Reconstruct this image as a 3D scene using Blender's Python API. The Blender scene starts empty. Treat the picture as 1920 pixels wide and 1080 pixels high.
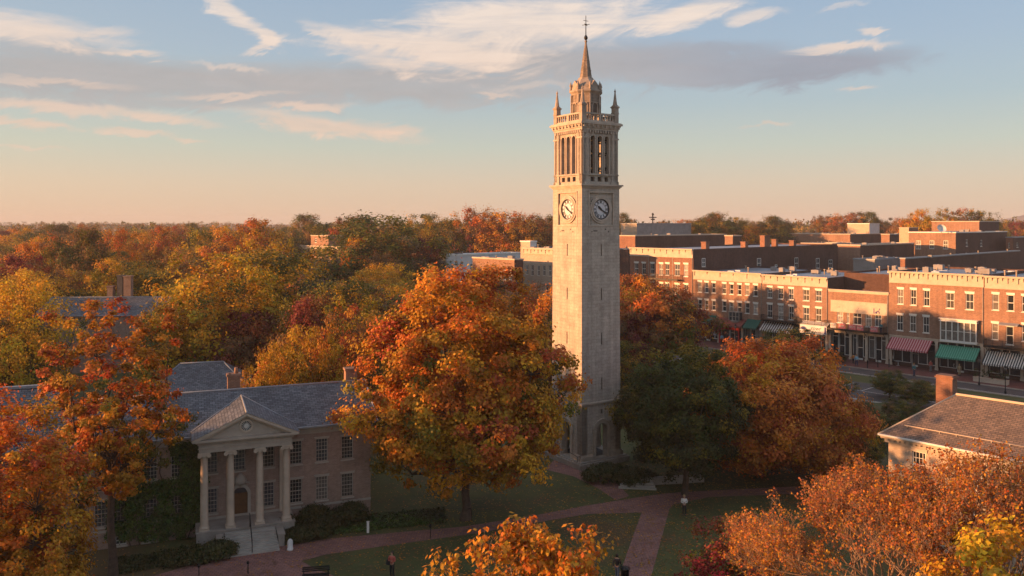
import bpy, math, random
import numpy as np
from mathutils import Vector, Matrix

# ------------------------------------------------------------------ camera, sky, sun, exposure
scene = bpy.context.scene
COL = scene.collection
HCAM, F, HY, CX = 24.0, 1526.0, 419.0, 960.0      # eye height (m), focal length / horizon row / centre column at 1920 px
cam_d = bpy.data.cameras.new("camera")
cam_d.sensor_width = 36.0
cam_d.lens = 36.0 * F / 1920.0
cam_d.shift_y = -(540.0 - HY) / 1920.0
cam_d.clip_start = 0.5
cam_d.clip_end = 30000.0
cam = bpy.data.objects.new("camera", cam_d)
cam.location = (0, 0, HCAM)
cam.rotation_euler = (math.radians(90), 0, 0)
COL.objects.link(cam)
scene.camera = cam
scene.view_settings.view_transform = 'Standard'
scene.view_settings.look = 'None'
scene.view_settings.exposure = 1.1
scene.view_settings.gamma = 1.0
scene.cycles.max_bounces = 5
scene.cycles.diffuse_bounces = 3
scene.cycles.glossy_bounces = 2
scene.cycles.transmission_bounces = 2
scene.cycles.transparent_max_bounces = 4
scene.cycles.sample_clamp_indirect = 4.0
scene.cycles.caustics_reflective = False
scene.cycles.caustics_refractive = False
scene.cycles.use_denoising = True
scene.cycles.use_adaptive_sampling = True
scene.cycles.adaptive_threshold = 0.02

SUN_EL = math.radians(6.2)
SUN_AZ = math.atan2(-0.985, -0.17)                 # measured from +Y towards +X
SKY_STRENGTH = 0.13
SUN_STRENGTH = 5.0
sdir = Vector((math.sin(SUN_AZ) * math.cos(SUN_EL), math.cos(SUN_AZ) * math.cos(SUN_EL), math.sin(SUN_EL)))
sun_d = bpy.data.lights.new("sun", 'SUN')
sun_d.energy = SUN_STRENGTH
sun_d.angle = math.radians(0.5)
sun_d.color = (1.0, 0.45, 0.165)
sun = bpy.data.objects.new("sun", sun_d)
sun.rotation_euler = sdir.to_track_quat('Z', 'Y').to_euler()
COL.objects.link(sun)


class NG:
    """small node-tree helper"""
    def __init__(self, nt):
        self.nt = nt
        self.n = nt.nodes
        self.l = nt.links

    def new(self, t, **kw):
        nd = self.n.new(t)
        for k, v in kw.items():
            setattr(nd, k, v)
        return nd

    def put(self, sock, v):
        if hasattr(v, 'is_linked') or isinstance(v, bpy.types.NodeSocket):
            self.l.new(v, sock)
        else:
            sock.default_value = v

    def math(self, op, a, b=None, c=None, clamp=False):
        nd = self.new('ShaderNodeMath', operation=op)
        nd.use_clamp = clamp
        self.put(nd.inputs[0], a)
        if b is not None:
            self.put(nd.inputs[1], b)
        if c is not None:
            self.put(nd.inputs[2], c)
        return nd.outputs[0]

    def mix(self, fac, a, b, blend='MIX'):
        nd = self.new('ShaderNodeMix', data_type='RGBA', blend_type=blend)
        self.put(nd.inputs[0], fac)
        self.put(nd.inputs[6], a if not isinstance(a, tuple) else (*a[:3], 1))
        self.put(nd.inputs[7], b if not isinstance(b, tuple) else (*b[:3], 1))
        return nd.outputs[2]

    def noise(self, vec, scale, detail=4.0, rough=0.55, dist=0.0):
        nd = self.new('ShaderNodeTexNoise')
        if vec is not None:
            self.l.new(vec, nd.inputs['Vector'])
        nd.inputs['Scale'].default_value = scale
        nd.inputs['Detail'].default_value = detail
        nd.inputs['Roughness'].default_value = rough
        nd.inputs['Distortion'].default_value = dist
        return nd.outputs[0]

    def ramp(self, fac, stops, interp='LINEAR'):
        nd = self.new('ShaderNodeValToRGB')
        nd.color_ramp.interpolation = interp
        e = nd.color_ramp.elements
        while len(e) < len(stops):
            e.new(0.5)
        for k, (p, c) in enumerate(stops):
            e[k].position = p
            e[k].color = (*c[:3], 1) if isinstance(c, tuple) else (c, c, c, 1)
        self.put(nd.inputs[0], fac)
        return nd.outputs[0]

    def smooth(self, x, lo, hi):
        nd = self.new('ShaderNodeMapRange', interpolation_type='SMOOTHSTEP')
        self.put(nd.inputs[0], x)
        nd.inputs[1].default_value = lo
        nd.inputs[2].default_value = hi
        nd.inputs[3].default_value = 0.0
        nd.inputs[4].default_value = 1.0
        return nd.outputs[0]


world = bpy.data.worlds.new("World")
scene.world = world
world.use_nodes = True
g = NG(world.node_tree)
g.n.clear()
sky = g.new('ShaderNodeTexSky', sky_type='NISHITA')
sky.sun_disc = False
sky.sun_elevation = SUN_EL
sky.sun_rotation = SUN_AZ
sky.altitude = 100
sky.air_density = 1.0
sky.dust_density = 1.6
sky.ozone_density = 2.0
tc = g.new('ShaderNodeTexCoord')
sp = g.new('ShaderNodeSeparateXYZ')
g.l.new(tc.outputs['Generated'], sp.inputs[0])
wx, wy, wz = sp.outputs
az = g.math('ARCTAN2', wx, wy)
hyp = g.math('SQRT', g.math('ADD', g.math('MULTIPLY', wx, wx), g.math('MULTIPLY', wy, wy)))
el = g.math('DIVIDE', wz, g.math('MAXIMUM', hyp, 0.02))
cv = g.new('ShaderNodeCombineXYZ')
g.put(cv.inputs[0], g.math('MULTIPLY', az, 2.2))
g.put(cv.inputs[1], g.math('MULTIPLY', el, 9.0))
cloudvec = cv.outputs[0]
n1 = g.noise(cloudvec, 1.6, 6.0, 0.62, 0.6)
cv2 = g.new('ShaderNodeCombineXYZ')
g.put(cv2.inputs[0], g.math('MULTIPLY', az, 6.0))
g.put(cv2.inputs[1], g.math('ADD', g.math('MULTIPLY', el, 14.0), g.math('MULTIPLY', az, -3.0)))
g.put(cv2.inputs[2], 7.3)
n2 = g.noise(cv2.outputs[0], 2.4, 8.0, 0.66, 1.2)
cv3 = g.new('ShaderNodeCombineXYZ')
g.put(cv3.inputs[0], g.math('MULTIPLY', az, 5.0))
g.put(cv3.inputs[1], g.math('MULTIPLY', el, 42.0))
g.put(cv3.inputs[2], 2.1)
n3 = g.noise(cv3.outputs[0], 1.3, 9.0, 0.62, 0.5)
azw = g.math('ADD', az, g.math('MULTIPLY', g.math('SUBTRACT', n1, 0.5), 0.10))
elw = g.math('ADD', el, g.math('MULTIPLY', g.math('SUBTRACT', n2, 0.5), 0.03))


def pxdir(px, py):
    a = math.atan((px - CX) / F)
    return a, (HY - py) / F * math.cos(a)


def cloud(px, py, rx, ry, rot=0.0, edge=0.6, namp=0.9):
    """soft elliptical cloud patch in azimuth/elevation; rx, ry in photo pixels at that direction"""
    a0, e0 = pxdir(px, py)
    ca = math.cos(a0)
    sx = rx / F * ca * ca
    sy = ry / F * ca
    dx = g.math('SUBTRACT', azw, a0)
    dy = g.math('SUBTRACT', elw, e0)
    c, s = math.cos(math.radians(rot)), math.sin(math.radians(rot))
    u = g.math('ADD', g.math('MULTIPLY', dx, c / sx), g.math('MULTIPLY', dy, s / sx))
    v = g.math('ADD', g.math('MULTIPLY', dx, -s / sy), g.math('MULTIPLY', dy, c / sy))
    d = g.math('SQRT', g.math('ADD', g.math('MULTIPLY', u, u), g.math('MULTIPLY', v, v)))
    d = g.math('ADD', d, g.math('MULTIPLY', g.math('SUBTRACT', n2, 0.5), -namp))
    d = g.math('ADD', d, g.math('MULTIPLY', g.math('SUBTRACT', n3, 0.5), -namp * 0.9))
    return g.math('SUBTRACT', 1.0, g.smooth(d, 1.0 - edge, 1.0 + edge * 0.35))


def union(lst):
    r = None
    for m, w in lst:
        m = g.math('MULTIPLY', m, w)
        r = m if r is None else g.math('SUBTRACT', g.math('ADD', r, m), g.math('MULTIPLY', r, m))
    return r


grey = union([(cloud(300, 150, 480, 44, -2, 0.6, 0.9), 0.9), (cloud(760, 160, 400, 42, -1, 0.6, 0.8), 0.9), (cloud(60, 150, 360, 52, 0, 0.7, 0.9), 0.85),
              (cloud(1120, 122, 330, 44, 0, 0.65, 0.8), 0.9), (cloud(1460, 132, 270, 36, 2, 0.55, 0.8), 0.95), (cloud(1330, 96, 190, 20, 0, 0.7, 0.8), 0.6),
              (cloud(60, 88, 230, 20, 0, 0.8, 0.9), 0.55), (cloud(430, 196, 260, 14, 3, 0.8, 0.9), 0.6), (cloud(1000, 90, 200, 50, 0, 0.8, 0.9), 0.35)])
white = union([(cloud(950, 40, 230, 52, 6, 0.7, 1.4), 1.0), (cloud(820, 95, 210, 44, -4, 0.7, 1.3), 1.0), (cloud(720, 118, 70, 22, -10, 0.7, 1.2), 0.8),
               (cloud(1040, 60, 200, 44, 10, 0.9, 1.2), 0.6), (cloud(680, 72, 120, 15, -12, 0.7, 1.1), 0.85), (cloud(600, 62, 36, 6, -15, 0.8, 0.9), 0.6),
               (cloud(1290, 26, 95, 24, 14, 0.7, 1.3), 0.95), (cloud(1190, 44, 80, 12, 8, 0.8, 1.1), 0.6),
               (cloud(70, 58, 210, 32, -3, 0.7, 1.1), 0.9), (cloud(215, 62, 60, 10, 10, 0.8, 1.0), 0.6), (cloud(430, 18, 80, 19, -38, 0.7, 1.0), 0.85),
               (cloud(500, 66, 46, 15, -35, 0.7, 1.0), 0.85), (cloud(505, 84, 48, 10, 28, 0.7, 0.9), 0.85), (cloud(1418, 27, 58, 14, 3, 0.7, 1.0), 0.8),
               (cloud(1585, 86, 105, 9, 0, 0.7, 0.9), 0.9), (cloud(1657, 57, 28, 9, -8, 0.7, 0.9), 0.8), (cloud(1590, 14, 46, 6, 14, 0.8, 0.9), 0.4),
               (cloud(600, 236, 200, 19, -6, 0.7, 1.0), 0.85), (cloud(740, 240, 70, 11, -2, 0.7, 0.9), 0.7), (cloud(570, 200, 90, 8, 2, 0.8, 1.0), 0.75),
               (cloud(150, 205, 260, 13, -2, 0.8, 1.1), 0.75), (cloud(320, 225, 90, 9, -8, 0.8, 1.0), 0.6), (cloud(55, 231, 95, 11, -3, 0.7, 1.0), 0.85),
               (cloud(250, 249, 80, 8, -4, 0.7, 1.0), 0.7), (cloud(355, 266, 40, 6, -8, 0.7, 1.0), 0.7), (cloud(100, 154, 150, 9, 0, 0.8, 1.0), 0.6),
               (cloud(270, 103, 60, 9, 0, 0.7, 1.0), 0.85), (cloud(440, 124, 70, 6, -4, 0.8, 1.0), 0.5), (cloud(430, 180, 130, 7, 6, 0.8, 1.0), 0.6),
               (cloud(1420, 236, 52, 5, 6, 0.7, 0.8), 0.6), (cloud(70, 277, 90, 4, -3, 0.8, 0.9), 0.55), (cloud(925, 178, 50, 7, -3, 0.7, 1.0), 0.6),
               (cloud(1625, 166, 40, 5, 0, 0.8, 0.8), 0.6), (cloud(1000, 160, 90, 7, 4, 0.8, 0.9), 0.4)])
# away from the photograph's part of the sky: thin scattered cloud
wide = g.noise(cloudvec, 0.9, 6.0, 0.6, 0.4)
back = g.math('MULTIPLY', g.smooth(wide, 0.52, 0.72), g.smooth(g.math('ABSOLUTE', az), 0.75, 1.2))
back = g.math('MULTIPLY', back, 0.6)
SKYW = SKY_STRENGTH
# colours of the evening air: the Nishita sky tinted by a gentle band of warm dust at the horizon
grad = g.ramp(g.math('MULTIPLY', g.math('MAXIMUM', el, 0.0), 2.5, clamp=True),
              [(0.0, (0.75, 0.54, 0.40)), (0.04, (0.74, 0.545, 0.41)), (0.12, (0.69, 0.56, 0.44)), (0.23, (0.55, 0.57, 0.50)),
               (0.36, (0.435, 0.515, 0.55)), (0.52, (0.385, 0.48, 0.585)), (0.70, (0.335, 0.445, 0.585)), (1.0, (0.38, 0.45, 0.56))])
left_glow = g.smooth(az, 0.6, -1.3)
gradl = g.mix(g.math('MULTIPLY', left_glow, 0.35), grad, g.mix(1.0, grad, (1.35, 1.12, 0.85), 'MULTIPLY'))
gscale = 1.0 / SKYW / (2 ** scene.view_settings.exposure) * 1.05
gradk = g.mix(1.0, gradl, (gscale, gscale, gscale), 'MULTIPLY')
grey = g.math('MULTIPLY', grey, g.math('ADD', 0.55, g.math('MULTIPLY', n1, 0.75)), clamp=True)
white = g.math('MULTIPLY', white, g.math('ADD', 0.45, g.math('MULTIPLY', n3, 1.0)), clamp=True)
base = g.mix(0.88, sky.outputs[0], gradk)
greyc = g.mix(g.smooth(az, 0.0, 0.35), (0.455, 0.425, 0.415), (0.335, 0.345, 0.395))
whitec = g.mix(g.smooth(el, 0.1, 0.27), (0.80, 0.58, 0.45), (0.85, 0.71, 0.61))
shade = g.math('ADD', 0.80, g.math('ADD', g.math('MULTIPLY', n2, 0.20), g.math('MULTIPLY', n3, 0.20)))
k3 = (gscale, gscale, gscale)
sh = g.new('ShaderNodeCombineXYZ')
for q in range(3):
    g.put(sh.inputs[q], shade)
c1 = g.mix(grey, base, g.mix(1.0, g.mix(1.0, greyc, k3, 'MULTIPLY'), sh.outputs[0], 'MULTIPLY'))
c2 = g.mix(g.math('MAXIMUM', g.math('MULTIPLY', white, 0.92), back), c1, g.mix(1.0, g.mix(1.0, whitec, k3, 'MULTIPLY'), sh.outputs[0], 'MULTIPLY'))
bg = g.new('ShaderNodeBackground')
g.l.new(c2, bg.inputs[0])
bg.inputs[1].default_value = SKYW
wo = g.new('ShaderNodeOutputWorld')
g.l.new(bg.outputs[0], wo.inputs[0])
world.cycles.sampling_method = 'MANUAL'
world.cycles.sample_map_resolution = 512

# ------------------------------------------------------------------ materials
MAT = {}


def new_mat(name):
    m = bpy.data.materials.new(name)
    m.use_nodes = True
    gg = NG(m.node_tree)
    gg.n.clear()
    out = gg.new('ShaderNodeOutputMaterial')
    b = gg.new('ShaderNodeBsdfPrincipled')
    gg.l.new(b.outputs[0], out.inputs[0])
    MAT[name] = m
    return m, gg, b, out


def bump(gg, b, h, strength=0.4, dist=0.02):
    bn = gg.new('ShaderNodeBump')
    bn.inputs['Strength'].default_value = strength
    bn.inputs['Distance'].default_value = dist
    gg.put(bn.inputs['Height'], h)
    gg.l.new(bn.outputs[0], b.inputs['Normal'])


def m_plain(name, col, rough=0.7, var=0.15, scale=1.5, metal=0.0, bmp=0.0, spec=0.4):
    m, gg, b, o = new_mat(name)
    t = gg.new('ShaderNodeTexCoord').outputs['Object']
    n = gg.noise(t, scale, 6.0, 0.65)
    dark = tuple(c * (1 - var) for c in col)
    lite = tuple(min(1, c * (1 + var)) for c in col)
    gg.l.new(gg.ramp(n, [(0.3, dark), (0.7, lite)]), b.inputs['Base Color'])
    b.inputs['Roughness'].default_value = rough
    b.inputs['Metallic'].default_value = metal
    b.inputs['Specular IOR Level'].default_value = spec
    if bmp:
        bump(gg, b, gg.noise(t, scale * 12, 4.0), bmp, 0.02)
    return m


def m_brick(name, c1, c2, mortar, bw=0.45, bh=0.15, msize=0.02, rough=0.85, stain=0.35, off=0.5, sc=1.0, bmp=0.4, stainscale=0.35, streak=0.0):
    m, gg, b, o = new_mat(name)
    uv = gg.new('ShaderNodeUVMap').outputs[0]
    br = gg.new('ShaderNodeTexBrick')
    br.offset = off
    gg.l.new(uv, br.inputs['Vector'])
    br.inputs['Scale'].default_value = sc
    br.inputs['Brick Width'].default_value = bw
    br.inputs['Row Height'].default_value = bh
    br.inputs['Mortar Size'].default_value = msize
    br.inputs['Mortar Smooth'].default_value = 0.3
    br.inputs['Bias'].default_value = 0.0
    br.inputs['Color1'].default_value = (*c1, 1)
    br.inputs['Color2'].default_value = (*c2, 1)
    br.inputs['Mortar'].default_value = (*mortar, 1)
    t = gg.new('ShaderNodeTexCoord').outputs['Object']
    n = gg.noise(t, stainscale, 8.0, 0.7)
    n3 = gg.noise(t, stainscale * 9, 4.0, 0.6)
    st = gg.ramp(n, [(0.3, (1 - stain,) * 3), (0.52, (1.0,) * 3), (0.75, (1 + stain * 0.5,) * 3)])
    st2 = gg.ramp(n3, [(0.3, (1 - stain * 0.6,) * 3), (0.7, (1 + stain * 0.3,) * 3)])
    c = gg.mix(1.0, br.outputs[0], st, 'MULTIPLY')
    c = gg.mix(1.0, c, st2, 'MULTIPLY')
    if streak:
        mp = gg.new('ShaderNodeMapping')
        mp.inputs['Scale'].default_value = (2.2, 2.2, 0.08)
        gg.l.new(t, mp.inputs[0])
        ns = gg.noise(mp.outputs[0], 1.0, 5.0, 0.6)
        c = gg.mix(1.0, c, gg.ramp(ns, [(0.35, (1 - streak,) * 3), (0.6, (1.0,) * 3)]), 'MULTIPLY')
    gg.l.new(c, b.inputs['Base Color'])
    b.inputs['Roughness'].default_value = rough
    b.inputs['Specular IOR Level'].default_value = 0.25
    bump(gg, b, gg.math('ADD', gg.math('MULTIPLY', br.outputs[1], -1.0), gg.math('MULTIPLY', n3, 0.4)), bmp, 0.02)
    return m


def m_leaf(name, trans=0.35, rough=0.6, hue=0.006):
    m, gg, b, o = new_mat(name)
    at = gg.new('ShaderNodeAttribute', attribute_name='leaf_col').outputs['Color']
    oi = gg.new('ShaderNodeObjectInfo').outputs['Random']
    hs = gg.new('ShaderNodeHueSaturation')
    gg.put(hs.inputs['Hue'], gg.math('ADD', 0.5 - hue, gg.math('MULTIPLY', oi, 2 * hue)))
    gg.put(hs.inputs['Value'], gg.math('ADD', 0.85, gg.math('MULTIPLY', oi, 0.3)))
    gg.l.new(at, hs.inputs['Color'])
    gg.l.new(hs.outputs[0], b.inputs['Base Color'])
    b.inputs['Roughness'].default_value = rough
    b.inputs['Specular IOR Level'].default_value = 0.25
    tr = gg.new('ShaderNodeBsdfTranslucent')
    gg.l.new(hs.outputs[0], tr.inputs[0])
    mx = gg.new('ShaderNodeMixShader')
    mx.inputs[0].default_value = trans
    gg.l.new(b.outputs[0], mx.inputs[1])
    gg.l.new(tr.outputs[0], mx.inputs[2])
    gg.l.new(mx.outputs[0], o.inputs[0])
    return m


def m_glass(name, col=(0.02, 0.022, 0.025), rough=0.08, curtain=0.0):
    m, gg, b, o = new_mat(name)
    t = gg.new('ShaderNodeTexCoord').outputs['Object']
    n = gg.noise(t, 1.7, 2.0)
    oi = gg.new('ShaderNodeObjectInfo').outputs['Random']
    c = gg.ramp(gg.math('MULTIPLY', gg.math('ADD', n, oi), 0.5), [(0.3, col), (0.62, tuple(x * 3.0 for x in col)), (0.8, tuple(x * 6 + curtain for x in col))])
    gg.l.new(c, b.inputs['Base Color'])
    b.inputs['Roughness'].default_value = rough
    b.inputs['Specular IOR Level'].default_value = 0.6
    bump(gg, b, gg.noise(t, 0.9, 1.0), 0.25, 0.05)
    return m


m_brick('limestone', (0.53, 0.465, 0.40), (0.46, 0.40, 0.345), (0.36, 0.31, 0.27), 0.8, 0.32, 0.014, stain=0.26, stainscale=0.6, bmp=0.35, streak=0.2)
m_brick('weathered_shaded_stone', (0.36, 0.29, 0.24), (0.29, 0.235, 0.195), (0.2, 0.16, 0.14), 0.6, 0.28, 0.012, stain=0.4, stainscale=0.8, bmp=0.35, streak=0.4)  # weathered limestone; the darker tone paints in shade on the tower top
m_plain('weathered_shaded_trim', (0.33, 0.27, 0.225), 0.85, 0.35, 1.6, bmp=0.3)  # trim of the tower top, its shade put into the colour too
m_plain('limestone_trim', (0.44, 0.37, 0.31), 0.8, 0.25, 0.9, bmp=0.3)
m_plain('base_stone', (0.30, 0.27, 0.24), 0.85, 0.25, 0.9, bmp=0.3)
m_plain('dark_and_shaded_stone', (0.10, 0.085, 0.075), 0.8, 0.3, 2.0)  # dark stone; also stands for shade in the belfry and lantern niches
m_brick('campus_brick', (0.38, 0.255, 0.20), (0.29, 0.185, 0.15), (0.36, 0.30, 0.26), 0.24, 0.085, 0.012, stain=0.3, stainscale=0.3)
m_brick('red_brick', (0.34, 0.155, 0.10), (0.25, 0.11, 0.07), (0.28, 0.2, 0.16), 0.28, 0.1, 0.012, stain=0.25, stainscale=0.2, streak=0.15)
m_brick('rust_brick', (0.37, 0.20, 0.135), (0.27, 0.14, 0.095), (0.34, 0.26, 0.2), 0.28, 0.1, 0.012, stain=0.25, stainscale=0.2, streak=0.15)
m_brick('pink_brick', (0.36, 0.20, 0.14), (0.29, 0.15, 0.105), (0.34, 0.27, 0.22), 0.28, 0.1, 0.012, stain=0.25, stainscale=0.2, streak=0.12)
m_brick('dark_and_shaded_brick', (0.13, 0.065, 0.052), (0.095, 0.048, 0.04), (0.13, 0.095, 0.08), 0.28, 0.1, 0.012, stain=0.3, stainscale=0.2, streak=0.15)  # dark brick; also the shade of brick side walls put into colour
m_brick('pale_brick', (0.55, 0.44, 0.34), (0.47, 0.36, 0.28), (0.45, 0.38, 0.31), 0.26, 0.09, 0.012, stain=0.2, stainscale=0.3)
m_brick('tan_render', (0.52, 0.42, 0.31), (0.48, 0.38, 0.28), (0.45, 0.36, 0.27), 0.9, 0.3, 0.008, stain=0.2, stainscale=0.3)
m_plain('white_render', (0.62, 0.62, 0.62), 0.7, 0.12, 0.5)
m_plain('grey_render', (0.26, 0.25, 0.25), 0.8, 0.2, 0.5)
m_brick('slate', (0.17, 0.18, 0.205), (0.085, 0.092, 0.11), (0.03, 0.032, 0.038), 0.42, 0.24, 0.02, rough=0.6, stain=0.3, stainscale=0.4, bmp=0.7)
m_brick('shingle', (0.22, 0.165, 0.14), (0.13, 0.105, 0.10), (0.07, 0.06, 0.055), 0.36, 0.17, 0.018, rough=0.8, stain=0.25, stainscale=0.6, bmp=0.7)
m_plain('flat_roof', (0.27, 0.29, 0.33), 0.6, 0.35, 0.25)
m_plain('pale_roof', (0.52, 0.56, 0.62), 0.5, 0.2, 0.25)
m_plain('stone_trim', (0.42, 0.37, 0.32), 0.7, 0.15, 1.5)
m_plain('cream_paint', (0.50, 0.41, 0.325), 0.6, 0.15, 1.2)
m_plain('white_paint', (0.72, 0.70, 0.66), 0.5, 0.1, 1.5)
m_plain('grey_trim', (0.30, 0.27, 0.245), 0.7, 0.2, 1.5, bmp=0.2)
m_plain('black_metal', (0.015, 0.015, 0.017), 0.45, 0.3, 3.0, metal=0.3)
m_plain('lead', (0.25, 0.27, 0.30), 0.45, 0.2, 1.0)
m_glass('glass')
m_glass('glass_curtain', (0.06, 0.055, 0.05), 0.15, 0.1)
m_plain('bark', (0.085, 0.06, 0.045), 0.95, 0.45, 3.0, bmp=0.6)
m_plain('twig_bark', (0.30, 0.20, 0.14), 0.9, 0.3, 3.0)
m_plain('door_wood', (0.16, 0.075, 0.03), 0.6, 0.3, 4.0)
m_leaf('leaves')
m_leaf('ivy_leaves', 0.15, 0.4, 0.01)
m_brick('brick_path', (0.34, 0.175, 0.155), (0.25, 0.125, 0.11), (0.12, 0.075, 0.065), 0.42, 0.2, 0.02, rough=0.85, stain=0.3, stainscale=0.4)
m_brick('pavement', (0.19, 0.075, 0.065), (0.145, 0.055, 0.05), (0.12, 0.065, 0.055), 0.6, 0.3, 0.025, rough=0.8, stain=0.3, stainscale=0.3)
m_plain('asphalt', (0.075, 0.07, 0.072), 0.9, 0.3, 0.3, bmp=0.2)
m_plain('kerb_stone', (0.33, 0.29, 0.25), 0.85, 0.2, 0.8)
m_plain('road_paint', (0.6, 0.58, 0.54), 0.7, 0.2, 2.0)
m_plain('concrete', (0.36, 0.34, 0.31), 0.85, 0.2, 0.8)
# lawn: grass with drifts of fallen leaves
m, gg, b, o = new_mat('lawn')
t = gg.new('ShaderNodeTexCoord').outputs['Object']
nA = gg.noise(t, 0.28, 8, 0.72)
nB = gg.noise(t, 2.2, 8, 0.75)
nC = gg.noise(t, 0.045, 4, 0.6)
ga = gg.ramp(nA, [(0.3, (0.040, 0.050, 0.014)), (0.55, (0.072, 0.086, 0.022)), (0.75, (0.11, 0.10, 0.032))])
gb = gg.mix(gg.smooth(nB, 0.53, 0.66), ga, (0.17, 0.095, 0.035))
gc = gg.mix(gg.math('MULTIPLY', gg.smooth(nC, 0.5, 0.62), 0.7), gb, (0.10, 0.052, 0.024))
gg.l.new(gc, b.inputs['Base Color'])
b.inputs['Roughness'].default_value = 0.95
bump(gg, b, nB, 0.8, 0.06)
m, gg, b, o = new_mat('forest_floor')
t = gg.new('ShaderNodeTexCoord').outputs['Object']
gg.l.new(gg.ramp(gg.noise(t, 0.05, 8, 0.7), [(0.35, (0.035, 0.035, 0.015)), (0.5, (0.09, 0.055, 0.025)), (0.7, (0.14, 0.07, 0.03))]), b.inputs['Base Color'])
b.inputs['Roughness'].default_value = 1.0
m, gg, b, o = new_mat('far_hill')
t = gg.new('ShaderNodeTexCoord').outputs['Object']
gg.l.new(gg.ramp(gg.noise(t, 0.004, 8, 0.7), [(0.3, (0.10, 0.10, 0.13)), (0.7, (0.16, 0.13, 0.14))]), b.inputs['Base Color'])
b.inputs['Roughness'].default_value = 1.0


def solid(name, col, rough=0.75, var=0.1):
    if name not in MAT:
        m_plain(name, col, rough, var, 3.0)
    return name


# ------------------------------------------------------------------ mesh helpers
class MB:
    """collects faces, then links them as ONE mesh object"""
    def __init__(self):
        self.v = []
        self.f = []
        self.m = []
        self.sm = []

    def face(self, pts, mi=0, smooth=False):
        k = len(self.v)
        self.v.extend([tuple(p) for p in pts])
        self.f.append(tuple(range(k, k + len(pts))))
        self.m.append(mi)
        self.sm.append(smooth)

    def hexa(self, p, mi=0):
        """8 points: bottom 4 ccw, top 4 ccw"""
        k = len(self.v)
        self.v.extend([tuple(q) for q in p])
        for a in ((3, 2, 1, 0), (4, 5, 6, 7), (0, 1, 5, 4), (1, 2, 6, 5), (2, 3, 7, 6), (3, 0, 4, 7)):
            self.f.append(tuple(k + i for i in a))
            self.m.append(mi)
            self.sm.append(False)
        return self

    def box(self, x0, x1, y0, y1, z0, z1, mi=0):
        return self.hexa([(x0, y0, z0), (x1, y0, z0), (x1, y1, z0), (x0, y1, z0),
                          (x0, y0, z1), (x1, y0, z1), (x1, y1, z1), (x0, y1, z1)], mi)

    def taper(self, cx, cy, z0, z1, w0, w1, d0=None, d1=None, mi=0):
        d0 = w0 if d0 is None else d0
        d1 = w1 if d1 is None else d1
        return self.hexa([(cx - w0 / 2, cy - d0 / 2, z0), (cx + w0 / 2, cy - d0 / 2, z0), (cx + w0 / 2, cy + d0 / 2, z0), (cx - w0 / 2, cy + d0 / 2, z0),
                          (cx - w1 / 2, cy - d1 / 2, z1), (cx + w1 / 2, cy - d1 / 2, z1), (cx + w1 / 2, cy + d1 / 2, z1), (cx - w1 / 2, cy + d1 / 2, z1)], mi)

    def prism_y(self, pts, y0, y1, mi=0):
        """polygon in x,z (ccw seen from -y) extruded in y"""
        n = len(pts)
        self.face([(x, y0, z) for x, z in pts], mi)
        self.face([(x, y1, z) for x, z in reversed(pts)], mi)
        for i in range(n):
            a, b2 = pts[i], pts[(i + 1) % n]
            self.face([(a[0], y0, a[1]), (a[0], y1, a[1]), (b2[0], y1, b2[1]), (b2[0], y0, b2[1])], mi)
        return self

    def lathe(self, prof, cx, cy, n=16, mi=0, smooth=True, rot=0.0, caps=True):
        """prof: list of (radius, z) from bottom to top"""
        k = len(self.v)
        for r, z in prof:
            for i in range(n):
                a = rot + 2 * math.pi * i / n
                self.v.append((cx + r * math.cos(a), cy + r * math.sin(a), z))
        for j in range(len(prof) - 1):
            for i in range(n):
                i2 = (i + 1) % n
                self.f.append((k + j * n + i, k + j * n + i2, k + (j + 1) * n + i2, k + (j + 1) * n + i))
                self.m.append(mi)
                self.sm.append(smooth)
        if caps:
            self.f.append(tuple(k + i for i in reversed(range(n))))
            self.m.append(mi); self.sm.append(False)
            t0 = k + (len(prof) - 1) * n
            self.f.append(tuple(t0 + i for i in range(n)))
            self.m.append(mi); self.sm.append(False)
        return self

    def tube(self, p0, p1, r0, r1=None, n=6, mi=0):
        r1 = r0 if r1 is None else r1
        p0, p1 = Vector(p0), Vector(p1)
        d = (p1 - p0)
        if d.length < 1e-6:
            return self
        q = d.to_track_quat('Z', 'Y')
        k = len(self.v)
        for p, r in ((p0, r0), (p1, r1)):
            for i in range(n):
                a = 2 * math.pi * i / n
                self.v.append(tuple(p + q @ Vector((r * math.cos(a), r * math.sin(a), 0))))
        for i in range(n):
            i2 = (i + 1) % n
            self.f.append((k + i, k + i2, k + n + i2, k + n + i))
            self.m.append(mi); self.sm.append(True)
        self.f.append(tuple(k + i for i in reversed(range(n)))); self.m.append(mi); self.sm.append(False)
        self.f.append(tuple(k + n + i for i in range(n))); self.m.append(mi); self.sm.append(False)
        return self

    def disc_y(self, cx, cz, r, y0, y1, n=32, mi=0):
        pts = [(cx + r * math.cos(2 * math.pi * i / n), cz + r * math.sin(2 * math.pi * i / n)) for i in range(n)]
        return self.prism_y(pts, y0, y1, mi)

    def ring_y(self, cx, cz, r0, r1, y0, y1, n=32, mi=0):
        """flat ring facing -y between radii r0<r1, from y0 (front) back to y1"""
        for i in range(n):
            a, b2 = 2 * math.pi * i / n, 2 * math.pi * (i + 1) / n
            P0 = lambda r, t, y: (cx + r * math.cos(t), y, cz + r * math.sin(t))
            self.face([P0(r0, a, y0), P0(r1, a, y0), P0(r1, b2, y0), P0(r0, b2, y0)], mi)
            self.face([P0(r1, a, y0), P0(r1, a, y1), P0(r1, b2, y1), P0(r1, b2, y0)], mi)
            self.face([P0(r0, b2, y0), P0(r0, b2, y1), P0(r0, a, y1), P0(r0, a, y0)], mi)
        return self

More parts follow.
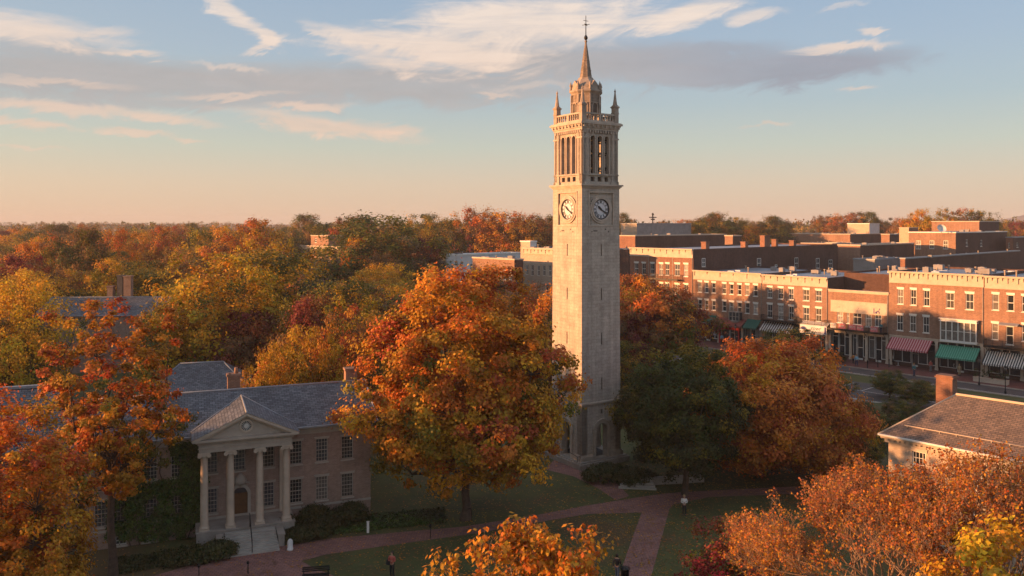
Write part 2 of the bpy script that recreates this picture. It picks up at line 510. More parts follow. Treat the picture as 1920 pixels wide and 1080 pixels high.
    def wall(self, x0, x1, z0, z1, holes, y=0.0, depth=0.16, mi=0, mh=None):
        """front wall facing -y with rectangular openings (x0,x1,z0,z1) and their reveals"""
        mh = mi if mh is None else mh
        hs = [(max(a, x0), min(b2, x1), max(c, z0), min(d, z1)) for a, b2, c, d in holes]
        hs = [h for h in hs if h[1] - h[0] > 0.01 and h[3] - h[2] > 0.01]
        xs = sorted(set([x0, x1] + [h[0] for h in hs] + [h[1] for h in hs]))
        zs = sorted(set([z0, z1] + [h[2] for h in hs] + [h[3] for h in hs]))
        for i in range(len(xs) - 1):
            run = None
            for j in range(len(zs) - 1):
                mx, mz = (xs[i] + xs[i + 1]) / 2, (zs[j] + zs[j + 1]) / 2
                inh = any(h[0] < mx < h[1] and h[2] < mz < h[3] for h in hs)
                if not inh:
                    if run is None:
                        run = zs[j]
                if (inh or j == len(zs) - 2) and run is not None:
                    top = zs[j] if inh else zs[j + 1]
                    self.face([(xs[i], y, run), (xs[i + 1], y, run), (xs[i + 1], y, top), (xs[i], y, top)], mi)
                    run = None
        for a, b2, c, d in hs:
            e = y + depth
            self.face([(a, y, c), (a, e, c), (a, e, d), (a, y, d)][::-1], mh)
            self.face([(b2, y, c), (b2, e, c), (b2, e, d), (b2, y, d)], mh)
            self.face([(a, y, c), (b2, y, c), (b2, e, c), (a, e, c)], mh)
            self.face([(a, y, d), (a, e, d), (b2, e, d), (b2, y, d)], mh)
        return self

    def mesh(self, name, mats, warp=None):
        me = bpy.data.meshes.new(name)
        vs = self.v if warp is None else [warp(*q) for q in self.v]
        me.from_pydata(vs, [], self.f)
        for mm in mats:
            me.materials.append(MAT[mm])
        nf = len(self.f)
        me.polygons.foreach_set('material_index', np.array(self.m, dtype=np.int32))
        me.polygons.foreach_set('use_smooth', np.array(self.sm, dtype=bool))
        # metric UVs by face direction
        co = np.array(vs, dtype=np.float64)
        nrm = np.empty(nf * 3)
        me.polygons.foreach_get('normal', nrm)
        nrm = nrm.reshape(-1, 3)
        lt = np.empty(nf, dtype=np.int32)
        me.polygons.foreach_get('loop_total', lt)
        li = np.empty(len(me.loops), dtype=np.int32)
        me.loops.foreach_get('vertex_index', li)
        fn = np.repeat(nrm, lt, axis=0)
        p = co[li]
        hx, hy = -fn[:, 1], fn[:, 0]
        hl = np.hypot(hx, hy)
        flat = hl < 0.15
        hl[flat] = 1
        hx, hy = hx / hl, hy / hl
        u = p[:, 0] * hx + p[:, 1] * hy
        # v = n x h
        cx_ = fn[:, 1] * 0 - fn[:, 2] * hy
        cy_ = fn[:, 2] * hx
        cz_ = fn[:, 0] * hy - fn[:, 1] * hx
        v = p[:, 0] * cx_ + p[:, 1] * cy_ + p[:, 2] * cz_
        u[flat] = p[flat, 0]
        v[flat] = p[flat, 1]
        uvl = me.uv_layers.new(name='UVMap')
        uvl.data.foreach_set('uv', np.stack([u, v], 1).ravel())
        me.update()
        return me

    def build(self, name, mats, parent=None, loc=(0, 0, 0), rz=0.0, warp=None):
        if isinstance(mats, str):
            mats = [mats]
        return link(name, self.mesh(name, mats, warp), parent, loc, rz)


def link(name, me, parent=None, loc=(0, 0, 0), rz=0.0):
    o = bpy.data.objects.new(name, me)
    COL.objects.link(o)
    o.parent = parent
    o.location = loc
    o.rotation_euler = (0, 0, rz)
    return o


def tag(o, label, cat, group=None):
    o['label'] = label
    o['category'] = cat
    if group:
        o['group'] = group
    return o


def thing(name, label, cat, loc=(0, 0, 0), rz=0.0, group=None):
    o = bpy.data.objects.new(name, None)
    o.empty_display_size = 0.5
    COL.objects.link(o)
    o.location = loc
    o.rotation_euler = (0, 0, rz)
    return tag(o, label, cat, group)


def kind(o, k):
    o['kind'] = k
    return o


KIDS = {}


def copy_tree(o, parent=None):
    c = o.copy()
    COL.objects.link(c)
    c.parent = parent
    for ch in [x for x in o.children]:
        copy_tree(ch, c)
    return c


def P(px, py, Y):
    return Vector(((px - CX) / F * Y, Y, HCAM - (py - HY) / F * Y))


def G(px, py, z=0.0):
    Y = (HCAM - z) * F / (py - HY)
    return Vector(((px - CX) / F * Y, Y, z))


class Frame:
    """a building frame: origin, heading; maps photo measurements onto its facade plane (local y = c)"""
    def __init__(self, ox, oy, ang):
        self.o = Vector((ox, oy))
        self.ang = ang
        self.u = Vector((math.cos(ang), math.sin(ang)))
        self.b = Vector((-math.sin(ang), math.cos(ang)))

    def x(self, px, c=0.0):
        k = (px - CX) / F
        o = self.o + self.b * c
        return (k * o.y - o.x) / (self.u.x - k * self.u.y)

    def xz(self, px, py, c=0.0):
        x = self.x(px, c)
        Y = self.o.y + self.b.y * c + self.u.y * x
        return x, HCAM - (py - HY) / F * Y

    def w(self, x, y, z=0.0):
        q = self.o + self.u * x + self.b * y
        return Vector((q.x, q.y, z))


def gh(x, y):
    """terrain height"""
    t = min(1, max(0, (y - 215) / 190.0))
    s = t * t * (3 - 2 * t)
    k = x / max(y, 1)
    c = min(1, max(0, (k + 0.33) / 0.2))
    return s * (2.0 + 6.0 * c)


def add_mb(dst, src, fn=lambda x, y, z: (x, y, z), mi=0):
    k = len(dst.v)
    dst.v.extend([fn(*q) for q in src.v])
    for f, m_, s in zip(src.f, src.m, src.sm):
        dst.f.append(tuple(k + i for i in f))
        dst.m.append(m_ + mi)
        dst.sm.append(s)
    return dst


def arch_wall(mb, x0, x1, z0, z1, ops, y0, y1, n=8, mi=0):
    """thick wall with round-headed openings: ops = (centre x, width, sill z, springing z)"""
    cur = x0
    for xc, w, zb, zs in sorted(ops):
        a, b2 = xc - w / 2, xc + w / 2
        mb.box(cur, a, y0, y1, z0, z1, mi)
        if zb > z0 + 1e-4:
            mb.box(a, b2, y0, y1, z0, zb, mi)
        for i in range(n):
            t0, t1 = math.pi - math.pi * i / n, math.pi - math.pi * (i + 1) / n
            xa, xb = xc + w / 2 * math.cos(t0), xc + w / 2 * math.cos(t1)
            za, zb_ = zs + w / 2 * math.sin(t0), zs + w / 2 * math.sin(t1)
            mb.hexa([(xa, y0, za), (xb, y0, zb_), (xb, y1, zb_), (xa, y1, za), (xa, y0, z1), (xb, y0, z1), (xb, y1, z1), (xa, y1, z1)], mi)
        cur = b2
    mb.box(cur, x1, y0, y1, z0, z1, mi)
    return mb


def arch_band(mb, xc, w, zs, t, y0, y1, zb=None, n=12, mi=0):
    """moulding round an arch head (and down the jambs to zb)"""
    r0, r1 = w / 2, w / 2 + t
    for i in range(n):
        a, b2 = math.pi * i / n, math.pi * (i + 1) / n
        Q = lambda r, q, y: (xc + r * math.cos(q), y, zs + r * math.sin(q))
        mb.hexa([Q(r0, a, y0), Q(r1, a, y0), Q(r1, a, y1), Q(r0, a, y1), Q(r0, b2, y0), Q(r1, b2, y0), Q(r1, b2, y1), Q(r0, b2, y1)], mi)
    if zb is not None:
        mb.box(xc - r1, xc - r0, y0, y1, zb, zs, mi)
        mb.box(xc + r0, xc + r1, y0, y1, zb, zs, mi)
    return mb


# ------------------------------------------------------------------ ground, roads, paths
gm = MB()
xs = list(np.linspace(-60, 110, 18))
xs = sorted(set([-14000, -6000, -2500, -1200, -700, -450, -300, -200, -130, -90] + xs + [140, 180, 240, 320, 420, 600, 900, 1600, 3000, 7000, 14000]))
ys = [-400, -100, 0] + list(np.linspace(20, 420, 41)) + [450, 520, 620, 800, 1100, 1600, 2600, 5000, 9000, 16000]
for i, x in enumerate(xs):
    for j, y in enumerate(ys):
        gm.v.append((x, y, gh(x, y) - 0.0))
nyy = len(ys)
for i in range(len(xs) - 1):
    for j in range(nyy - 1):
        gm.f.append((i * nyy + j, (i + 1) * nyy + j, (i + 1) * nyy + j + 1, i * nyy + j + 1))
        cy = (ys[j] + ys[j + 1]) / 2
        gm.m.append(1 if (cy > 205 or xs[i] < -95) else 0)
        gm.sm.append(True)
kind(gm.build('ground', ['lawn', 'forest_floor']), 'structure')


def flat_poly(name, pts, z, mat, thick=0.0):
    mb = MB()
    mb.face([(p[0], p[1], z) for p in pts])
    o = mb.build(name, mat)
    n = o.data.polygons[0].normal
    if n.z < 0:
        o.data.flip_normals()
    return kind(o, 'structure')


def gp(lst):
    return [G(a, b2) for a, b2 in lst]


flat_poly('brick_path', gp([(215, 1100), (330, 1068), (420, 1040), (480, 1032), (620, 1010), (760, 997), (865, 988), (1000, 967), (1100, 948), (1200, 932), (1250, 925),
                            (1330, 920), (1500, 912), (1500, 926), (1330, 932), (1262, 946), (1255, 955), (1213, 1110), (1150, 1110), (1203, 961), (1100, 964), (1010, 979), (900, 999), (700, 1027),
                            (610, 1040), (565, 1052), (590, 1066), (640, 1085), (690, 1110), (560, 1130), (400, 1130), (372, 1082), (300, 1100), (215, 1125)]), 0.010, 'brick_path')
flat_poly('tower_path', gp([(1040, 862), (1110, 878), (1150, 900), (1180, 930), (1155, 938), (1120, 915), (1075, 893), (1020, 880)]), 0.006, 'brick_path')
flat_poly('footpath', gp([(1270, 760), (1380, 735), (1700, 742), (1800, 760), (1800, 775), (1700, 757), (1385, 745), (1280, 772)]), 0.006, 'concrete')

# main street: frame along the row of shops, x to the right (towards the camera), y back from the pavement
ST = Frame(63.8, 138.2, math.atan2(-0.744, 0.668))


def st_rect(name, x0, x1, y0, y1, z, mat):
    return flat_poly(name, [ST.w(x0, y0), ST.w(x1, y0), ST.w(x1, y1), ST.w(x0, y1)], z, mat)


mb = MB()
mb.box(-75, 60, -7.0, 0.35, 0.0, 0.14)
kind(mb.build('pavement', 'pavement', None, (ST.o.x, ST.o.y, 0), ST.ang), 'structure')
mb = MB()
mb.box(-75, 60, -7.25, -7.0, 0.0, 0.15)
kind(mb.build('kerb', 'kerb_stone', None, (ST.o.x, ST.o.y, 0), ST.ang), 'structure')
st_rect('road', -90, 70, -12.6, -7.25, 0.008, 'asphalt')
st_rect('road_edge_line', -75, 60, -11.9, -11.75, 0.013, 'road_paint')
mb = MB()
mb.box(-75, 60, -12.85, -12.6, 0.0, 0.12)
kind(mb.build('far_kerb', 'kerb_stone', None, (ST.o.x, ST.o.y, 0), ST.ang), 'structure')
st_rect('car_park', -36, 26, -30, -18.5, 0.008, 'asphalt')
mb = MB()
for k in range(17):
    mb.box(-34 + 3.4 * k, -33.88 + 3.4 * k, -24.5, -19.5, 0.012, 0.014)
mb.box(-34, 22, -24.7, -24.58, 0.012, 0.014)
kind(mb.build('parking_bay_lines', 'road_paint', None, (ST.o.x, ST.o.y, 0), ST.ang), 'structure')

# distant blue ridge on the right horizon
mb = MB()
rnd = random.Random(5)
prev = None
cols_ = []
for i in range(41):
    x = 3900 + i * 130
    hgt = 60 + 150 * math.exp(-((i - 14) / 9.0) ** 2) * 0.7 + 110 * (1 - math.exp(-i / 7.0)) + rnd.uniform(-5, 5)
    cols_.append([(x, 5600 + i * 20, -5), (x, 6100 + i * 20, hgt * 0.62 * min(1, (i + 1) / 3.5)), (x, 6700 + i * 20, hgt * min(1, (i + 1) / 3.5) * 0.80), (x, 7600 + i * 20, -5)])
for i in range(40):
    for j in range(3):
        mb.face([cols_[i][j], cols_[i + 1][j], cols_[i + 1][j + 1], cols_[i][j + 1]], 0, True)
kind(mb.build('hills', 'far_hill'), 'structure')

# ------------------------------------------------------------------ clock tower
W = 4.8
TW = Frame(6.87, 80.0, math.atan2(0.548, 0.837))
tower = thing('clock_tower', 'tall pale limestone bell tower with two clock faces and a slender spire', 'clock tower', (TW.o.x, TW.o.y, 0), TW.ang)
SIDES = [lambda s, d, z: (s, d, z), lambda s, d, z: (d, W - s, z), lambda s, d, z: (W - s, W - d, z), lambda s, d, z: (W - d, s, z)]


def four(dst, src, which=(0, 1, 2, 3), mi=0):
    for k in which:
        add_mb(dst, src, SIDES[k], mi)
    return dst


def batter(x, y, z):
    s = 1.0 + 0.045 * max(0.0, (27.0 - z) / 27.0)
    return ((x - W / 2) * s + W / 2, (y - W / 2) * s + W / 2, z)


# plinth and steps
mb = MB()
mb.box(-0.75, W + 0.75, -0.75, W + 0.75, -0.3, 0.5)
mb.box(-0.55, W + 0.55, -0.55, W + 0.55, 0.5, 0.62)
mb.build('plinth', 'base_stone', tower)
mb = MB()
for k in range(4):
    for a_, b_ in (((-0.28, 1.25), (-0.2, 1.2)), ((3.55, W + 0.14), (3.6, W + 0.12))):
        s = MB()
        s.box(*a_, -0.28, 0.1, 0.62, 1.05)
        s.box(*b_, -0.2, 0.1, 1.05, 1.15)
        four(mb, s, (k,))
        mb.build('base_moulding', 'limestone_trim', tower)
        mb = MB()
# ground storey with an arch in each face
mb = MB()
s = MB()
arch_wall(s, -0.1, W + 0.1, 0.62, 6.0, [(W / 2, 1.5, 0.64, 3.35)], -0.1, 0.62, 10)
s.box(2.25, 2.55, -0.13, -0.11, 5.0, 5.55)
four(mb, s)
mb.build('base_storey', 'limestone', tower, warp=lambda x, y, z: (x, y, z))
mb = MB()
s = MB()
arch_band(s, W / 2, 1.5, 3.35, 0.32, -0.2, -0.1, 0.64)
arch_band(s, W / 2, 2.14, 3.35, 0.12, -0.28, -0.1, None)
s.box(1.25, 1.6, -0.26, -0.1, 3.2, 3.38); s.box(3.2, 3.55, -0.26, -0.1, 3.2, 3.38)
for k in range(4):
    four(mb, s, (k,))
    mb.build('arch_moulding', 'limestone_trim', tower)
    mb = MB()
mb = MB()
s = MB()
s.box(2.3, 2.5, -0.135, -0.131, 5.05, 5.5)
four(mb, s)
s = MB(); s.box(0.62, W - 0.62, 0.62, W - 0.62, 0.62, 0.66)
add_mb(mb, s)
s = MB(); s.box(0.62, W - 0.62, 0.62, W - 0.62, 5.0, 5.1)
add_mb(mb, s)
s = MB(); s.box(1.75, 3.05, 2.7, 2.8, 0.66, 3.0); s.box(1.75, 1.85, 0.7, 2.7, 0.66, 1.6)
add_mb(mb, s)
mb.build('entrance_recess', 'dark_and_shaded_stone', tower)
# string course
mb = MB()
mb.box(-0.2, W + 0.2, -0.2, W + 0.2, 6.0, 6.12)
mb.box(-0.28, W + 0.28, -0.28, W + 0.28, 6.12, 6.28)
mb.build('string_course', 'limestone_trim', tower)
# shaft with slit windows and recessed clock panels
mb = MB()
cxp, czp = W / 2 + 0.05, 25.42
s = MB()
slits = [(W / 2 - 0.02, W / 2 + 0.13, z - 0.6, z + 0.6) for z in (21.35, 16.95, 12.5, 8.0)]
panel = (cxp - 1.5, cxp + 1.5, 23.85, 27.05)
s.wall(0, W, 6.28, 27.6, slits + [panel], 0.0, 0.14)
s.face([(panel[0], 0.14, panel[2]), (panel[1], 0.14, panel[2]), (panel[1], 0.14, panel[3]), (panel[0], 0.14, panel[3])])
for (x, z, w, h) in ((1.45, 23.2, 0.5, 0.12), (2.9, 23.35, 0.16, 0.14), (3.3, 23.1, 0.14, 0.16), (1.2, 23.15, 0.12, 0.1)):
    s.box(x, x + w, -0.004, 0.0, z, z + h, 1)
for a, b2, c, d in slits:
    s.face([(a, 0.135, c), (b2, 0.135, c), (b2, 0.135, d), (a, 0.135, d)], 1)
four(mb, s)
mb.build('shaft', ['limestone', 'dark_and_shaded_stone'], tower, warp=batter)
mb = MB()
s = MB()
for z0_, z1_, o_ in ((23.7, 23.85, 0.06), (27.05, 27.2, 0.08)):
    s.box(panel[0] - 0.14, panel[1] + 0.14, -o_, 0.1, z0_, z1_)
s.box(panel[0] - 0.14, panel[0], -0.05, 0.1, 23.85, 27.05)
s.box(panel[1], panel[1] + 0.14, -0.05, 0.1, 23.85, 27.05)
s.ring_y(cxp, czp, 1.03, 1.22, -0.06, 0.14, 40)
s.ring_y(cxp, czp, 1.22, 1.42, 0.0, 0.14, 40)
four(mb, s)
mb.build('clock_surround', 'limestone_trim', tower)

m_plain('clock_dial', (0.62, 0.62, 0.66), 0.5, 0.05, 2.0)
m_plain('clock_black', (0.012, 0.013, 0.02), 0.4, 0.1, 2.0)
ROMAN = ['XII', 'I', 'II', 'III', 'IIII', 'V', 'VI', 'VII', 'VIII', 'IX', 'X', 'XI']


def bar2(mb, x0, z0, x1, z1, w, y0, y1, mi=0):
    d = Vector((x1 - x0, z1 - z0)).normalized()
    n = Vector((-d.y, d.x)) * w / 2
    a, b2, c, e = (x0 - n.x, z0 - n.y), (x0 + n.x, z0 + n.y), (x1 + n.x, z1 + n.y), (x1 - n.x, z1 - n.y)
    mb.prism_y([a, e, c, b2], y0, y1, mi)


def make_clock():
    root = MB()
    root.ring_y(0, 0, 0.95, 1.03, 0.02, 0.13, 48)
    r = root.build('clock', 'clock_black', tower)
    d = MB(); d.disc_y(0, 0, 0.96, 0.09, 0.13, 48)
    d.build('clock_face', 'clock_dial', r)
    nm = MB()
    nm.ring_y(0, 0, 0.585, 0.612, 0.074, 0.09, 40)
    nm.ring_y(0, 0, 0.90, 0.93, 0.074, 0.09, 40)
    for k, t in enumerate(ROMAN):
        a = math.pi / 2 - k * math.pi / 6
        ex = Vector((math.sin(a), -math.cos(a)))       # reading direction
        er = Vector((math.cos(a), math.sin(a)))        # outwards
        wd = {'I': 0.075, 'V': 0.14, 'X': 0.14}
        tot = sum(wd[c] for c in t)
        x = -tot / 2
        for c in t:
            xc = x + wd[c] / 2
            q = lambda u, v: (ex * u + er * v)
            if c == 'I':
                pr = [((xc, 0.64), (xc, 0.87))]
            elif c == 'V':
                pr = [((xc - 0.045, 0.87), (xc, 0.64)), ((xc + 0.045, 0.87), (xc, 0.64))]
            else:
                pr = [((xc - 0.045, 0.87), (xc + 0.045, 0.64)), ((xc + 0.045, 0.87), (xc - 0.045, 0.64))]
            for p0, p1 in pr:
                A, B = q(*p0), q(*p1)
                bar2(nm, A.x, A.y, B.x, B.y, 0.04, 0.070, 0.088)
            x += wd[c]
    nm.build('numerals', 'clock_black', r)
    for length, width, deg in ((0.86, 0.07, 122), (0.55, 0.12, -50)):
        hm = MB()
        a = math.radians(90 - deg)
        er = Vector((math.cos(a), math.sin(a)))
        n = Vector((-er.y, er.x))
        pts = [(-er * 0.2 - n * width * 0.5), (er * length * 0.6 - n * width), (er * length), (er * length * 0.6 + n * width), (-er * 0.2 + n * width * 0.5)]
        hm.prism_y([(p.x, p.y) for p in pts], 0.03, 0.06)
        hm.disc_y(0, 0, width * 0.9, 0.025, 0.065, 12)
        hm.build('clock_hand', 'clock_black', r)
    return r


ck = make_clock()
ck.location = (cxp, -0.02, czp)
ck2 = copy_tree(ck, tower)
ck2.location = (-0.02, W - cxp, czp)
ck2.rotation_euler = (0, 0, math.radians(-90))
# main cornice
mb = MB()
for e, z0_, z1_ in ((0.08, 27.5, 27.62), (0.18, 27.62, 27.74), (0.30, 27.74, 27.90)):
    mb.box(-e, W + e, -e, W + e, z0_, z1_)
mb.build('lower_cornice', 'limestone_trim', tower)
# belfry
slim = lambda x, y, z: ((x - W / 2) * 0.965 + W / 2, (y - W / 2) * 0.965 + W / 2, z)
mb = MB()
s = MB()
ops = [(W / 2 + dx, 0.60, 28.98, 32.45) for dx in (-0.92, 0.0, 0.92)]
arch_wall(s, 0.05, W - 0.05, 28.85, 33.3, ops, 0.14, 0.5, 8)
s.wall(0.05, W - 0.05, 27.9, 28.85, [(W / 2 + dx - 0.26, W / 2 + dx + 0.26, 28.2, 28.66) for dx in (-0.92, 0.0, 0.92)], 0.12, 0.3)
s.box(0.0, 0.86, 0.0, 0.5, 27.9, 33.3)
s.box(W - 0.86, W, 0.0, 0.5, 27.9, 33.3)
s.box(-0.06, 0.95, -0.06, 0.3, 27.9, 28.2)
s.box(W - 0.95, W + 0.06, -0.06, 0.3, 27.9, 28.2)
s.box(-0.05, W + 0.05, -0.05, 0.4, 28.8, 28.93)
four(mb, s)
mb.build('belfry', 'limestone', tower, warp=slim)
mb = MB()
s = MB()
for xc, w, zb, zs in ops:
    arch_band(s, xc, w, zs, 0.1, 0.05, 0.16, 28.95)
s.box(0.10, 0.22, -0.05, 0.1, 28.93, 33.2); s.box(0.64, 0.76, -0.05, 0.1, 28.93, 33.2)
s.box(W - 0.22, W - 0.10, -0.05, 0.1, 28.93, 33.2); s.box(W - 0.76, W - 0.64, -0.05, 0.1, 28.93, 33.2)
s.box(-0.06, 0.9, -0.08, 0.1, 32.45, 32.6); s.box(W - 0.9, W + 0.06, -0.08, 0.1, 32.45, 32.6)
for i in range(13):
    s.box(0.25 + i * 0.345, 0.41 + i * 0.345, -0.1, 0.1, 33.02, 33.28)
four(mb, s)
mb.build('belfry_moulding', 'limestone_trim', tower, warp=slim)
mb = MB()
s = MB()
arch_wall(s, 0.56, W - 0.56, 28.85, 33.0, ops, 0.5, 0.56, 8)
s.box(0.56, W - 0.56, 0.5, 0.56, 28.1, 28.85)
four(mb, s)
mb.build('belfry_shade_lining', 'dark_and_shaded_stone', tower, warp=slim)  # dark inner sheets added to stand for shade inside the belfry
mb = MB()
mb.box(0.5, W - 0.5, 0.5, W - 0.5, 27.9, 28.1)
mb.build('belfry_floor', 'dark_and_shaded_stone', tower)
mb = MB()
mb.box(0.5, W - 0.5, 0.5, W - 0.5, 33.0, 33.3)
mb.build('belfry_ceiling', 'dark_and_shaded_stone', tower)
solid('bell_bronze', (0.12, 0.08, 0.04), 0.4, 0.2)
for bx, by, bz, br in ((1.5, 2.0, 30.2, 0.42), (2.5, 3.0, 29.3, 0.6), (3.4, 2.1, 30.5, 0.38), (2.4, 1.6, 31.5, 0.32)):
    mb = MB()
    mb.lathe([(br, bz), (br * 0.86, bz + br * 0.25), (br * 0.62, bz + br * 0.8), (br * 0.52, bz + br * 1.3), (br * 0.2, bz + br * 1.5)], bx, by, 14)
    mb.build('bell', 'bell_bronze', tower)
mb = MB()
for z in (29.4, 30.9, 32.2):
    for q in (1.3, 2.4, 3.5):
        mb.box(0.5, W - 0.5, q, q + 0.12, z, z + 0.14)
        mb.box(q, q + 0.12, 0.5, W - 0.5, z + 0.14, z + 0.26)
mb.build('bell_frame', 'black_metal', tower)
# upper cornice
mb = MB()
for e, z0_, z1_ in ((-0.04, 33.3, 33.5), (0.04, 33.5, 33.72), (0.12, 33.72, 33.86), (0.26, 33.86, 34.06), (0.16, 34.06, 34.14)):
    mb.box(-e, W + e, -e, W + e, z0_, z1_)
s = MB()
for i in range(9):
    s.box(0.1 + i * 0.56, 0.24 + i * 0.56, -0.2, 0.0, 33.6, 33.86)
four(mb, s)
mb.build('upper_cornice', 'limestone_trim', tower)
# balustrade
mb = MB()
s = MB()
s.box(0.3, W - 0.3, 0.0, 0.3, 34.14, 34.30)
s.box(0.3, W - 0.3, -0.02, 0.32, 34.88, 35.04)
for i in range(11):
    xb = 0.62 + i * 0.356
    s.lathe([(0.07, 34.30), (0.10, 34.45), (0.055, 34.62), (0.09, 34.76), (0.08, 34.88)], xb, 0.15, 8, caps=False)
s.box(W / 2 - 0.12, W / 2 + 0.12, 0.0, 0.3, 34.30, 34.88)
four(mb, s)
mb.build('balustrade', 'limestone_trim', tower, warp=slim)
for px_, py_ in ((0.3, 0.3), (W - 0.3, 0.3), (0.3, W - 0.3), (W - 0.3, W - 0.3)):
    mb = MB()
    mb.taper(px_, py_, 34.14, 35.7, 0.52, 0.52)
    mb.taper(px_, py_, 35.1, 35.2, 0.60, 0.60)
    mb.taper(px_, py_, 35.7, 35.85, 0.64, 0.70)
    mb.taper(px_, py_, 35.85, 36.0, 0.56, 0.44)
    mb.lathe([(0.25, 36.0), (0.19, 36.35), (0.07, 37.3), (0.09, 37.36), (0.11, 37.44), (0.04, 37.56), (0.01, 37.72)], px_, py_, 8, 0, False, math.pi / 8)
    mb.build('pinnacle', 'weathered_shaded_trim', tower)
# octagonal lantern
cxx = W / 2
mb = MB()
R8 = 1.0 / math.cos(math.pi / 8)
mb.lathe([(1.5 * R8, 34.14), (1.5 * R8, 34.6), (1.42 * R8, 34.65), (1.36 * R8, 37.05)], cxx, cxx, 8, 0, False, math.pi / 8)
mb.build('lantern', 'weathered_shaded_stone', tower)
mb = MB()
mb.lathe([(1.40 * R8, 37.05), (1.44 * R8, 37.15), (1.62 * R8, 37.35), (1.62 * R8, 37.5), (1.45 * R8, 37.56)], cxx, cxx, 8, 0, False, math.pi / 8)
mb.lathe([(1.47 * R8, 36.2), (1.47 * R8, 36.28)], cxx, cxx, 8, 0, False, math.pi / 8)
for k in range(8):
    a = math.pi / 4 * k
    s = MB()
    arch_band(s, 0, 0.52, 35.9, 0.12, -0.1, 0.05, 34.9, 8)
    s.box(-0.38, 0.38, -0.12, 0.05, 34.8, 34.9)
    s.box(-0.62, -0.5, -0.1, 0.08, 34.65, 37.05); s.box(0.5, 0.62, -0.1, 0.08, 34.65, 37.05)
    ca, sa = math.cos(a), math.sin(a)
    add_mb(mb, s, lambda x, y, z: (cxx + ca * (1.40 - y) - sa * x, cxx + sa * (1.40 - y) + ca * x, z))
mb.build('lantern_moulding', 'weathered_shaded_trim', tower)
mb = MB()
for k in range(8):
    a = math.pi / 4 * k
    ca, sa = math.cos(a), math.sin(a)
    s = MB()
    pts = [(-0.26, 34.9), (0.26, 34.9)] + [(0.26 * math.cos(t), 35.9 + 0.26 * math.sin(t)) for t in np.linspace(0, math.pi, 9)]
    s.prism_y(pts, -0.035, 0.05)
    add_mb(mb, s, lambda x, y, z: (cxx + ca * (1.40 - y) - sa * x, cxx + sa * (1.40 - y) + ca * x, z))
mb.build('lantern_niche_shade', 'dark_and_shaded_stone', tower)  # dark panels proud of the wall paint in the shade of niches
for k in range(8):
    mb = MB()
    a = math.pi / 4 * k + math.pi / 8
    ux, uy = cxx + 1.6 * math.cos(a), cxx + 1.6 * math.sin(a)
    mb.lathe([(0.13, 37.5), (0.13, 37.75), (0.06, 37.8), (0.14, 37.95), (0.1, 38.15), (0.02, 38.4)], ux, uy, 8)
    mb.build('urn', 'weathered_shaded_trim', tower)
mb = MB()
mb.lathe([(1.45 * R8, 37.56), (1.38 * R8, 37.9), (1.18 * R8, 38.3), (0.92 * R8, 38.6), (0.74 * R8, 38.75), (0.74 * R8, 38.85), (0.64 * R8, 38.9)], cxx, cxx, 8, 0, False, math.pi / 8)
for k in range(4):
    a = math.pi / 2 * k
    ca, sa = math.cos(a), math.sin(a)
    s = MB()
    s.prism_y([(-0.34, 37.6), (0.34, 37.6), (0.34, 38.1), (0, 38.5), (-0.34, 38.1)], -0.28, 0.6)
    add_mb(mb, s, lambda x, y, z: (cxx + ca * (1.15 - y) - sa * x, cxx + sa * (1.15 - y) + ca * x, z))
mb.build('dome', 'weathered_shaded_trim', tower)
mb = MB()
mb.lathe([(0.60 * R8, 38.9), (0.09, 42.55), (0.15, 42.6), (0.15, 42.7), (0.06, 42.75)], cxx, cxx, 8, 0, False, math.pi / 8)
for z, r in ((39.6, 0.52), (40.6, 0.37), (41.6, 0.22)):
    mb.lathe([(r * 1.06, z), (r * 1.1, z + 0.06), (r * 1.02, z + 0.12)], cxx, cxx, 8, 0, False, math.pi / 8, False)
mb.build('spire', 'weathered_shaded_stone', tower)
mb = MB()
mb.lathe([(0.04, 42.7), (0.17, 42.9), (0.2, 43.02), (0.13, 43.2), (0.05, 43.3), (0.03, 45.2), (0.01, 45.3)], cxx, cxx, 10)
mb.tube((cxx - 0.35, cxx - 0.2, 44.35), (cxx + 0.35, cxx + 0.2, 44.35), 0.03)
mb.tube((cxx + 0.2, cxx - 0.35, 44.35), (cxx - 0.2, cxx + 0.35, 44.35), 0.03)
mb.lathe([(0.02, 44.2), (0.12, 44.35), (0.02, 44.5)], cxx, cxx, 8)
mb.tube((cxx - 0.3, cxx, 44.75), (cxx + 0.3, cxx, 44.75), 0.025)
mb.build('weathervane', 'black_metal', tower)

# ------------------------------------------------------------------ windows, doors, shared pieces
WCACHE = {}


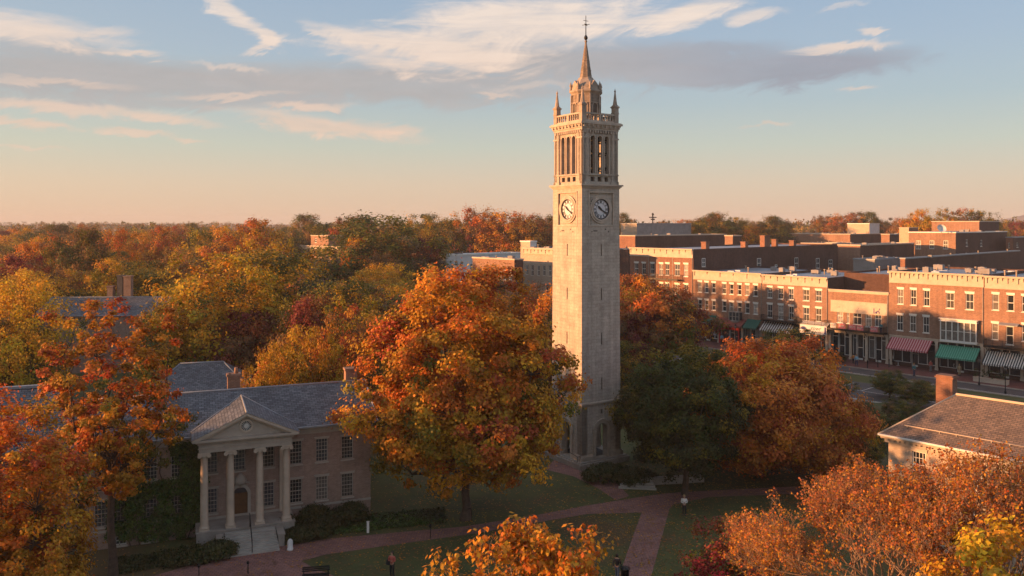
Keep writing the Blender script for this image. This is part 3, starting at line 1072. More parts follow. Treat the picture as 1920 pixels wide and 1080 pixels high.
def window(parent, x, z0, w, h, y=0.1, cols=1, rows=2, frame='white_paint', lintel='cream_paint', sill='cream_paint', glass='glass', t=0.06, arch=False, name='window', lh=0.2):
    """window frame (the thing's part) with pane, lintel and sill as sub-parts; opening z0..z0+h, centred x; y = frame plane"""
    key = (round(w, 2), round(h, 2), cols, rows, frame, round(t, 3))
    if key not in WCACHE:
        f = MB()
        f.box(-w / 2, -w / 2 + t, 0, 0.06, 0, h); f.box(w / 2 - t, w / 2, 0, 0.06, 0, h)
        f.box(-w / 2 + t, w / 2 - t, 0, 0.06, 0, t); f.box(-w / 2 + t, w / 2 - t, 0, 0.06, h - t, h)
        f.box(-w / 2 + t, w / 2 - t, -0.012, 0.05, h / 2 - t / 2, h / 2 + t / 2)
        mt = t * 0.45
        for i in range(1, cols):
            xx = -w / 2 + w * i / cols
            f.box(xx - mt / 2, xx + mt / 2, 0.008, 0.045, t, h - t)
        for j in range(1, rows):
            zz = h * j / rows
            if abs(zz - h / 2) > 0.02:
                f.box(-w / 2 + t, w / 2 - t, 0.011, 0.042, zz - mt / 2, zz + mt / 2)
        g_ = MB(); g_.face([(-w / 2 + 0.01, 0.035, 0.01), (w / 2 - 0.01, 0.035, 0.01), (w / 2 - 0.01, 0.035, h - 0.01), (-w / 2 + 0.01, 0.035, h - 0.01)])
        WCACHE[key] = (f.mesh('window_frame', [frame]), g_.mesh('window_pane', [glass]), {})
    fm, gmesh, extra = WCACHE[key]
    o = link(name, fm, parent, (x, y, z0))
    gk = ('g', glass)
    if gk not in extra:
        extra[gk] = gmesh.copy()
        extra[gk].materials[0] = MAT[glass]
    link('pane', extra[gk], o)
    if lintel:
        lk = ('l', lintel, round(lh, 2))
        if lk not in extra:
            l_ = MB(); l_.box(-w / 2 - 0.1, w / 2 + 0.1, -0.07, 0.0, 0, lh); l_.box(-w / 2 - 0.14, w / 2 + 0.14, -0.1, -0.0, lh, lh + 0.06)
            extra[lk] = l_.mesh('lintel', [lintel])
        link('lintel', extra[lk], o, (0, -y, h))
    if sill:
        sk = ('s', sill)
        if sk not in extra:
            l_ = MB(); l_.box(-w / 2 - 0.08, w / 2 + 0.08, -0.12, 0.02, -0.12, 0.0)
            extra[sk] = l_.mesh('sill', [sill])
        link('sill', extra[sk], o, (0, -y, 0))
    return o


def shell(parent, x0, x1, ydep, z1, holes, mats, depth=0.16, wallname='wall', z0=0.0, side=None, rear_holes=()):
    """four walls of a box building; front at y=0 with openings; side walls may have another material"""
    mb = MB()
    mb.wall(x0, x1, z0, z1, holes, 0.0, depth, 0)
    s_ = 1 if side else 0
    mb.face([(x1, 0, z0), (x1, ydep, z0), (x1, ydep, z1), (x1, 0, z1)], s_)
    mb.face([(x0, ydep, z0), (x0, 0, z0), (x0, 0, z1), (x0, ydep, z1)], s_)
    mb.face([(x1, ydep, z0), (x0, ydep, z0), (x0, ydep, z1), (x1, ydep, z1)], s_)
    return mb.build(wallname, [mats] + ([side] if side else []), parent)


def cornice(parent, x0, x1, ztop, h, proj, mat, brackets=0.0, bsize=0.3, dent=0.0, y=0.0):
    mb = MB()
    mb.box(x0, x1, y - proj * 0.25, y + 0.15, ztop - h, ztop - 0.3)
    mb.box(x0 - 0.02, x1 + 0.02, y - proj * 0.35, y - proj * 0.25, ztop - h, ztop - h + 0.14)
    mb.box(x0 - 0.05, x1 + 0.05, y - proj * 0.8, y + 0.15, ztop - 0.3, ztop - 0.14)
    mb.box(x0 - 0.1, x1 + 0.1, y - proj, y + 0.15, ztop - 0.14, ztop)
    if brackets:
        n = max(2, int(round((x1 - x0) / brackets)))
        for i in range(n + 1):
            xc = x0 + 0.25 + (x1 - x0 - 0.5) * i / n
            bw_ = 0.07 if i % 2 else 0.10
            zl = ztop - (0.75 if i % 2 else min(h * 0.85, 1.15))
            mb.box(xc - bw_, xc + bw_, y - proj * 0.5, y - proj * 0.25, zl, ztop - 0.42)
            mb.box(xc - bw_ * 1.2, xc + bw_ * 1.2, y - proj * 0.74, y - proj * 0.25, ztop - 0.42, ztop - 0.3)
    if dent:
        n = int((x1 - x0) / dent)
        for i in range(n):
            xc = x0 + (i + 0.5) * (x1 - x0) / n
            mb.box(xc - dent * 0.25, xc + dent * 0.25, y - proj * 0.6, y - proj * 0.25, ztop - 0.48, ztop - 0.3)
    return mb.build('cornice', mat, parent)

# ------------------------------------------------------------------ shops along the main street
SROW = (ST.o.x, ST.o.y, 0)


def px_win(pxc, pt, pb, pw, fr=ST, c=0.0):
    """centre px, top px, bottom px, width px -> x, z0, w, h on the facade plane"""
    x, zt = fr.xz(pxc, pt, c)
    _, zb = fr.xz(pxc, pb, c)
    w = fr.x(pxc + pw / 2, c) - fr.x(pxc - pw / 2, c)
    return x, zb, w, zt - zb


def front_holes(wins):
    return [(x - w / 2, x + w / 2, z, z + h) for x, z, w, h in wins]


def flat_top(parent, x0, x1, ydep, z, mat='flat_roof', par=0.35, brick=None):
    mb = MB()
    mb.box(x0 + 0.25, x1 - 0.25, 0.3, ydep - 0.25, z - par - 0.2, z - par)
    mb.build('roof', mat, parent)
    if brick:
        mb = MB()
        mb.box(x0, x0 + 0.3, 0.3, ydep, z - 0.3, z + 0.02); mb.box(x1 - 0.3, x1, 0.3, ydep, z - 0.3, z + 0.02); mb.box(x0, x1, ydep - 0.3, ydep + 0.02, z - 0.3, z + 0.04)
        mb.build('parapet', brick, parent)


def roof_bits(parent, x0, x1, y0, y1, z, seed, n=6):
    n = int(n * 1.6)
    r = random.Random(seed)
    for k in range(n):
        x, y = r.uniform(x0 + 1, x1 - 1), r.uniform(y0, y1)
        t_ = r.random()
        mb = MB()
        if t_ < 0.45:
            h = r.uniform(0.5, 1.1)
            mb.lathe([(0.13, z), (0.13, z + h), (0.2, z + h + 0.02), (0.2, z + h + 0.12)], x, y, 10)
            mb.build('vent_pipe', 'cream_paint', parent)
        elif t_ < 0.75:
            w, d, h = r.uniform(0.8, 1.6), r.uniform(0.7, 1.2), r.uniform(0.5, 1.0)
            mb.box(x, x + w, y, y + d, z + 0.12, z + h)
            mb.box(x + 0.1, x + 0.2, y, y + d, z, z + 0.12); mb.box(x + w - 0.2, x + w - 0.1, y, y + d, z, z + 0.12)
            mb.lathe([(0.3, z + h), (0.3, z + h + 0.06)], x + w / 2, y + d / 2, 12)
            mb.build('air_conditioner', 'grey_render', parent)
        else:
            w = r.uniform(1.0, 2.0)
            mb.box(x, x + w, y, y + 0.8, z, z + 0.22)
            mb.box(x + 0.06, x + w - 0.06, y + 0.06, y + 0.74, z + 0.22, z + 0.27)
            mb.build('skylight', 'pale_roof', parent)


def awning(label, x0, x1, zt, zb, proj, ma, mb_, n=1, valance=0.25, y=-0.06, z_under=None):
    """sloping fabric awning in alternating stripes, with side cheeks, scalloped valance and metal arms"""
    t_ = thing('awning', label, 'awning', (ST.w((x0 + x1) / 2, y)[0], ST.w((x0 + x1) / 2, y)[1], zb), ST.ang, 'shop awnings along the street')
    mb = MB()
    w = (x1 - x0)
    h = zt - zb
    for i in range(n):
        a, b2 = -w / 2 + w * i / n, -w / 2 + w * (i + 1) / n
        k = i % 2
        m_ = 6
        for j in range(m_):
            s0, s1 = j / m_, (j + 1) / m_
            sg = lambda s: 0.05 * math.sin(math.pi * s)
            mb.face([(a, -proj * s1, h * (1 - s1) - sg(s1)), (b2, -proj * s1, h * (1 - s1) - sg(s1)), (b2, -proj * s0, h * (1 - s0) - sg(s0)), (a, -proj * s0, h * (1 - s0) - sg(s0))], k)
            mb.face([(a, -proj * s0, h * (1 - s0) - sg(s0) - 0.03), (b2, -proj * s0, h * (1 - s0) - sg(s0) - 0.03), (b2, -proj * s1, h * (1 - s1) - sg(s1) - 0.03), (a, -proj * s1, h * (1 - s1) - sg(s1) - 0.03)], k)
    mb.build('canopy', [ma, mb_], t_)
    mb = MB()
    ns = max(n, int(w / 0.4))
    for i in range(ns):
        a, b2 = -w / 2 + w * i / ns, -w / 2 + w * (i + 1) / ns
        c = (a + b2) / 2
        mb.prism_y([(a, -valance * 0.7), (c - (b2 - a) * 0.25, -valance), (c + (b2 - a) * 0.25, -valance), (b2, -valance * 0.7), (b2, 0), (a, 0)], -proj - 0.015, -proj + 0.005, i % 2 if n > 1 else 0)
    mb.build('valance', [ma, mb_], t_)
    mb = MB()
    for xx in (-w / 2 + 0.02, w / 2 - 0.02):
        mb.tube((xx, 0, -0.02), (xx, -proj, -0.02), 0.025)
        mb.tube((xx, 0, h - 0.05), (xx, -proj, -0.0), 0.02)
    mb.tube((-w / 2, -proj, -0.02), (w / 2, -proj, -0.02), 0.025)
    mb.build('frame', 'black_metal', t_)
    return t_


def balcony(parent, x0, x1, zf, proj, rail_h=1.0, step=0.16, y=0.0, mat='black_metal', brackets=3):
    mb = MB()
    mb.box(x0, x1, y - proj, y, zf - 0.14, zf)
    mb.box(x0 - 0.05, x1 + 0.05, y - proj - 0.05, y - proj, zf - 0.2, zf + 0.03)
    for i in range(brackets + 1):
        xx = x0 + 0.2 + (x1 - x0 - 0.4) * i / brackets
        mb.tube((xx, y, zf - 1.1), (xx, y - proj * 0.85, zf - 0.18), 0.045)
        mb.tube((xx, y - 0.03, zf - 1.1), (xx, y - 0.03, zf - 0.15), 0.04)
    b_ = mb.build('balcony', mat, parent)
    mb = MB()
    zr = zf + rail_h
    mb.box(x0, x1, y - proj - 0.02, y - proj + 0.03, zr - 0.05, zr)
    mb.box(x0, x0 + 0.05, y - proj, y, zr - 0.05, zr); mb.box(x1 - 0.05, x1, y - proj, y, zr - 0.05, zr)
    mb.box(x0, x1, y - proj - 0.01, y - proj + 0.02, zf + 0.1, zf + 0.14)
    n = int((x1 - x0) / step)
    for i in range(n + 1):
        xx = x0 + (x1 - x0) * i / n
        wd = 0.03 if i % 8 == 0 else 0.011
        mb.box(xx - wd, xx + wd, y - proj - wd * 0.5, y - proj + wd, zf, zr - 0.05)
    for yy in np.arange(0.15, proj, step):
        for xx in (x0 + 0.02, x1 - 0.03):
            mb.box(xx, xx + 0.02, y - yy, y - yy + 0.02, zf, zr - 0.05)
    mb.build('railing', mat, b_)
    return b_


def storefront(parent, x0, x1, ztop, pilasters, frame='white_paint', transom=0.7, door=None, base=0.5, basemat='dark_and_shaded_brick', fascia='cream_paint', lead=0.9, cols=None, z0=0.14):
    """ground floor between pilasters: fascia board, display windows, door; recessed"""
    mb = MB()
    mb.box(x0, x1, -0.18, 0.05, ztop - 0.28, ztop)
    mb.box(x0 - 0.05, x1 + 0.05, -0.26, 0.05, ztop, ztop + 0.1)
    mb.build('fascia', fascia, parent)
    for p_ in pilasters:
        mb = MB()
        mb.box(p_ - 0.22, p_ + 0.22, -0.14, 0.1, z0, ztop - 0.28)
        mb.box(p_ - 0.27, p_ + 0.27, -0.19, 0.1, z0, z0 + 0.35)
        mb.box(p_ - 0.27, p_ + 0.27, -0.19, 0.1, ztop - 0.5, ztop - 0.28)
        mb.build('pilaster', fascia, parent)
    ps = sorted(pilasters)
    for i in range(len(ps) - 1):
        a, b2 = ps[i] + 0.22, ps[i + 1] - 0.22
        dcx = (a + b2) / 2 if door is None else door[i % len(door)] * (b2 - a) + a
        segs = []
        if dcx is not None and b2 - a > 2.2:
            segs = [(a, dcx - 0.55, 0), (dcx - 0.55, dcx + 0.55, 1), (dcx + 0.55, b2, 0)]
        else:
            segs = [(a, b2, 0)]
        for (s0, s1, isd) in segs:
            if s1 - s0 < 0.35:
                continue
            yb = 0.5 if not isd else 0.75
            zt = ztop - 0.28
            if isd:
                f = MB()
                f.box(s0, s0 + 0.1, yb, yb + 0.08, z0, zt); f.box(s1 - 0.1, s1, yb, yb + 0.08, z0, zt)
                f.box(s0 + 0.1, s1 - 0.1, yb, yb + 0.08, z0, z0 + 0.3); f.box(s0 + 0.1, s1 - 0.1, yb, yb + 0.08, z0 + 2.1, z0 + 2.2); f.box(s0 + 0.1, s1 - 0.1, yb, yb + 0.08, zt - 0.1, zt)
                d_ = f.build('door', frame, parent)
                g_ = MB(); g_.box(s0 + 0.1, s1 - 0.1, yb + 0.05, yb + 0.06, z0 + 0.3, zt - 0.1); g_.build('pane', 'glass', d_)
            else:
                bm_ = MB(); bm_.box(s0, s1, yb - 0.05, yb + 0.2, z0, z0 + base); bm_.box(s0, s1, yb - 0.1, yb + 0.2, z0 + base, z0 + base + 0.08)
                bm_.build('stall_riser', basemat, parent)
                f = MB()
                zb = z0 + base + 0.08
                nn = max(1, int(round((s1 - s0) / 1.3)))
                for q in range(nn + 1):
                    xx = s0 + (s1 - s0) * q / nn
                    xx = min(max(xx, s0 + 0.045), s1 - 0.045)
                    f.box(xx - 0.045, xx + 0.045, yb, yb + 0.09, zb, zt)
                f.box(s0, s1, yb + 0.004, yb + 0.08, zt - 0.1, zt); f.box(s0, s1, yb + 0.004, yb + 0.08, zb, zb + 0.08); f.box(s0, s1, yb + 0.004, yb + 0.08, zt - transom - 0.05, zt - transom + 0.05)
                d_ = f.build('shop_window', frame, parent)
                g_ = MB(); g_.box(s0, s1, yb + 0.05, yb + 0.06, zb, zt); g_.build('pane', 'glass_curtain' if (i + isd) % 3 == 2 else 'glass', d_)
    # recess floor, ceiling and dark inside
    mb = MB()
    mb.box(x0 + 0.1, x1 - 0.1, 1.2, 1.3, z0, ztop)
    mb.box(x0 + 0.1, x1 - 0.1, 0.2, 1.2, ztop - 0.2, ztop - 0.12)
    mb.build('shop_recess', 'dark_and_shaded_stone', parent)


def shop_building(label, x0, x1, ztop, depth, wins, brick, side, zshop, cols=1, rows=2, roofmat='flat_roof', corn=1.6, cproj=0.55, cmat='cream_paint', brk=1.4, dent=0.0, extra_holes=(), glass='glass', lintel='white_paint', pilasters=None, **sf):
    b_ = thing('shop_building', label, 'building', SROW, ST.ang, 'brick shop buildings along the main street')
    pil = pilasters or [x0 + 0.3, (x0 + x1) / 2, x1 - 0.3]
    holes = front_holes(wins) + [(pil[0] - 0.0, pil[-1] + 0.0, 0.1, zshop - 0.1)] + list(extra_holes)
    shell(b_, x0 + 0.003, x1 - 0.003, depth, ztop - 0.25, holes, brick, side=side)  # flanks take a darker brick: their shade is in the colour
    for i, (x, z, w, h) in enumerate(wins):
        window(b_, x, z, w, h, 0.09, cols, rows, 'white_paint', lintel, 'white_paint', glass if (i * 7) % 3 else 'glass_curtain', 0.09, lh=0.28)
    if corn:
        cornice(b_, x0 + 0.08, x1 - 0.08, ztop, corn, cproj, cmat, brk, 0.3, dent)
    flat_top(b_, x0, x1, depth, ztop - 0.1, roofmat, 0.3, side)
    storefront(b_, x0 + 0.15, x1 - 0.15, zshop, pil, **sf)
    mb = MB()
    mb.tube((x1 - 0.2, -0.09, zshop), (x1 - 0.2, -0.09, ztop - corn), 0.06)
    mb.build('downpipe', 'grey_trim', b_)
    return b_


R4 = lambda x, y: (x / 4.155 + 1160, y / 4.155 + 380)
R5 = lambda x, y: (x / 4.697 + 1260, y / 4.697 + 470)
R6 = lambda x, y: (x / 4.0 + 1540, y / 4.0 + 480)


def wrow(R, lst, s):
    out = []
    for xc, yt, yb, w in lst:
        a, t0 = R(xc, yt)
        _, b0 = R(xc, yb)
        out.append(px_win(a, t0, b0, w / s))
    return out


xB1a, xB1b = ST.x(1181), ST.x(1300)
xB2b, xB3b, xB4b, xB5b = ST.x(1429.5), ST.x(1553), ST.x(1667), ST.x(1846)
# B1: red brick corner block, farthest
w1 = wrow(R4, [(139, 470, 556, 30), (196, 472, 558, 30), (263, 474, 562, 30), (331, 476, 563, 30), (380, 476, 565, 30), (457, 478, 568, 40), (524, 480, 575, 34)], 4.155)
w1 += wrow(R4, [(139, 612, 690, 30), (196, 616, 690, 30), (263, 620, 695, 30), (331, 628, 700, 30), (380, 630, 705, 30), (457, 636, 712, 40), (524, 638, 735, 34)], 4.155)
b1 = shop_building('red brick corner block with bracketed cream cornice and iron balcony, farthest along the street', xB1a, xB1b, 18.75, 62, w1, 'red_brick', 'dark_and_shaded_brick', 4.6, cols=2, brk=1.7, corn=1.9)
balcony(b1, ST.x(1210), ST.x(1277), ST.xz(1240, 522)[1], 1.3)
for k in range(3):
    xx = ST.x((1216, 1232, 1261)[k])
    mb = MB(); mb.box(xx - 0.06, xx + 0.06, -0.03, 0.0, 7, 16.8); mb.build('downpipe', 'grey_trim', b1)
# windows in the dark flank of B1
flank = Frame(ST.w(xB1b, 0)[0], ST.w(xB1b, 0)[1], math.atan2(0.668, 0.744))
fl = bpy.data.objects.new('flank', None)
for pxc, pt, pb, pw in ((1319, 484, 500, 8), (1423, 484, 503, 9), (1493, 483, 504, 8), (1533, 484, 503, 8), (1557, 487, 502, 8), (1455, 496, 503, 5)):
    x, z, w, h = px_win(pxc, pt, pb, pw, flank)
    o = window(b1, 0, z, max(w * 0.8, 1.0), h, 0, 2, 2, 'white_paint', None, 'cream_paint', 'glass', 0.12)
    o.location = (xB1b + 0.05, x, z)
    o.rotation_euler = (0, 0, math.radians(90))
bpy.data.objects.remove(fl)
for k, (yy, w_, h_) in enumerate(((5, 1.3, 1.5), (20, 1.2, 1.3), (28, 2.4, 2.6), (33, 0.9, 1.7), (41, 1.2, 1.3))):
    mb = MB()
    mb.box(xB1b - 1.6, xB1b - 0.4, yy, yy + w_, 18.2, 18.5 + h_)
    mb.box(xB1b - 1.7, xB1b - 0.3, yy - 0.1, yy + w_ + 0.1, 18.5 + h_, 18.65 + h_)
    mb.build('chimney', 'red_brick', b1)
# B2
w2 = wrow(R4, [(634, 616, 697, 30), (685, 620, 700, 30), (741, 624, 703, 30), (823, 630, 710, 30), (880, 634, 714, 30), (942, 638, 718, 30), (1003, 640, 722, 30), (1067, 642, 728, 34)], 4.155)
w2 += wrow(R4, [(634, 755, 825, 28), (685, 760, 832, 28), (741, 764, 838, 28), (823, 768, 845, 30), (880, 774, 850, 34), (942, 778, 852, 34), (1003, 780, 862, 34), (1067, 788, 868, 34)], 4.155)
b2_ = shop_building('orange brick shop building with eight sash windows a floor and plain cream cornice', xB1b, xB2b, 14.45, 24, w2, 'rust_brick', 'dark_and_shaded_brick', 4.7, brk=3.4, corn=1.9, pilasters=[xB1b + 0.3, ST.x(1348), ST.x(1392), xB2b - 0.3])
roof_bits(b2_, xB1b, xB2b, 4, 20, 14.05, 3, 5)
# B3
w3 = wrow(R5, [(862, 322, 415, 42), (958, 328, 425, 44), (1050, 334, 432, 44), (1183, 342, 440, 54), (1292, 350, 447, 54)], 4.697)
w3 += wrow(R5, [(862, 472, 590, 44), (958, 480, 605, 44), (1050, 490, 608, 44), (1183, 500, 618, 52), (1292, 508, 625, 52)], 4.697)
b3 = shop_building('pink brick shop building with two long iron balconies and grey-cream cornice', xB2b, xB3b, 14.3, 24, w3, 'pink_brick', 'dark_and_shaded_brick', 4.6, cols=2, brk=1.5, corn=1.8, lintel='white_paint', pilasters=[xB2b + 0.3, ST.x(1494), xB3b - 0.3])
zf3 = ST.xz(1470, 602)[1]
balcony(b3, ST.x(1433), ST.x(1494), zf3, 1.2)
balcony(b3, ST.x(1495.5), ST.x(1551), zf3, 1.2)
roof_bits(b3, xB2b, xB3b, 3, 20, 13.9, 8, 8)
# B4: low front with a white board and a balcony hung with banners
w4 = []
for xc, yt, yb, w in ((141, 398, 500, 44), (201, 398, 505, 20), (270, 402, 515, 62), (354, 408, 530, 46), (427, 412, 530, 52)):
    a, t0 = R6(xc, yt)
    _, b0 = R6(xc, yb)
    w4.append(px_win(a, t0, b0, w / 4.0))
b4 = shop_building('low brown brick shop front with a long white board over a balcony of pink banners', xB3b, xB4b, 12.3, 6, w4, 'rust_brick', 'dark_and_shaded_brick', 4.9, cols=2, rows=2, corn=0.5, cproj=0.2, brk=0, lintel=None, glass='glass', pilasters=[xB3b + 0.35, ST.x(1595), ST.x(1625), xB4b - 0.3])
zf4 = ST.xz(1610, 619)[1]
bal4 = balcony(b4, xB3b + 0.2, xB4b - 0.3, zf4, 1.4)
rear = thing('brick_building', 'dark brick block set back behind the low shop front', 'building', SROW, ST.ang)
shell(rear, xB3b + 0.01, xB4b - 0.01, 24, 15.0, [], 'dark_and_shaded_brick', z0=0.0)
rear.location = (ST.w(0, 6.05)[0], ST.w(0, 6.05)[1], 0)
flat_top(rear, xB3b, xB4b, 24, 15.0, 'flat_roof', 0.3, 'dark_and_shaded_brick')
roof_bits(rear, xB3b, xB4b, 3, 18, 14.7, 12, 6)
# the white board with faded marks
x0_, z0_ = ST.xz(1557.5, 583, -0.1); x1_, z1_ = ST.xz(1663, 572, -0.1)
zt_ = ST.xz(1557.5, 562.5, -0.1)[1]
sb = thing('sign_board', 'long blank cream board with faded scribbles above the banner balcony', 'sign', (ST.w(x0_, -0.12)[0], ST.w(x0_, -0.12)[1], z0_), ST.ang)
mb = MB(); mb.box(0, x1_ - x0_, 0, 0.1, 0, zt_ - z0_); mb.box(-0.05, x1_ - x0_ + 0.05, -0.04, 0.1, -0.06, 0.0); mb.box(-0.05, x1_ - x0_ + 0.05, -0.04, 0.1, zt_ - z0_, zt_ - z0_ + 0.06)
mb.build('board', 'cream_paint', sb)
mb = MB()
L = x1_ - x0_
for ax, az_, bx, bz in ((0.12, 0.45, 0.17, 0.62), (0.13, 0.42, 0.15, 0.60), (0.155, 0.5, 0.18, 0.66), (0.165, 0.48, 0.17, 0.6), (0.49, 0.35, 0.51, 0.6), (0.50, 0.62, 0.515, 0.5), (0.48, 0.33, 0.54, 0.33)):
    bar2(mb, ax * L, az_ * 1.5, bx * L, bz * 1.5, 0.05, -0.006, 0.0)
mb.build('marks', 'grey_trim', sb)
solid('sign_navy', (0.04, 0.045, 0.16))
mb = MB()
for ax, az_, bx, bz, w_ in ((0.78, 0.1, 0.78, 0.75, 0.16), (0.80, 0.15, 0.82, 0.4, 0.14), (0.82, 0.12, 0.84, 0.5, 0.16), (0.85, 0.3, 0.88, 0.8, 0.12), (0.87, 0.12, 0.87, 0.4, 0.14)):
    bar2(mb, ax * L, az_ * 1.4, bx * L, bz * 1.4, w_, -0.01, -0.001)
mb.build('lettering', 'sign_navy', sb)
# B5
def r6(lst):
    out = []
    for xc, yt, yb, w in lst:
        a, t0 = R6(xc, yt)
        _, b0 = R6(xc, yb)
        out.append(px_win(a, t0, b0, w / 4.0))
    return out


w5 = r6([(594, 248, 360, 44), (691, 252, 368, 44), (790, 258, 376, 46), (967, 276, 392, 60), (1113, 282, 402, 62)])
w5 += r6([(590, 442, 558, 46), (687, 448, 566, 46), (786, 456, 576, 46)])
b5 = shop_building('tall orange brick shop building with dentilled cream cornice and wide white bay window', xB4b, xB5b, 16.0, 22, w5, 'rust_brick', 'dark_and_shaded_brick', 5.1, cols=2, rows=2, corn=2.0, cproj=0.6, brk=0.75, pilasters=[xB4b + 0.3, ST.x(1756.5), xB5b - 0.3])
roof_bits(b5, xB4b, xB5b, 4, 18, 15.6, 23, 12)
# the bay
bx0, bzb = ST.xz(1765.5, 635, -0.0); bx1, _ = ST.xz(1834, 640, 0)
_, bzt = ST.xz(1765.5, 601, -0.0)
mb = MB()
mb.box(bx0, bx1, -0.7, 0.0, bzb - 0.35, bzb); mb.box(bx0 - 0.1, bx1 + 0.1, -0.85, 0.0, bzt, bzt + 0.16); mb.box(bx0, bx1, -0.75, 0.0, bzt + 0.16, bzt + 0.42); mb.box(bx0 - 0.2, bx1 + 0.2, -0.95, 0.0, bzt + 0.42, bzt + 0.52)
for i in range(7):
    xx = bx0 + (bx1 - bx0) * i / 6
    xx = min(max(xx, bx0 + 0.08), bx1 - 0.08)
    mb.box(xx - 0.07, xx + 0.07, -0.7, -0.56, bzb, bzt)
mb.box(bx0 + 0.1, bx1 - 0.1, -0.66, -0.6, (bzb + bzt) / 2 - 0.04, (bzb + bzt) / 2 + 0.04)
bay = mb.build('bay_window', 'white_paint', b5)
mb = MB(); mb.box(bx0 + 0.02, bx1 - 0.02, -0.6, -0.02, bzb, bzt); mb.build('pane', 'glass_curtain', bay)
# B6
w6 = r6([(1307, 286, 405, 50), (1420, 292, 412, 52), (1530, 300, 420, 52), (1303, 505, 628, 50), (1530, 515, 640, 50)])
dB6 = r6([(1413, 528, 665, 56)])
x6e = xB5b + 15
w6 += [(w6[2][0] + 2.2, w6[2][1], w6[2][2], w6[2][3]), (w6[2][0] + 4.4, w6[2][1], w6[2][2], w6[2][3])]
b6 = shop_building('brick shop building at the right edge with iron balcony and patched cream cornice', xB5b, x6e, 15.9, 22, w6 + dB6, 'rust_brick', 'dark_and_shaded_brick', 4.9, cols=1, rows=2, corn=2.0, cproj=0.6, brk=0.75, pilasters=[xB5b + 0.3, xB5b + 5.2, xB5b + 10, x6e - 0.3])
zf6 = ST.xz(1885, 650)[1]
balcony(b6, xB5b + 0.3, xB5b + 9, zf6, 1.3)
roof_bits(b6, xB5b, x6e, 4, 18, 15.5, 31, 6)
mb = MB()
cx6 = dB6[0][0]
mb.hexa([(cx6 - 1.3, -0.9, dB6[0][1] + dB6[0][3] + 0.15), (cx6 + 1.3, -0.9, dB6[0][1] + dB6[0][3] + 0.15), (cx6 + 1.3, 0, dB6[0][1] + dB6[0][3] + 0.45), (cx6 - 1.3, 0, dB6[0][1] + dB6[0][3] + 0.45),
         (cx6 - 1.3, -0.9, dB6[0][1] + dB6[0][3] + 0.22), (cx6 + 1.3, -0.9, dB6[0][1] + dB6[0][3] + 0.22), (cx6 + 1.3, 0, dB6[0][1] + dB6[0][3] + 0.52), (cx6 - 1.3, 0, dB6[0][1] + dB6[0][3] + 0.52)])
mb.build('door_canopy', 'lead', b6)

# awnings
solid('green_canvas', (0.02, 0.10, 0.075)); solid('red_canvas', (0.30, 0.03, 0.045)); solid('rust_canvas', (0.22, 0.06, 0.045)); solid('plum_canvas', (0.09, 0.03, 0.03))
solid('pink_canvas', (0.55, 0.30, 0.31)); solid('white_canvas', (0.60, 0.56, 0.52)); solid('black_canvas', (0.02, 0.025, 0.025)); solid('teal_canvas', (0.03, 0.20, 0.13)); solid('teal_pale', (0.10, 0.33, 0.24))
solid('bright_red', (0.45, 0.03, 0.03))


def aw(label, pl, pr, pt, pb, proj, ma, mb_, n):
    """pl, pr: px of the wall ends; pt: wall line row at left; pb: front edge row below the left end"""
    x0, x1 = ST.x(pl), ST.x(pr)
    zt = ST.xz((pl + pr) / 2, pt)[1]
    # front edge height from its row at the plane y=-proj
    zb = ST.xz((pl + pr) / 2, pb, -proj)[1]
    return awning(label, x0, x1, zt, zb, proj, ma, mb_, n)


aw('plain dark green canvas awning with an oval white mark', 1303, 1345, 590, 602, 1.9, 'green_canvas', 'green_canvas', 1)
aw('rust brown canvas awning over the bright red shop front', 1349, 1400, 597, 611, 1.9, 'rust_canvas', 'rust_canvas', 1)
aw('plain dark green canvas awning beside the striped brown one', 1402, 1428, 599, 616, 1.9, 'green_canvas', 'green_canvas', 1)
aw('long brown and white striped awning under the iron balcony', 1432, 1493, 604, 622, 1.9, 'plum_canvas', 'white_canvas', 27)
aw('red and pink striped awning beside the low shop front', 1672, 1750, 634, 657, 2.2, 'red_canvas', 'pink_canvas', 33)
aw('green striped awning below the white bay window', 1763, 1839, 649, 673, 2.2, 'teal_canvas', 'teal_pale', 35)
aw('black and white striped awning at the right edge', 1850, 1985, 664, 690, 2.2, 'black_canvas', 'white_canvas', 55)
# oval mark on the first awning
x_, z_ = ST.xz(1307.5, 592, -0.9)
mk = MB(); mk.lathe([(0.75, 0), (0.75, 0.02)], 0, 0, 20)
o = mk.build('sign_disc', 'white_canvas', None, (ST.w(x_, -0.85)[0], ST.w(x_, -0.85)[1], ST.xz(1324, 596, -0.9)[1] + 0.05), ST.ang, warp=lambda x, y, z: (x * 1.3, y * 0.6, z))
o.rotation_euler = (math.radians(28), 0, ST.ang)
tag(o, 'small oval white sign on the green awning', 'sign')

# red shop front details between the green awnings
mb = MB()
xr0, xr1 = ST.x(1349), ST.x(1390)
mb.box(xr0, xr0 + 0.35, -0.3, -0.2, 0.14, 4.3); mb.box(xr1 - 0.6, xr1 - 0.25, -0.3, -0.2, 0.14, 4.3); mb.box(xr0, xr1, -0.32, -0.2, 3.0, 3.5)
mb.build('shop_frame', 'bright_red', b2_)
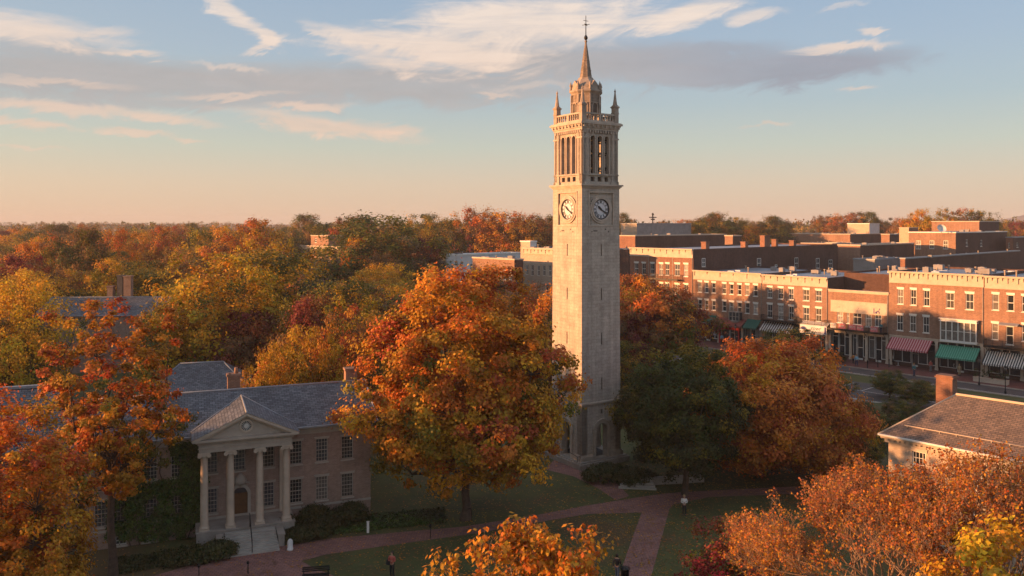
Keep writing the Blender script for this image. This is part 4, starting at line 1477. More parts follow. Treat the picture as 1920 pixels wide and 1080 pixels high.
# white bay with an oriel above it
ox, oz = ST.xz(1380, 600, -0.3)
mb = MB()
mb.lathe([(0.3, oz - 1.3), (0.9, oz - 0.6), (1.25, oz - 0.1), (1.25, oz)], ox, -0.1, 16)
mb.box(ox - 1.2, ox + 1.2, -1.1, 0, oz + 1.55, oz + 1.7)
for xx in (-1.15, -0.4, 0.35, 1.1):
    mb.box(ox + xx, ox + xx + 0.1, -1.1, -1.0, oz, oz + 1.55)
mb.box(ox - 1.15, ox + 1.2, -1.08, -1.02, oz + 0.7, oz + 0.78)
ori = mb.build('oriel_window', 'grey_trim', b2_)
mb = MB(); mb.box(ox - 1.1, ox + 1.15, -1.0, -0.02, oz, oz + 1.55); mb.build('pane', 'glass', ori)


def text_mesh(name, body, size, mat, parent, loc, rot, ext=0.01, shear=0.0):
    cu = bpy.data.curves.new(name, 'FONT')
    cu.body = body
    cu.size = size
    cu.extrude = ext
    cu.shear = shear
    cu.align_x = 'CENTER'
    tmp = bpy.data.objects.new(name, cu)
    COL.objects.link(tmp)
    bpy.context.view_layer.update()
    dg = bpy.context.evaluated_depsgraph_get()
    me = bpy.data.meshes.new_from_object(tmp.evaluated_get(dg))
    bpy.data.objects.remove(tmp)
    me.materials.clear()
    me.materials.append(MAT[mat])
    o = link(name, me, parent)
    o.location = loc
    o.rotation_euler = rot
    return o


# white shop banner with dark lettering, on the pink brick building
xs0, zs0 = ST.xz(1500, 640, -1.5); xs1, _ = ST.xz(1550, 640, -1.5)
_, zsb = ST.xz(1525, 626, -1.5); _, zst = ST.xz(1525, 610, -1.5)
sg = thing('shop_banner', 'white fabric shop banner with dark blue leaf emblem and sketchy lettering', 'sign', (ST.w(xs0, -1.5)[0], ST.w(xs0, -1.5)[1], zsb), ST.ang)
wS, hS = xs1 - xs0, zst - zsb
mb = MB(); mb.box(0, wS, -0.03, 0.03, 0, hS); mb.build('banner_cloth', 'white_render', sg)
mb = MB()
for k in range(7):
    a = math.radians(20 + k * 24)
    bar2(mb, wS * 0.13, hS * 0.45, wS * 0.13 + math.cos(a) * hS * 0.42, hS * 0.45 + math.sin(a) * hS * 0.36, 0.16, -0.045, -0.031)
mb.box(wS * 0.92, wS * 0.98, -0.045, -0.031, hS * 0.08, hS * 0.9)
mb.build('emblem', 'sign_navy', sg)
text_mesh('lettering', 'rowr', hS * 0.62, 'clock_black', sg, (wS * 0.6, -0.04, hS * 0.46), (math.radians(90), 0, 0), 0.008, 0.2)
text_mesh('lettering', 'Kabobs', hS * 0.38, 'clock_black', sg, (wS * 0.62, -0.04, hS * 0.12), (math.radians(90), 0, 0), 0.008, 0.3)
mb = MB(); mb.hexa([(0, 0.03, hS - 0.1), (wS, 0.03, hS - 0.1), (wS, 1.4, hS + 0.5), (0, 1.4, hS + 0.5), (0, 0.03, hS - 0.05), (wS, 0.03, hS - 0.05), (wS, 1.4, hS + 0.55), (0, 1.4, hS + 0.55)])
mb.build('canopy', 'white_canvas', sg)

# pink and white banners hung on the balcony rail
solid('banner_pink', (0.50, 0.15, 0.16), var=0.5)
for k, (pa, pb_, mm, lab) in enumerate(((1557, 1567, 'white_canvas', 'small white banner on the balcony rail, leftmost of the row'), (1572, 1585, 'banner_pink', 'pink banner on the balcony rail, first after the white one'),
                                   (1591, 1605, 'banner_pink', 'wide pink banner at the middle of the balcony rail'), (1606.5, 1619, 'banner_pink', 'dark pink banner touching the wide middle one'),
                                   (1632, 1646, 'banner_pink', 'pink and white banner at the right end of the balcony rail'))):
    xa, xb = ST.x(pa, -1.45), ST.x(pb_, -1.45)
    t_ = thing('banner', lab, 'banner', (ST.w(xa, -1.45)[0], ST.w(xa, -1.45)[1], zf4 + 0.15), ST.ang, 'banners on the balcony rail')
    mb = MB()
    mb.box(0, xb - xa, -0.03, 0.0, 0, 0.9); mb.build('cloth', mm, t_)
    mb = MB()
    r_ = random.Random(k)
    for q in range(5):
        u = (q + 0.6) / 6 * (xb - xa)
        bar2(mb, u, 0.3 + r_.random() * 0.1, u + r_.uniform(-0.08, 0.1), 0.6 + r_.random() * 0.1, 0.07, -0.04, -0.031)
    mb.build('lettering', 'white_canvas' if mm != 'white_canvas' else 'grey_trim', t_)

# ------------------------------------------------------------------ buildings beyond: boxes, most with right-face shade put into a darker wall colour
def block(label, pc, pl, pr, ytop, Y, mat, side=None, coping='cream_paint', roof='flat_roof', wins_l=(), wins_r=(), group='brick buildings behind the main street', name='brick_building', cop=0.3, bits=0, zbase=0.0, corn=False, roofpar=0.3, pale_l=None):
    X = (pc - CX) / F * Y
    zt = HCAM - (ytop - HY) / F * Y
    kl, kr = (pl - CX) / F, (pr - CX) / F
    L = (X - kl * Y) / (0.668 + 0.744 * kl)
    M = (kr * Y - X) / (0.744 - 0.668 * kr)
    fr = Frame(X, Y, ST.ang)
    root = thing(name, label, 'building', (X, Y, 0), ST.ang, group)
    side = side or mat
    mb = MB()
    wl = [px_win(*w, fr=fr) for w in wins_l]
    mb.wall(-L, 0, zbase, zt, front_holes(wl), 0.0, 0.2, 0)
    fr2 = Frame(X, Y, math.atan2(0.668, 0.744))
    wr = [px_win(*w, fr=fr2) for w in wins_r]
    s2 = MB()
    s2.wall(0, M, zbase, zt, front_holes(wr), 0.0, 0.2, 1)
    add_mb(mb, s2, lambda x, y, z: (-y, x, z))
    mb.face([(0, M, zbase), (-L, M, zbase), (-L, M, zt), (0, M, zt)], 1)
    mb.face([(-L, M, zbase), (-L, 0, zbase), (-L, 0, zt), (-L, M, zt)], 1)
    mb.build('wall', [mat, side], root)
    for x, z, w, h in wl:
        window(root, x, z, w, h, 0.1, 2, 2, 'white_paint', coping if corn else None, 'cream_paint', 'glass_curtain', min(0.14, w * 0.12))
    for x, z, w, h in wr:
        o = window(root, 0, z, w, h, 0, 2, 2, 'white_paint', None, 'cream_paint', 'glass', min(0.12, w * 0.12))
        o.location = (-0.1, x, z)
        o.rotation_euler = (0, 0, math.radians(90))
    mb = MB()
    e = 0.12
    mb.box(-L - e, e, -e, 0.35, zt, zt + cop); mb.box(-L - e, e, M - 0.35, M + e, zt, zt + cop)
    mb.box(-0.35, e, 0.35, M - 0.35, zt, zt + cop); mb.box(-L - e, -L + 0.35, 0.35, M - 0.35, zt, zt + cop)
    mb.build('coping', coping, root)
    mb = MB(); mb.box(-L + 0.1, -0.1, 0.1, M - 0.1, zt - 0.4, zt - 0.1); mb.build('roof', roof, root)
    if corn:
        cornice(root, -L, 0, zt + 0.2, 1.3, 0.5, coping, 1.2, 0.3)
    if bits:
        roof_bits(root, -L, 0, 0.5, max(1, M - 1.5), zt - 0.1, int(pc), bits)
    return root, L, M, zt


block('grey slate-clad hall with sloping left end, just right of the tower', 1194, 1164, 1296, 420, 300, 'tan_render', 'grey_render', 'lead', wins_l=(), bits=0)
block('long dark brick building with pale coping, right of the tower', 1191, 1160, 1362, 443, 245, 'red_brick', 'dark_and_shaded_brick', 'cream_paint', bits=3)
block('squat lit brick stair block beside the long dark brick building', 1374, 1359, 1390, 443, 228, 'rust_brick', 'dark_and_shaded_brick')
block('long low orange brick warehouse with pale coping, before the treeline', 1594, 1476, 1653, 440, 320, 'rust_brick', 'dark_and_shaded_brick', bits=4)
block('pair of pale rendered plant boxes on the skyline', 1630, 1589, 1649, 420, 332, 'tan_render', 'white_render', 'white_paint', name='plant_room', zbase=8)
block('low orange brick building between warehouse and large block', 1668, 1652, 1690, 440, 300, 'rust_brick', 'dark_and_shaded_brick', bits=2)
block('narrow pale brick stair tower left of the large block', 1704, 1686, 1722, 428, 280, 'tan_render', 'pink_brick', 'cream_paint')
block('large three-window orange brick block at the right', 1792, 1704, 1888, 437, 232, 'rust_brick', 'dark_and_shaded_brick', 'white_paint',
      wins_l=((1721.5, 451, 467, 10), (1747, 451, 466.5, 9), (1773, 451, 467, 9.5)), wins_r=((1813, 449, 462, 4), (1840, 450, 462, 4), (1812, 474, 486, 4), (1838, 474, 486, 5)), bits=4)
block('brick penthouse with satellite dish on the skyline at right', 1836, 1747, 1873, 416, 262, 'rust_brick', 'dark_and_shaded_brick', 'cream_paint', bits=0)
block('low brown brick building behind the far shop roofs', 1613, 1571, 1714, 461, 212, 'pink_brick', 'dark_and_shaded_brick', 'cream_paint', bits=4)
block('long low dark brick wall block behind the tall shop roof', 1697, 1688, 1912, 486, 182, 'red_brick', 'dark_and_shaded_brick', 'lead', bits=3)
block('narrow shaded brick building at the right edge of the skyline', 1900, 1886, 1990, 446, 250, 'red_brick', 'dark_and_shaded_brick', 'lead', wins_l=((1892, 455, 465, 3),), wins_r=((1908, 455, 464, 4), (1908, 472, 485, 4)))
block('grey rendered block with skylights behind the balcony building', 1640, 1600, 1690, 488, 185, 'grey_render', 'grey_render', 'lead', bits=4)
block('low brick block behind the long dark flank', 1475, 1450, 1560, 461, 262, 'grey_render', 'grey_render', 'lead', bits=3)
block('low sunlit brick block behind the long dark flank', 1560, 1502, 1600, 458, 255, 'tan_render', 'dark_and_shaded_brick', 'cream_paint', bits=4)
block('small brick block seen just right of the tower shaft', 1178, 1160, 1195, 468, 215, 'dark_and_shaded_brick', 'dark_and_shaded_brick', 'lead', bits=1)
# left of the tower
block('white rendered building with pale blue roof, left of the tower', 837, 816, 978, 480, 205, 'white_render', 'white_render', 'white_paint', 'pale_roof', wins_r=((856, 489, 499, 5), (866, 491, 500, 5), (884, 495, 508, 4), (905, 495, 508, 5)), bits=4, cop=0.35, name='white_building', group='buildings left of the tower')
block('orange brick building with arched windows behind the big maple', 964.5, 886, 981, 488, 172, 'rust_brick', 'dark_and_shaded_brick', 'cream_paint', 'lead', wins_l=((925, 506, 525, 5), (936.5, 506, 525, 6), (947, 506, 525, 6), (957, 507, 525, 6)), bits=2, group='buildings left of the tower')
block('cream painted brick building with five windows and bracketed cornice, half behind the tower', 1090, 981, 1110, 470, 172, 'pale_brick', 'dark_and_shaded_brick', 'cream_paint', 'lead',
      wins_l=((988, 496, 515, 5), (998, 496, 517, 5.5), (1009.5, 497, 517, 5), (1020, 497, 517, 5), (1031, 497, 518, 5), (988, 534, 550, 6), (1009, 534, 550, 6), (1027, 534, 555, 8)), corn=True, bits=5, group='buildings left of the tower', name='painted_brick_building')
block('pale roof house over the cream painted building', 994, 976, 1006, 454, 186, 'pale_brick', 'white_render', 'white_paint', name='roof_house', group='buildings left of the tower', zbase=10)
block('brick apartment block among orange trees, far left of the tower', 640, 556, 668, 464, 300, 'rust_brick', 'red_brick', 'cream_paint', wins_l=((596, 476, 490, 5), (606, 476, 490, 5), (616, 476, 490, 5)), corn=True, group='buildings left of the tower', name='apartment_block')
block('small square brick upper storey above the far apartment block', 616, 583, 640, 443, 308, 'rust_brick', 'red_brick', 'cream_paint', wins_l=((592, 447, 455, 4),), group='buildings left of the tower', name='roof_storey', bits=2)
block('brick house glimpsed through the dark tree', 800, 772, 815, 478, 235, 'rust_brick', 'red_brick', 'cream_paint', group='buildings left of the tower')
# left slope of the grey hall roof is a separate slate roof behind the long low building
# satellite dish on the penthouse
dsh = thing('satellite_dish', 'white satellite dish on the brick roof at right', 'satellite dish', tuple(P(1765, 437, 233)))
mb = MB(); mb.lathe([(0.05, 0.5), (0.9, 0.8), (1.3, 1.25)], 0, 0, 16, caps=False); mb.build('dish', 'white_render', dsh, warp=lambda x, y, z: (x, (z - 0.9) * -0.8 + y * 0.5, 1.4 + y * 0.85))
mb = MB(); mb.tube((0, 0, 0), (0, 0, 1.3), 0.08); mb.build('mast', 'grey_trim', dsh)

# ------------------------------------------------------------------ campus hall with the portico
CA = Frame(-11.7, 67.3, math.atan2(0.372, 0.928))
hall = thing('campus_hall', 'two-storey brick hall with slate roof and four-column white portico', 'building', (CA.o.x, CA.o.y, 0), CA.ang)
RC = lambda x, y: (x / 2.571 + 300, y / 2.571 + 660)
hx0, hx1 = CA.x(158), 0.0
ZE = 7.75
upx = [RC(x, 0)[0] for x in (85, 245, 380, 520, 655, 780, 903)]
upper = [(CA.x(p), 4.75, 0.95, 1.85) for p in upx] + [(CA.x(282), 4.75, 0.95, 1.85), (CA.x(226), 4.75, 0.95, 1.85), (CA.x(190), 4.75, 0.95, 1.85)]
lower = [(CA.x(p), 1.65, 0.95, 1.9) for p in (upx[0], upx[1], upx[3], upx[4], upx[5], upx[6])] + [(CA.x(281), 1.65, 0.95, 1.9), (CA.x(226), 1.65, 0.95, 1.9), (CA.x(190), 1.65, 0.95, 1.9)]
base_w = [(CA.x(654), 0.15, 0.95, 0.65), (CA.x(606), 0.15, 0.95, 0.65), (CA.x(280), 0.15, 0.95, 0.65), (CA.x(224), 0.15, 0.95, 0.65)]
dxp = CA.x(450.5)
door_hole = (dxp - 0.55, dxp + 0.55, 1.2, 3.35)
mb = MB()
mb.wall(hx0, hx1, -0.3, ZE, front_holes(upper + lower + base_w) + [door_hole], 0.0, 0.18)
mb.face([(hx1, 0, -0.3), (hx1, 9.2, -0.3), (hx1, 9.2, ZE), (hx1, 4.6, ZE + 2.4), (hx1, 0, ZE)])
mb.face([(hx0, 9.2, -0.3), (hx0, 0, -0.3), (hx0, 0, ZE), (hx0, 4.6, ZE + 2.4), (hx0, 9.2, ZE)])
mb.face([(hx1, 9.2, -0.3), (hx0, 9.2, -0.3), (hx0, 9.2, ZE), (hx1, 9.2, ZE)])
mb.build('wall', 'campus_brick', hall)
for k, (x, z, w, h) in enumerate(upper + lower):
    pale = k in (14, 15)
    window(hall, x, z, w, h, 0.1, 4, 6, 'stone_trim', 'stone_trim', 'stone_trim', 'glass_curtain' if pale else 'glass', 0.055, lh=0.12)
for x, z, w, h in base_w:
    window(hall, x, z, w, h, 0.1, 4, 2, 'white_paint', None, 'stone_trim', 'glass', 0.07)
mb = MB()
mb.box(hx0, hx1 + 0.02, -0.03, 0.0, 1.2, 1.38)
mb.box(hx0, hx1 + 0.02, -0.04, 0.0, 7.1, 7.3)
mb.build('band_course', 'stone_trim', hall)
mb = MB()
mb.box(hx0 - 0.1, hx1 + 0.1, -0.2, 0.0, 7.3, 7.62)
mb.box(hx0 - 0.2, hx1 + 0.3, -0.48, 0.0, 7.62, 7.78)
n = int((hx1 - hx0) / 0.28)
for i in range(n):
    x = hx0 + (i + 0.5) * (hx1 - hx0) / n
    mb.box(x - 0.06, x + 0.06, -0.32, -0.2, 7.5, 7.62)
mb.build('cornice', 'stone_trim', hall)
# slate roof
ZR = 10.18
pitch = (ZR - 7.8) / (4.6 + 0.55)
rm = MB()
e = 0.55
rm.face([(hx0 - 0.35, -e, 7.8), (hx1 + 0.45, -e, 7.8), (hx1 + 0.45, 4.6, ZR), (hx0 - 0.35, 4.6, ZR)])
rm.face([(hx1 + 0.45, 9.2 + e, 7.8), (hx0 - 0.35, 9.2 + e, 7.8), (hx0 - 0.35, 4.6, ZR), (hx1 + 0.45, 4.6, ZR)])
roof = rm.build('roof', 'slate', hall)
mb = MB()
mb.tube((hx0 - 0.35, 4.6, ZR + 0.02), (hx1 + 0.45, 4.6, ZR + 0.02), 0.09)
mb.build('ridge', 'lead', roof)
mb = MB()
mb.box(hx0 - 0.35, hx1 + 0.45, -e - 0.14, -e - 0.0, 7.72, 7.84)
mb.build('gutter', 'lead', roof)
mb = MB()
for xx in (hx1 + 0.45, hx0 - 0.43):
    mb.hexa([(xx, -e, 7.7), (xx + 0.08, -e, 7.7), (xx + 0.08, 4.6, ZR - 0.08), (xx, 4.6, ZR - 0.08), (xx, -e, 7.86), (xx + 0.08, -e, 7.86), (xx + 0.08, 4.6, ZR + 0.08), (xx, 4.6, ZR + 0.08)])
mb.build('barge_board', 'white_paint', roof)
# chimneys
for pxc, ytop, w_, rr in ((438, 700, 1.0, True), (657, 689, 1.0, False)):
    cxh = CA.x(pxc, 6.2)
    zt = HCAM - (ytop - HY) / F * (CA.w(cxh, 6.2)[1])
    mb = MB()
    mb.box(cxh - w_ / 2, cxh + w_ / 2, 5.7, 6.6, 9.0, zt - 0.2)
    mb.box(cxh - w_ / 2 - 0.08, cxh + w_ / 2 + 0.08, 5.62, 6.68, zt - 0.2, zt)
    if rr:
        mb.lathe([(0.17, zt), (0.14, zt + 0.5)], cxh + 0.2, 6.15, 8); mb.box(cxh - 0.45, cxh - 0.25, 5.7, 6.0, zt, zt + 0.12)
    mb.build('chimney', 'pink_brick' if not rr else 'rust_brick', roof)
# door
mb = MB()
mb.box(door_hole[0], door_hole[1], 0.13, 0.2, 1.2, 2.95)
for sx_ in (-1, 1):
    for z_ in (1.3, 2.1):
        mb.box(dxp + sx_ * 0.28 - 0.2, dxp + sx_ * 0.28 + 0.2, 0.115, 0.13, z_, z_ + 0.65)
mb.box(dxp - 0.01, dxp + 0.01, 0.11, 0.13, 1.2, 2.95)
dd = mb.build('door', 'door_wood', hall)
mb = MB()
mb.lathe([(0.035, 0), (0.035, 0.07)], 0, 0, 8)
hd = mb.build('handle', 'bell_bronze', dd, (dxp + 0.08, 0.11, 2.05)); hd.rotation_euler = (math.radians(90), 0, 0)
mb = MB()
mb.box(door_hole[0], door_hole[1], 0.12, 0.16, 2.95, 3.35)
mb.build('fanlight', 'glass', dd)
mb = MB()
mb.box(door_hole[0] - 0.22, door_hole[0], -0.1, 0.1, 1.2, 2.95); mb.box(door_hole[1], door_hole[1] + 0.22, -0.1, 0.1, 1.2, 2.95)
arch_band(mb, dxp, 1.1, 2.9, 0.22, -0.1, 0.1, None)
for sx_ in (-1, 1):
    mb.face([(dxp + sx_ * 0.55, -0.005, 2.95), (dxp + sx_ * 0.55, -0.005, 3.5), (dxp + sx_ * 0.3, -0.005, 3.5), (dxp + sx_ * 0.38, -0.005, 3.3)][::sx_])
# carved crest over the door
mb.lathe([(0.05, 3.55), (0.42, 3.75), (0.5, 4.0), (0.35, 4.3), (0.08, 4.55)], dxp, -0.02, 12)
for k in range(5):
    a = math.radians(200 + k * 35)
    mb.tube((dxp, -0.1, 3.85), (dxp + 0.75 * math.cos(a), -0.12, 3.9 + 0.4 * math.sin(a)), 0.09, 0.04)
mb.build('door_surround', 'stone_trim', hall)
# portico
colpx = (383, 432, 487, 537)
PY = -2.1
colx = [CA.x(p, PY) for p in colpx]
px0, px1 = colx[0] - 0.55, colx[3] + 0.55
mb = MB()
mb.box(px0, px1, PY - 0.5, 0.0, -0.2, 1.12)
mb.box(px0 - 0.06, px1 + 0.06, PY - 0.56, 0.0, 1.12, 1.2)
podium = mb.build('podium', 'base_stone', hall)
st0, st1 = CA.x(422, PY - 1.4), CA.x(517, PY - 1.4)
mb = MB()
ns = 8
for i in range(ns):
    z1s = 1.12 - (i + 1) * 1.12 / (ns + 1)
    mb.box(st0 - 0.02 * i, st1 + 0.02 * i, PY - 0.56 - 0.3 * (i + 1), PY - 0.56 - 0.3 * i, -0.1, z1s)
mb.build('steps', 'concrete', hall)
for xx in (st0 - 0.55, st1 + 0.13):
    mb = MB()
    mb.box(xx, xx + 0.42, PY - 2.2, PY - 0.56, -0.1, 0.85); mb.box(xx - 0.06, xx + 0.48, PY - 2.26, PY - 0.56, 0.85, 0.95)
    mb.build('side_wall', 'base_stone', hall)
mb = MB()
for xx in ((st0 + st1) / 2,):
    for t_ in (0.0, 1.0):
        mb.tube((xx, PY - 0.6 - 2.3 * t_, 1.2 - 1.15 * t_), (xx, PY - 0.6 - 2.3 * t_, 2.1 - 1.15 * t_), 0.03)
    mb.tube((xx, PY - 0.6, 2.1), (xx, PY - 2.9, 0.95), 0.03)
    mb.tube((xx, PY - 0.6, 1.7), (xx, PY - 2.9, 0.55), 0.02)
    mb.tube((xx, PY - 0.6, 2.1), (xx, PY - 0.2, 2.1), 0.03)
mb.build('handrail', 'black_metal', hall)
for cxl in colx:
    mb = MB()
    mb.box(cxl - 0.36, cxl + 0.36, PY - 0.36, PY + 0.36, 1.2, 1.32)
    prof = [(0.36, 1.32), (0.38, 1.37), (0.34, 1.43), (0.33, 1.47), (0.30, 1.52)]
    for k in range(9):
        t_ = k / 8
        prof.append((0.295 - 0.045 * t_ ** 1.6, 1.55 + 5.05 * t_))
    prof += [(0.27, 6.62), (0.30, 6.70), (0.30, 6.76)]
    mb.lathe(prof, cxl, PY, 20)
    c_ = mb.build('column', 'cream_paint', hall)
    mb = MB()
    mb.box(cxl - 0.38, cxl + 0.38, PY - 0.36, PY + 0.36, 6.9, 7.0)
    for sx_ in (-1, 1):
        q = MB(); q.disc_y(cxl + sx_ * 0.33, 6.79, 0.13, PY - 0.36, PY + 0.36, 14)
        add_mb(mb, q)
        q = MB(); q.ring_y(cxl + sx_ * 0.33, 6.79, 0.08, 0.15, PY - 0.385, PY - 0.3, 14)
        add_mb(mb, q)
    mb.box(cxl - 0.32, cxl + 0.32, PY - 0.3, PY + 0.3, 6.76, 6.9)
    mb.build('capital', 'cream_paint', c_)
# pilasters against the wall
for cxl in (colx[0], colx[3]):
    mb = MB()
    mb.box(cxl - 0.3, cxl + 0.3, -0.16, 0.0, 1.2, 7.0); mb.box(cxl - 0.36, cxl + 0.36, -0.22, 0.0, 6.8, 7.0)
    mb.build('pilaster', 'cream_paint', hall)
m_plain('portico_stone', (0.42, 0.36, 0.30), 0.8, 0.15, 0.8, bmp=0.2)
mb = MB()
ya, yb = PY - 0.34, 0.0
mb.box(px0 + 0.18, px1 - 0.18, ya, PY + 0.3, 7.0, 7.75)
mb.box(px0 + 0.18, px0 + 0.8, PY + 0.3, yb, 7.0, 7.75); mb.box(px1 - 0.8, px1 - 0.18, PY + 0.3, yb, 7.0, 7.75)
mb.box(px0 + 0.8, px1 - 0.8, PY + 0.3, yb, 7.45, 7.55)
mb.box(px0 + 0.1, px1 - 0.1, ya - 0.06, ya, 7.3, 7.36)
mb.box(px0 - 0.05, px1 + 0.05, ya - 0.25, yb, 7.75, 7.87)
mb.box(px0 - 0.3, px1 + 0.3, ya - 0.45, yb, 7.87, 8.02)
n = 26
for i in range(n):
    x = px0 + (i + 0.5) * (px1 - px0) / n
    mb.box(x - 0.06, x + 0.06, ya - 0.2, ya - 0.0, 7.63, 7.75)
mb.build('entablature', 'portico_stone', hall)
pcx = (px0 + px1) / 2
hwid = (px1 - px0) / 2 + 0.35
ZA = 9.8
mb = MB()
mb.prism_y([(pcx - hwid + 0.55, 8.02), (pcx + hwid - 0.55, 8.02), (pcx, ZA - 0.28)], ya + 0.05, ya + 0.25)
ped = mb.build('pediment', 'portico_stone', hall)
mb = MB()
for sx_ in (-1, 1):
    a = (pcx + sx_ * hwid, 8.02); b_ = (pcx, ZA)
    mb.prism_y([a, b_, (pcx, ZA - 0.2), (pcx + sx_ * (hwid - 0.55), 8.02)][::-sx_], ya - 0.45, ya + 0.05)
    mb.prism_y([(a[0], a[1]), (b_[0], b_[1]), (pcx, ZA - 0.34), (pcx + sx_ * (hwid - 0.95), 8.02)][::-sx_], ya - 0.22, ya + 0.045)
mb.build('raking_cornice', 'cream_paint', ped)
mb = MB()
mb.ring_y(pcx, 8.75, 0.36, 0.5, ya - 0.04, ya + 0.06, 24)
rw = mb.build('round_window', 'cream_paint', ped)
mb = MB(); mb.disc_y(pcx, 8.75, 0.37, ya + 0.03, ya + 0.045, 24); mb.build('pane', 'glass', rw)
mb = MB()
for k in range(8):
    a = math.pi / 8 * k
    bar2(mb, pcx - 0.35 * math.cos(a), 8.75 - 0.35 * math.sin(a), pcx + 0.35 * math.cos(a), 8.75 + 0.35 * math.sin(a), 0.03, ya + 0.0, ya + 0.025)
mb.ring_y(pcx, 8.75, 0.12, 0.16, ya - 0.01, ya + 0.025, 14)
mb.build('spokes', 'white_paint', rw)
# portico roof running back into the main roof
def ymain(z):
    return (z - 7.8) / pitch - e
mb = MB()
zb_ = 8.03
mb.face([(pcx - hwid - 0.02, ya - 0.5, zb_), (pcx, ya - 0.5, ZA + 0.03), (pcx, ymain(ZA), ZA + 0.03), (pcx - hwid - 0.02, ymain(zb_), zb_)][::-1])
mb.face([(pcx + hwid + 0.02, ya - 0.5, zb_), (pcx + hwid + 0.02, ymain(zb_), zb_), (pcx, ymain(ZA), ZA + 0.03), (pcx, ya - 0.5, ZA + 0.03)][::-1])
pr = mb.build('portico_roof', 'slate', hall)
mb = MB()
mb.tube((pcx, ya - 0.5, ZA + 0.05), (pcx, ymain(ZA), ZA + 0.05), 0.07)
mb.tube((pcx, ymain(ZA), ZA + 0.05), (pcx - hwid, ymain(zb_), zb_ + 0.04), 0.05)
mb.tube((pcx, ymain(ZA), ZA + 0.05), (pcx + hwid, ymain(zb_), zb_ + 0.04), 0.05)
mb.build('flashing', 'lead', pr)

# slate-roofed wing to the left of the hall
wing = thing('slate_wing', 'older slate-roofed brick wing at the left behind the orange tree', 'building', (CA.w(hx0 - 0.6, 2.5)[0], CA.w(hx0 - 0.6, 2.5)[1], 0), CA.ang)
shell(wing, -22, 0, 11, 7.3, [(x - 0.5, x + 0.5, z, z + 1.8) for x in (-2.5, -5.5, -8.5) for z in (1.6, 4.7)], 'campus_brick')
for x in (-2.5, -5.5, -8.5):
    for z in (1.6, 4.7):
        window(wing, x, z, 1.0, 1.8, 0.1, 4, 6, 'stone_trim', 'stone_trim', 'stone_trim', 'glass', 0.055, lh=0.12)
mb = MB()
mb.face([(-22.3, -0.5, 7.3), (0.4, -0.5, 7.3), (-3.0, 5.5, 10.9), (-22.3, 5.5, 10.9)])
mb.face([(0.4, -0.5, 7.3), (0.4, 11.5, 7.3), (-3.0, 5.5, 10.9)])
mb.face([(0.4, 11.5, 7.3), (-22.3, 11.5, 7.3), (-22.3, 5.5, 10.9), (-3.0, 5.5, 10.9)])
wr_ = mb.build('roof', 'slate', wing)
mb = MB(); mb.box(-22.3, -3.0, 5.3, 5.7, 10.85, 11.05); mb.build('ridge', 'lead', wr_)
mb = MB(); mb.box(-22.3, 0.5, -0.65, -0.5, 7.2, 7.35); mb.build('gutter', 'lead', wr_)
mb = MB(); mb.prism_y([(-7.6, 9.2), (-6.2, 9.2), (-6.4, 11.0), (-7.4, 11.0)], 3.2, 5.0); mb.box(-7.2, -6.8, 3.6, 4.0, 11.0, 11.4); mb.build('dormer', 'pink_brick', wr_)
# hip-roofed slate house behind the hall
hp = Frame(-42.0, 86.0, math.radians(14))
def hip_house(label, ox, oy, ang, wx, wy, zw, zr, wallmat, roofmat, ridge_in=None, eav=0.45, name='slate_house', grp=None):
    t_ = thing(name, label, 'building', (ox, oy, 0), ang, grp)
    mb = MB()
    mb.box(0, wx, 0, wy, -0.2, zw); mb.build('wall', wallmat, t_)
    ri = wy / 2 if ridge_in is None else ridge_in
    mb = MB()
    a, b_, c, d = (-eav, -eav, zw), (wx + eav, -eav, zw), (wx + eav, wy + eav, zw), (-eav, wy + eav, zw)
    r0, r1 = (ri, wy / 2, zr), (wx - ri, wy / 2, zr)
    mb.face([a, b_, r1, r0]); mb.face([c, d, r0, r1]); mb.face([b_, c, r1]); mb.face([d, a, r0]); mb.face([d, c, b_, a])
    r_ = mb.build('roof', roofmat, t_)
    mb = MB()
    mb.tube(r0, r1, 0.1); mb.tube(a, r0, 0.07); mb.tube(b_, r1, 0.07); mb.tube((-eav, -eav, zw), (wx + eav, -eav, zw), 0.09)
    mb.build('ridge', 'lead', r_)
    return t_, r_


hip_house('hip-roofed slate house just behind the brick hall', -37.8, 85.0, math.radians(16), 9.5, 8.0, 6.2, 8.6, 'campus_brick', 'slate', 2.5)
lt, lr = hip_house('long slate-roofed house with tall brick chimneys among the left trees', -76.0, 130.0, math.radians(3), 20.0, 9.0, 9.2, 11.8, 'campus_brick', 'slate', 0.3)
for x_, w_, h_, mm in ((11.1, 0.9, 15.2, 'dark_and_shaded_stone'), (12.3, 1.2, 15.1, 'pink_brick'), (9.5, 0.9, 13.4, 'pink_brick')):
    mb = MB(); mb.box(x_ - w_ / 2, x_ + w_ / 2, 4.6, 5.6, 10.5, h_); mb.box(x_ - w_ / 2 - 0.08, x_ + w_ / 2 + 0.08, 4.5, 5.7, h_, h_ + 0.2)
    mb.build('chimney', mm, lr)

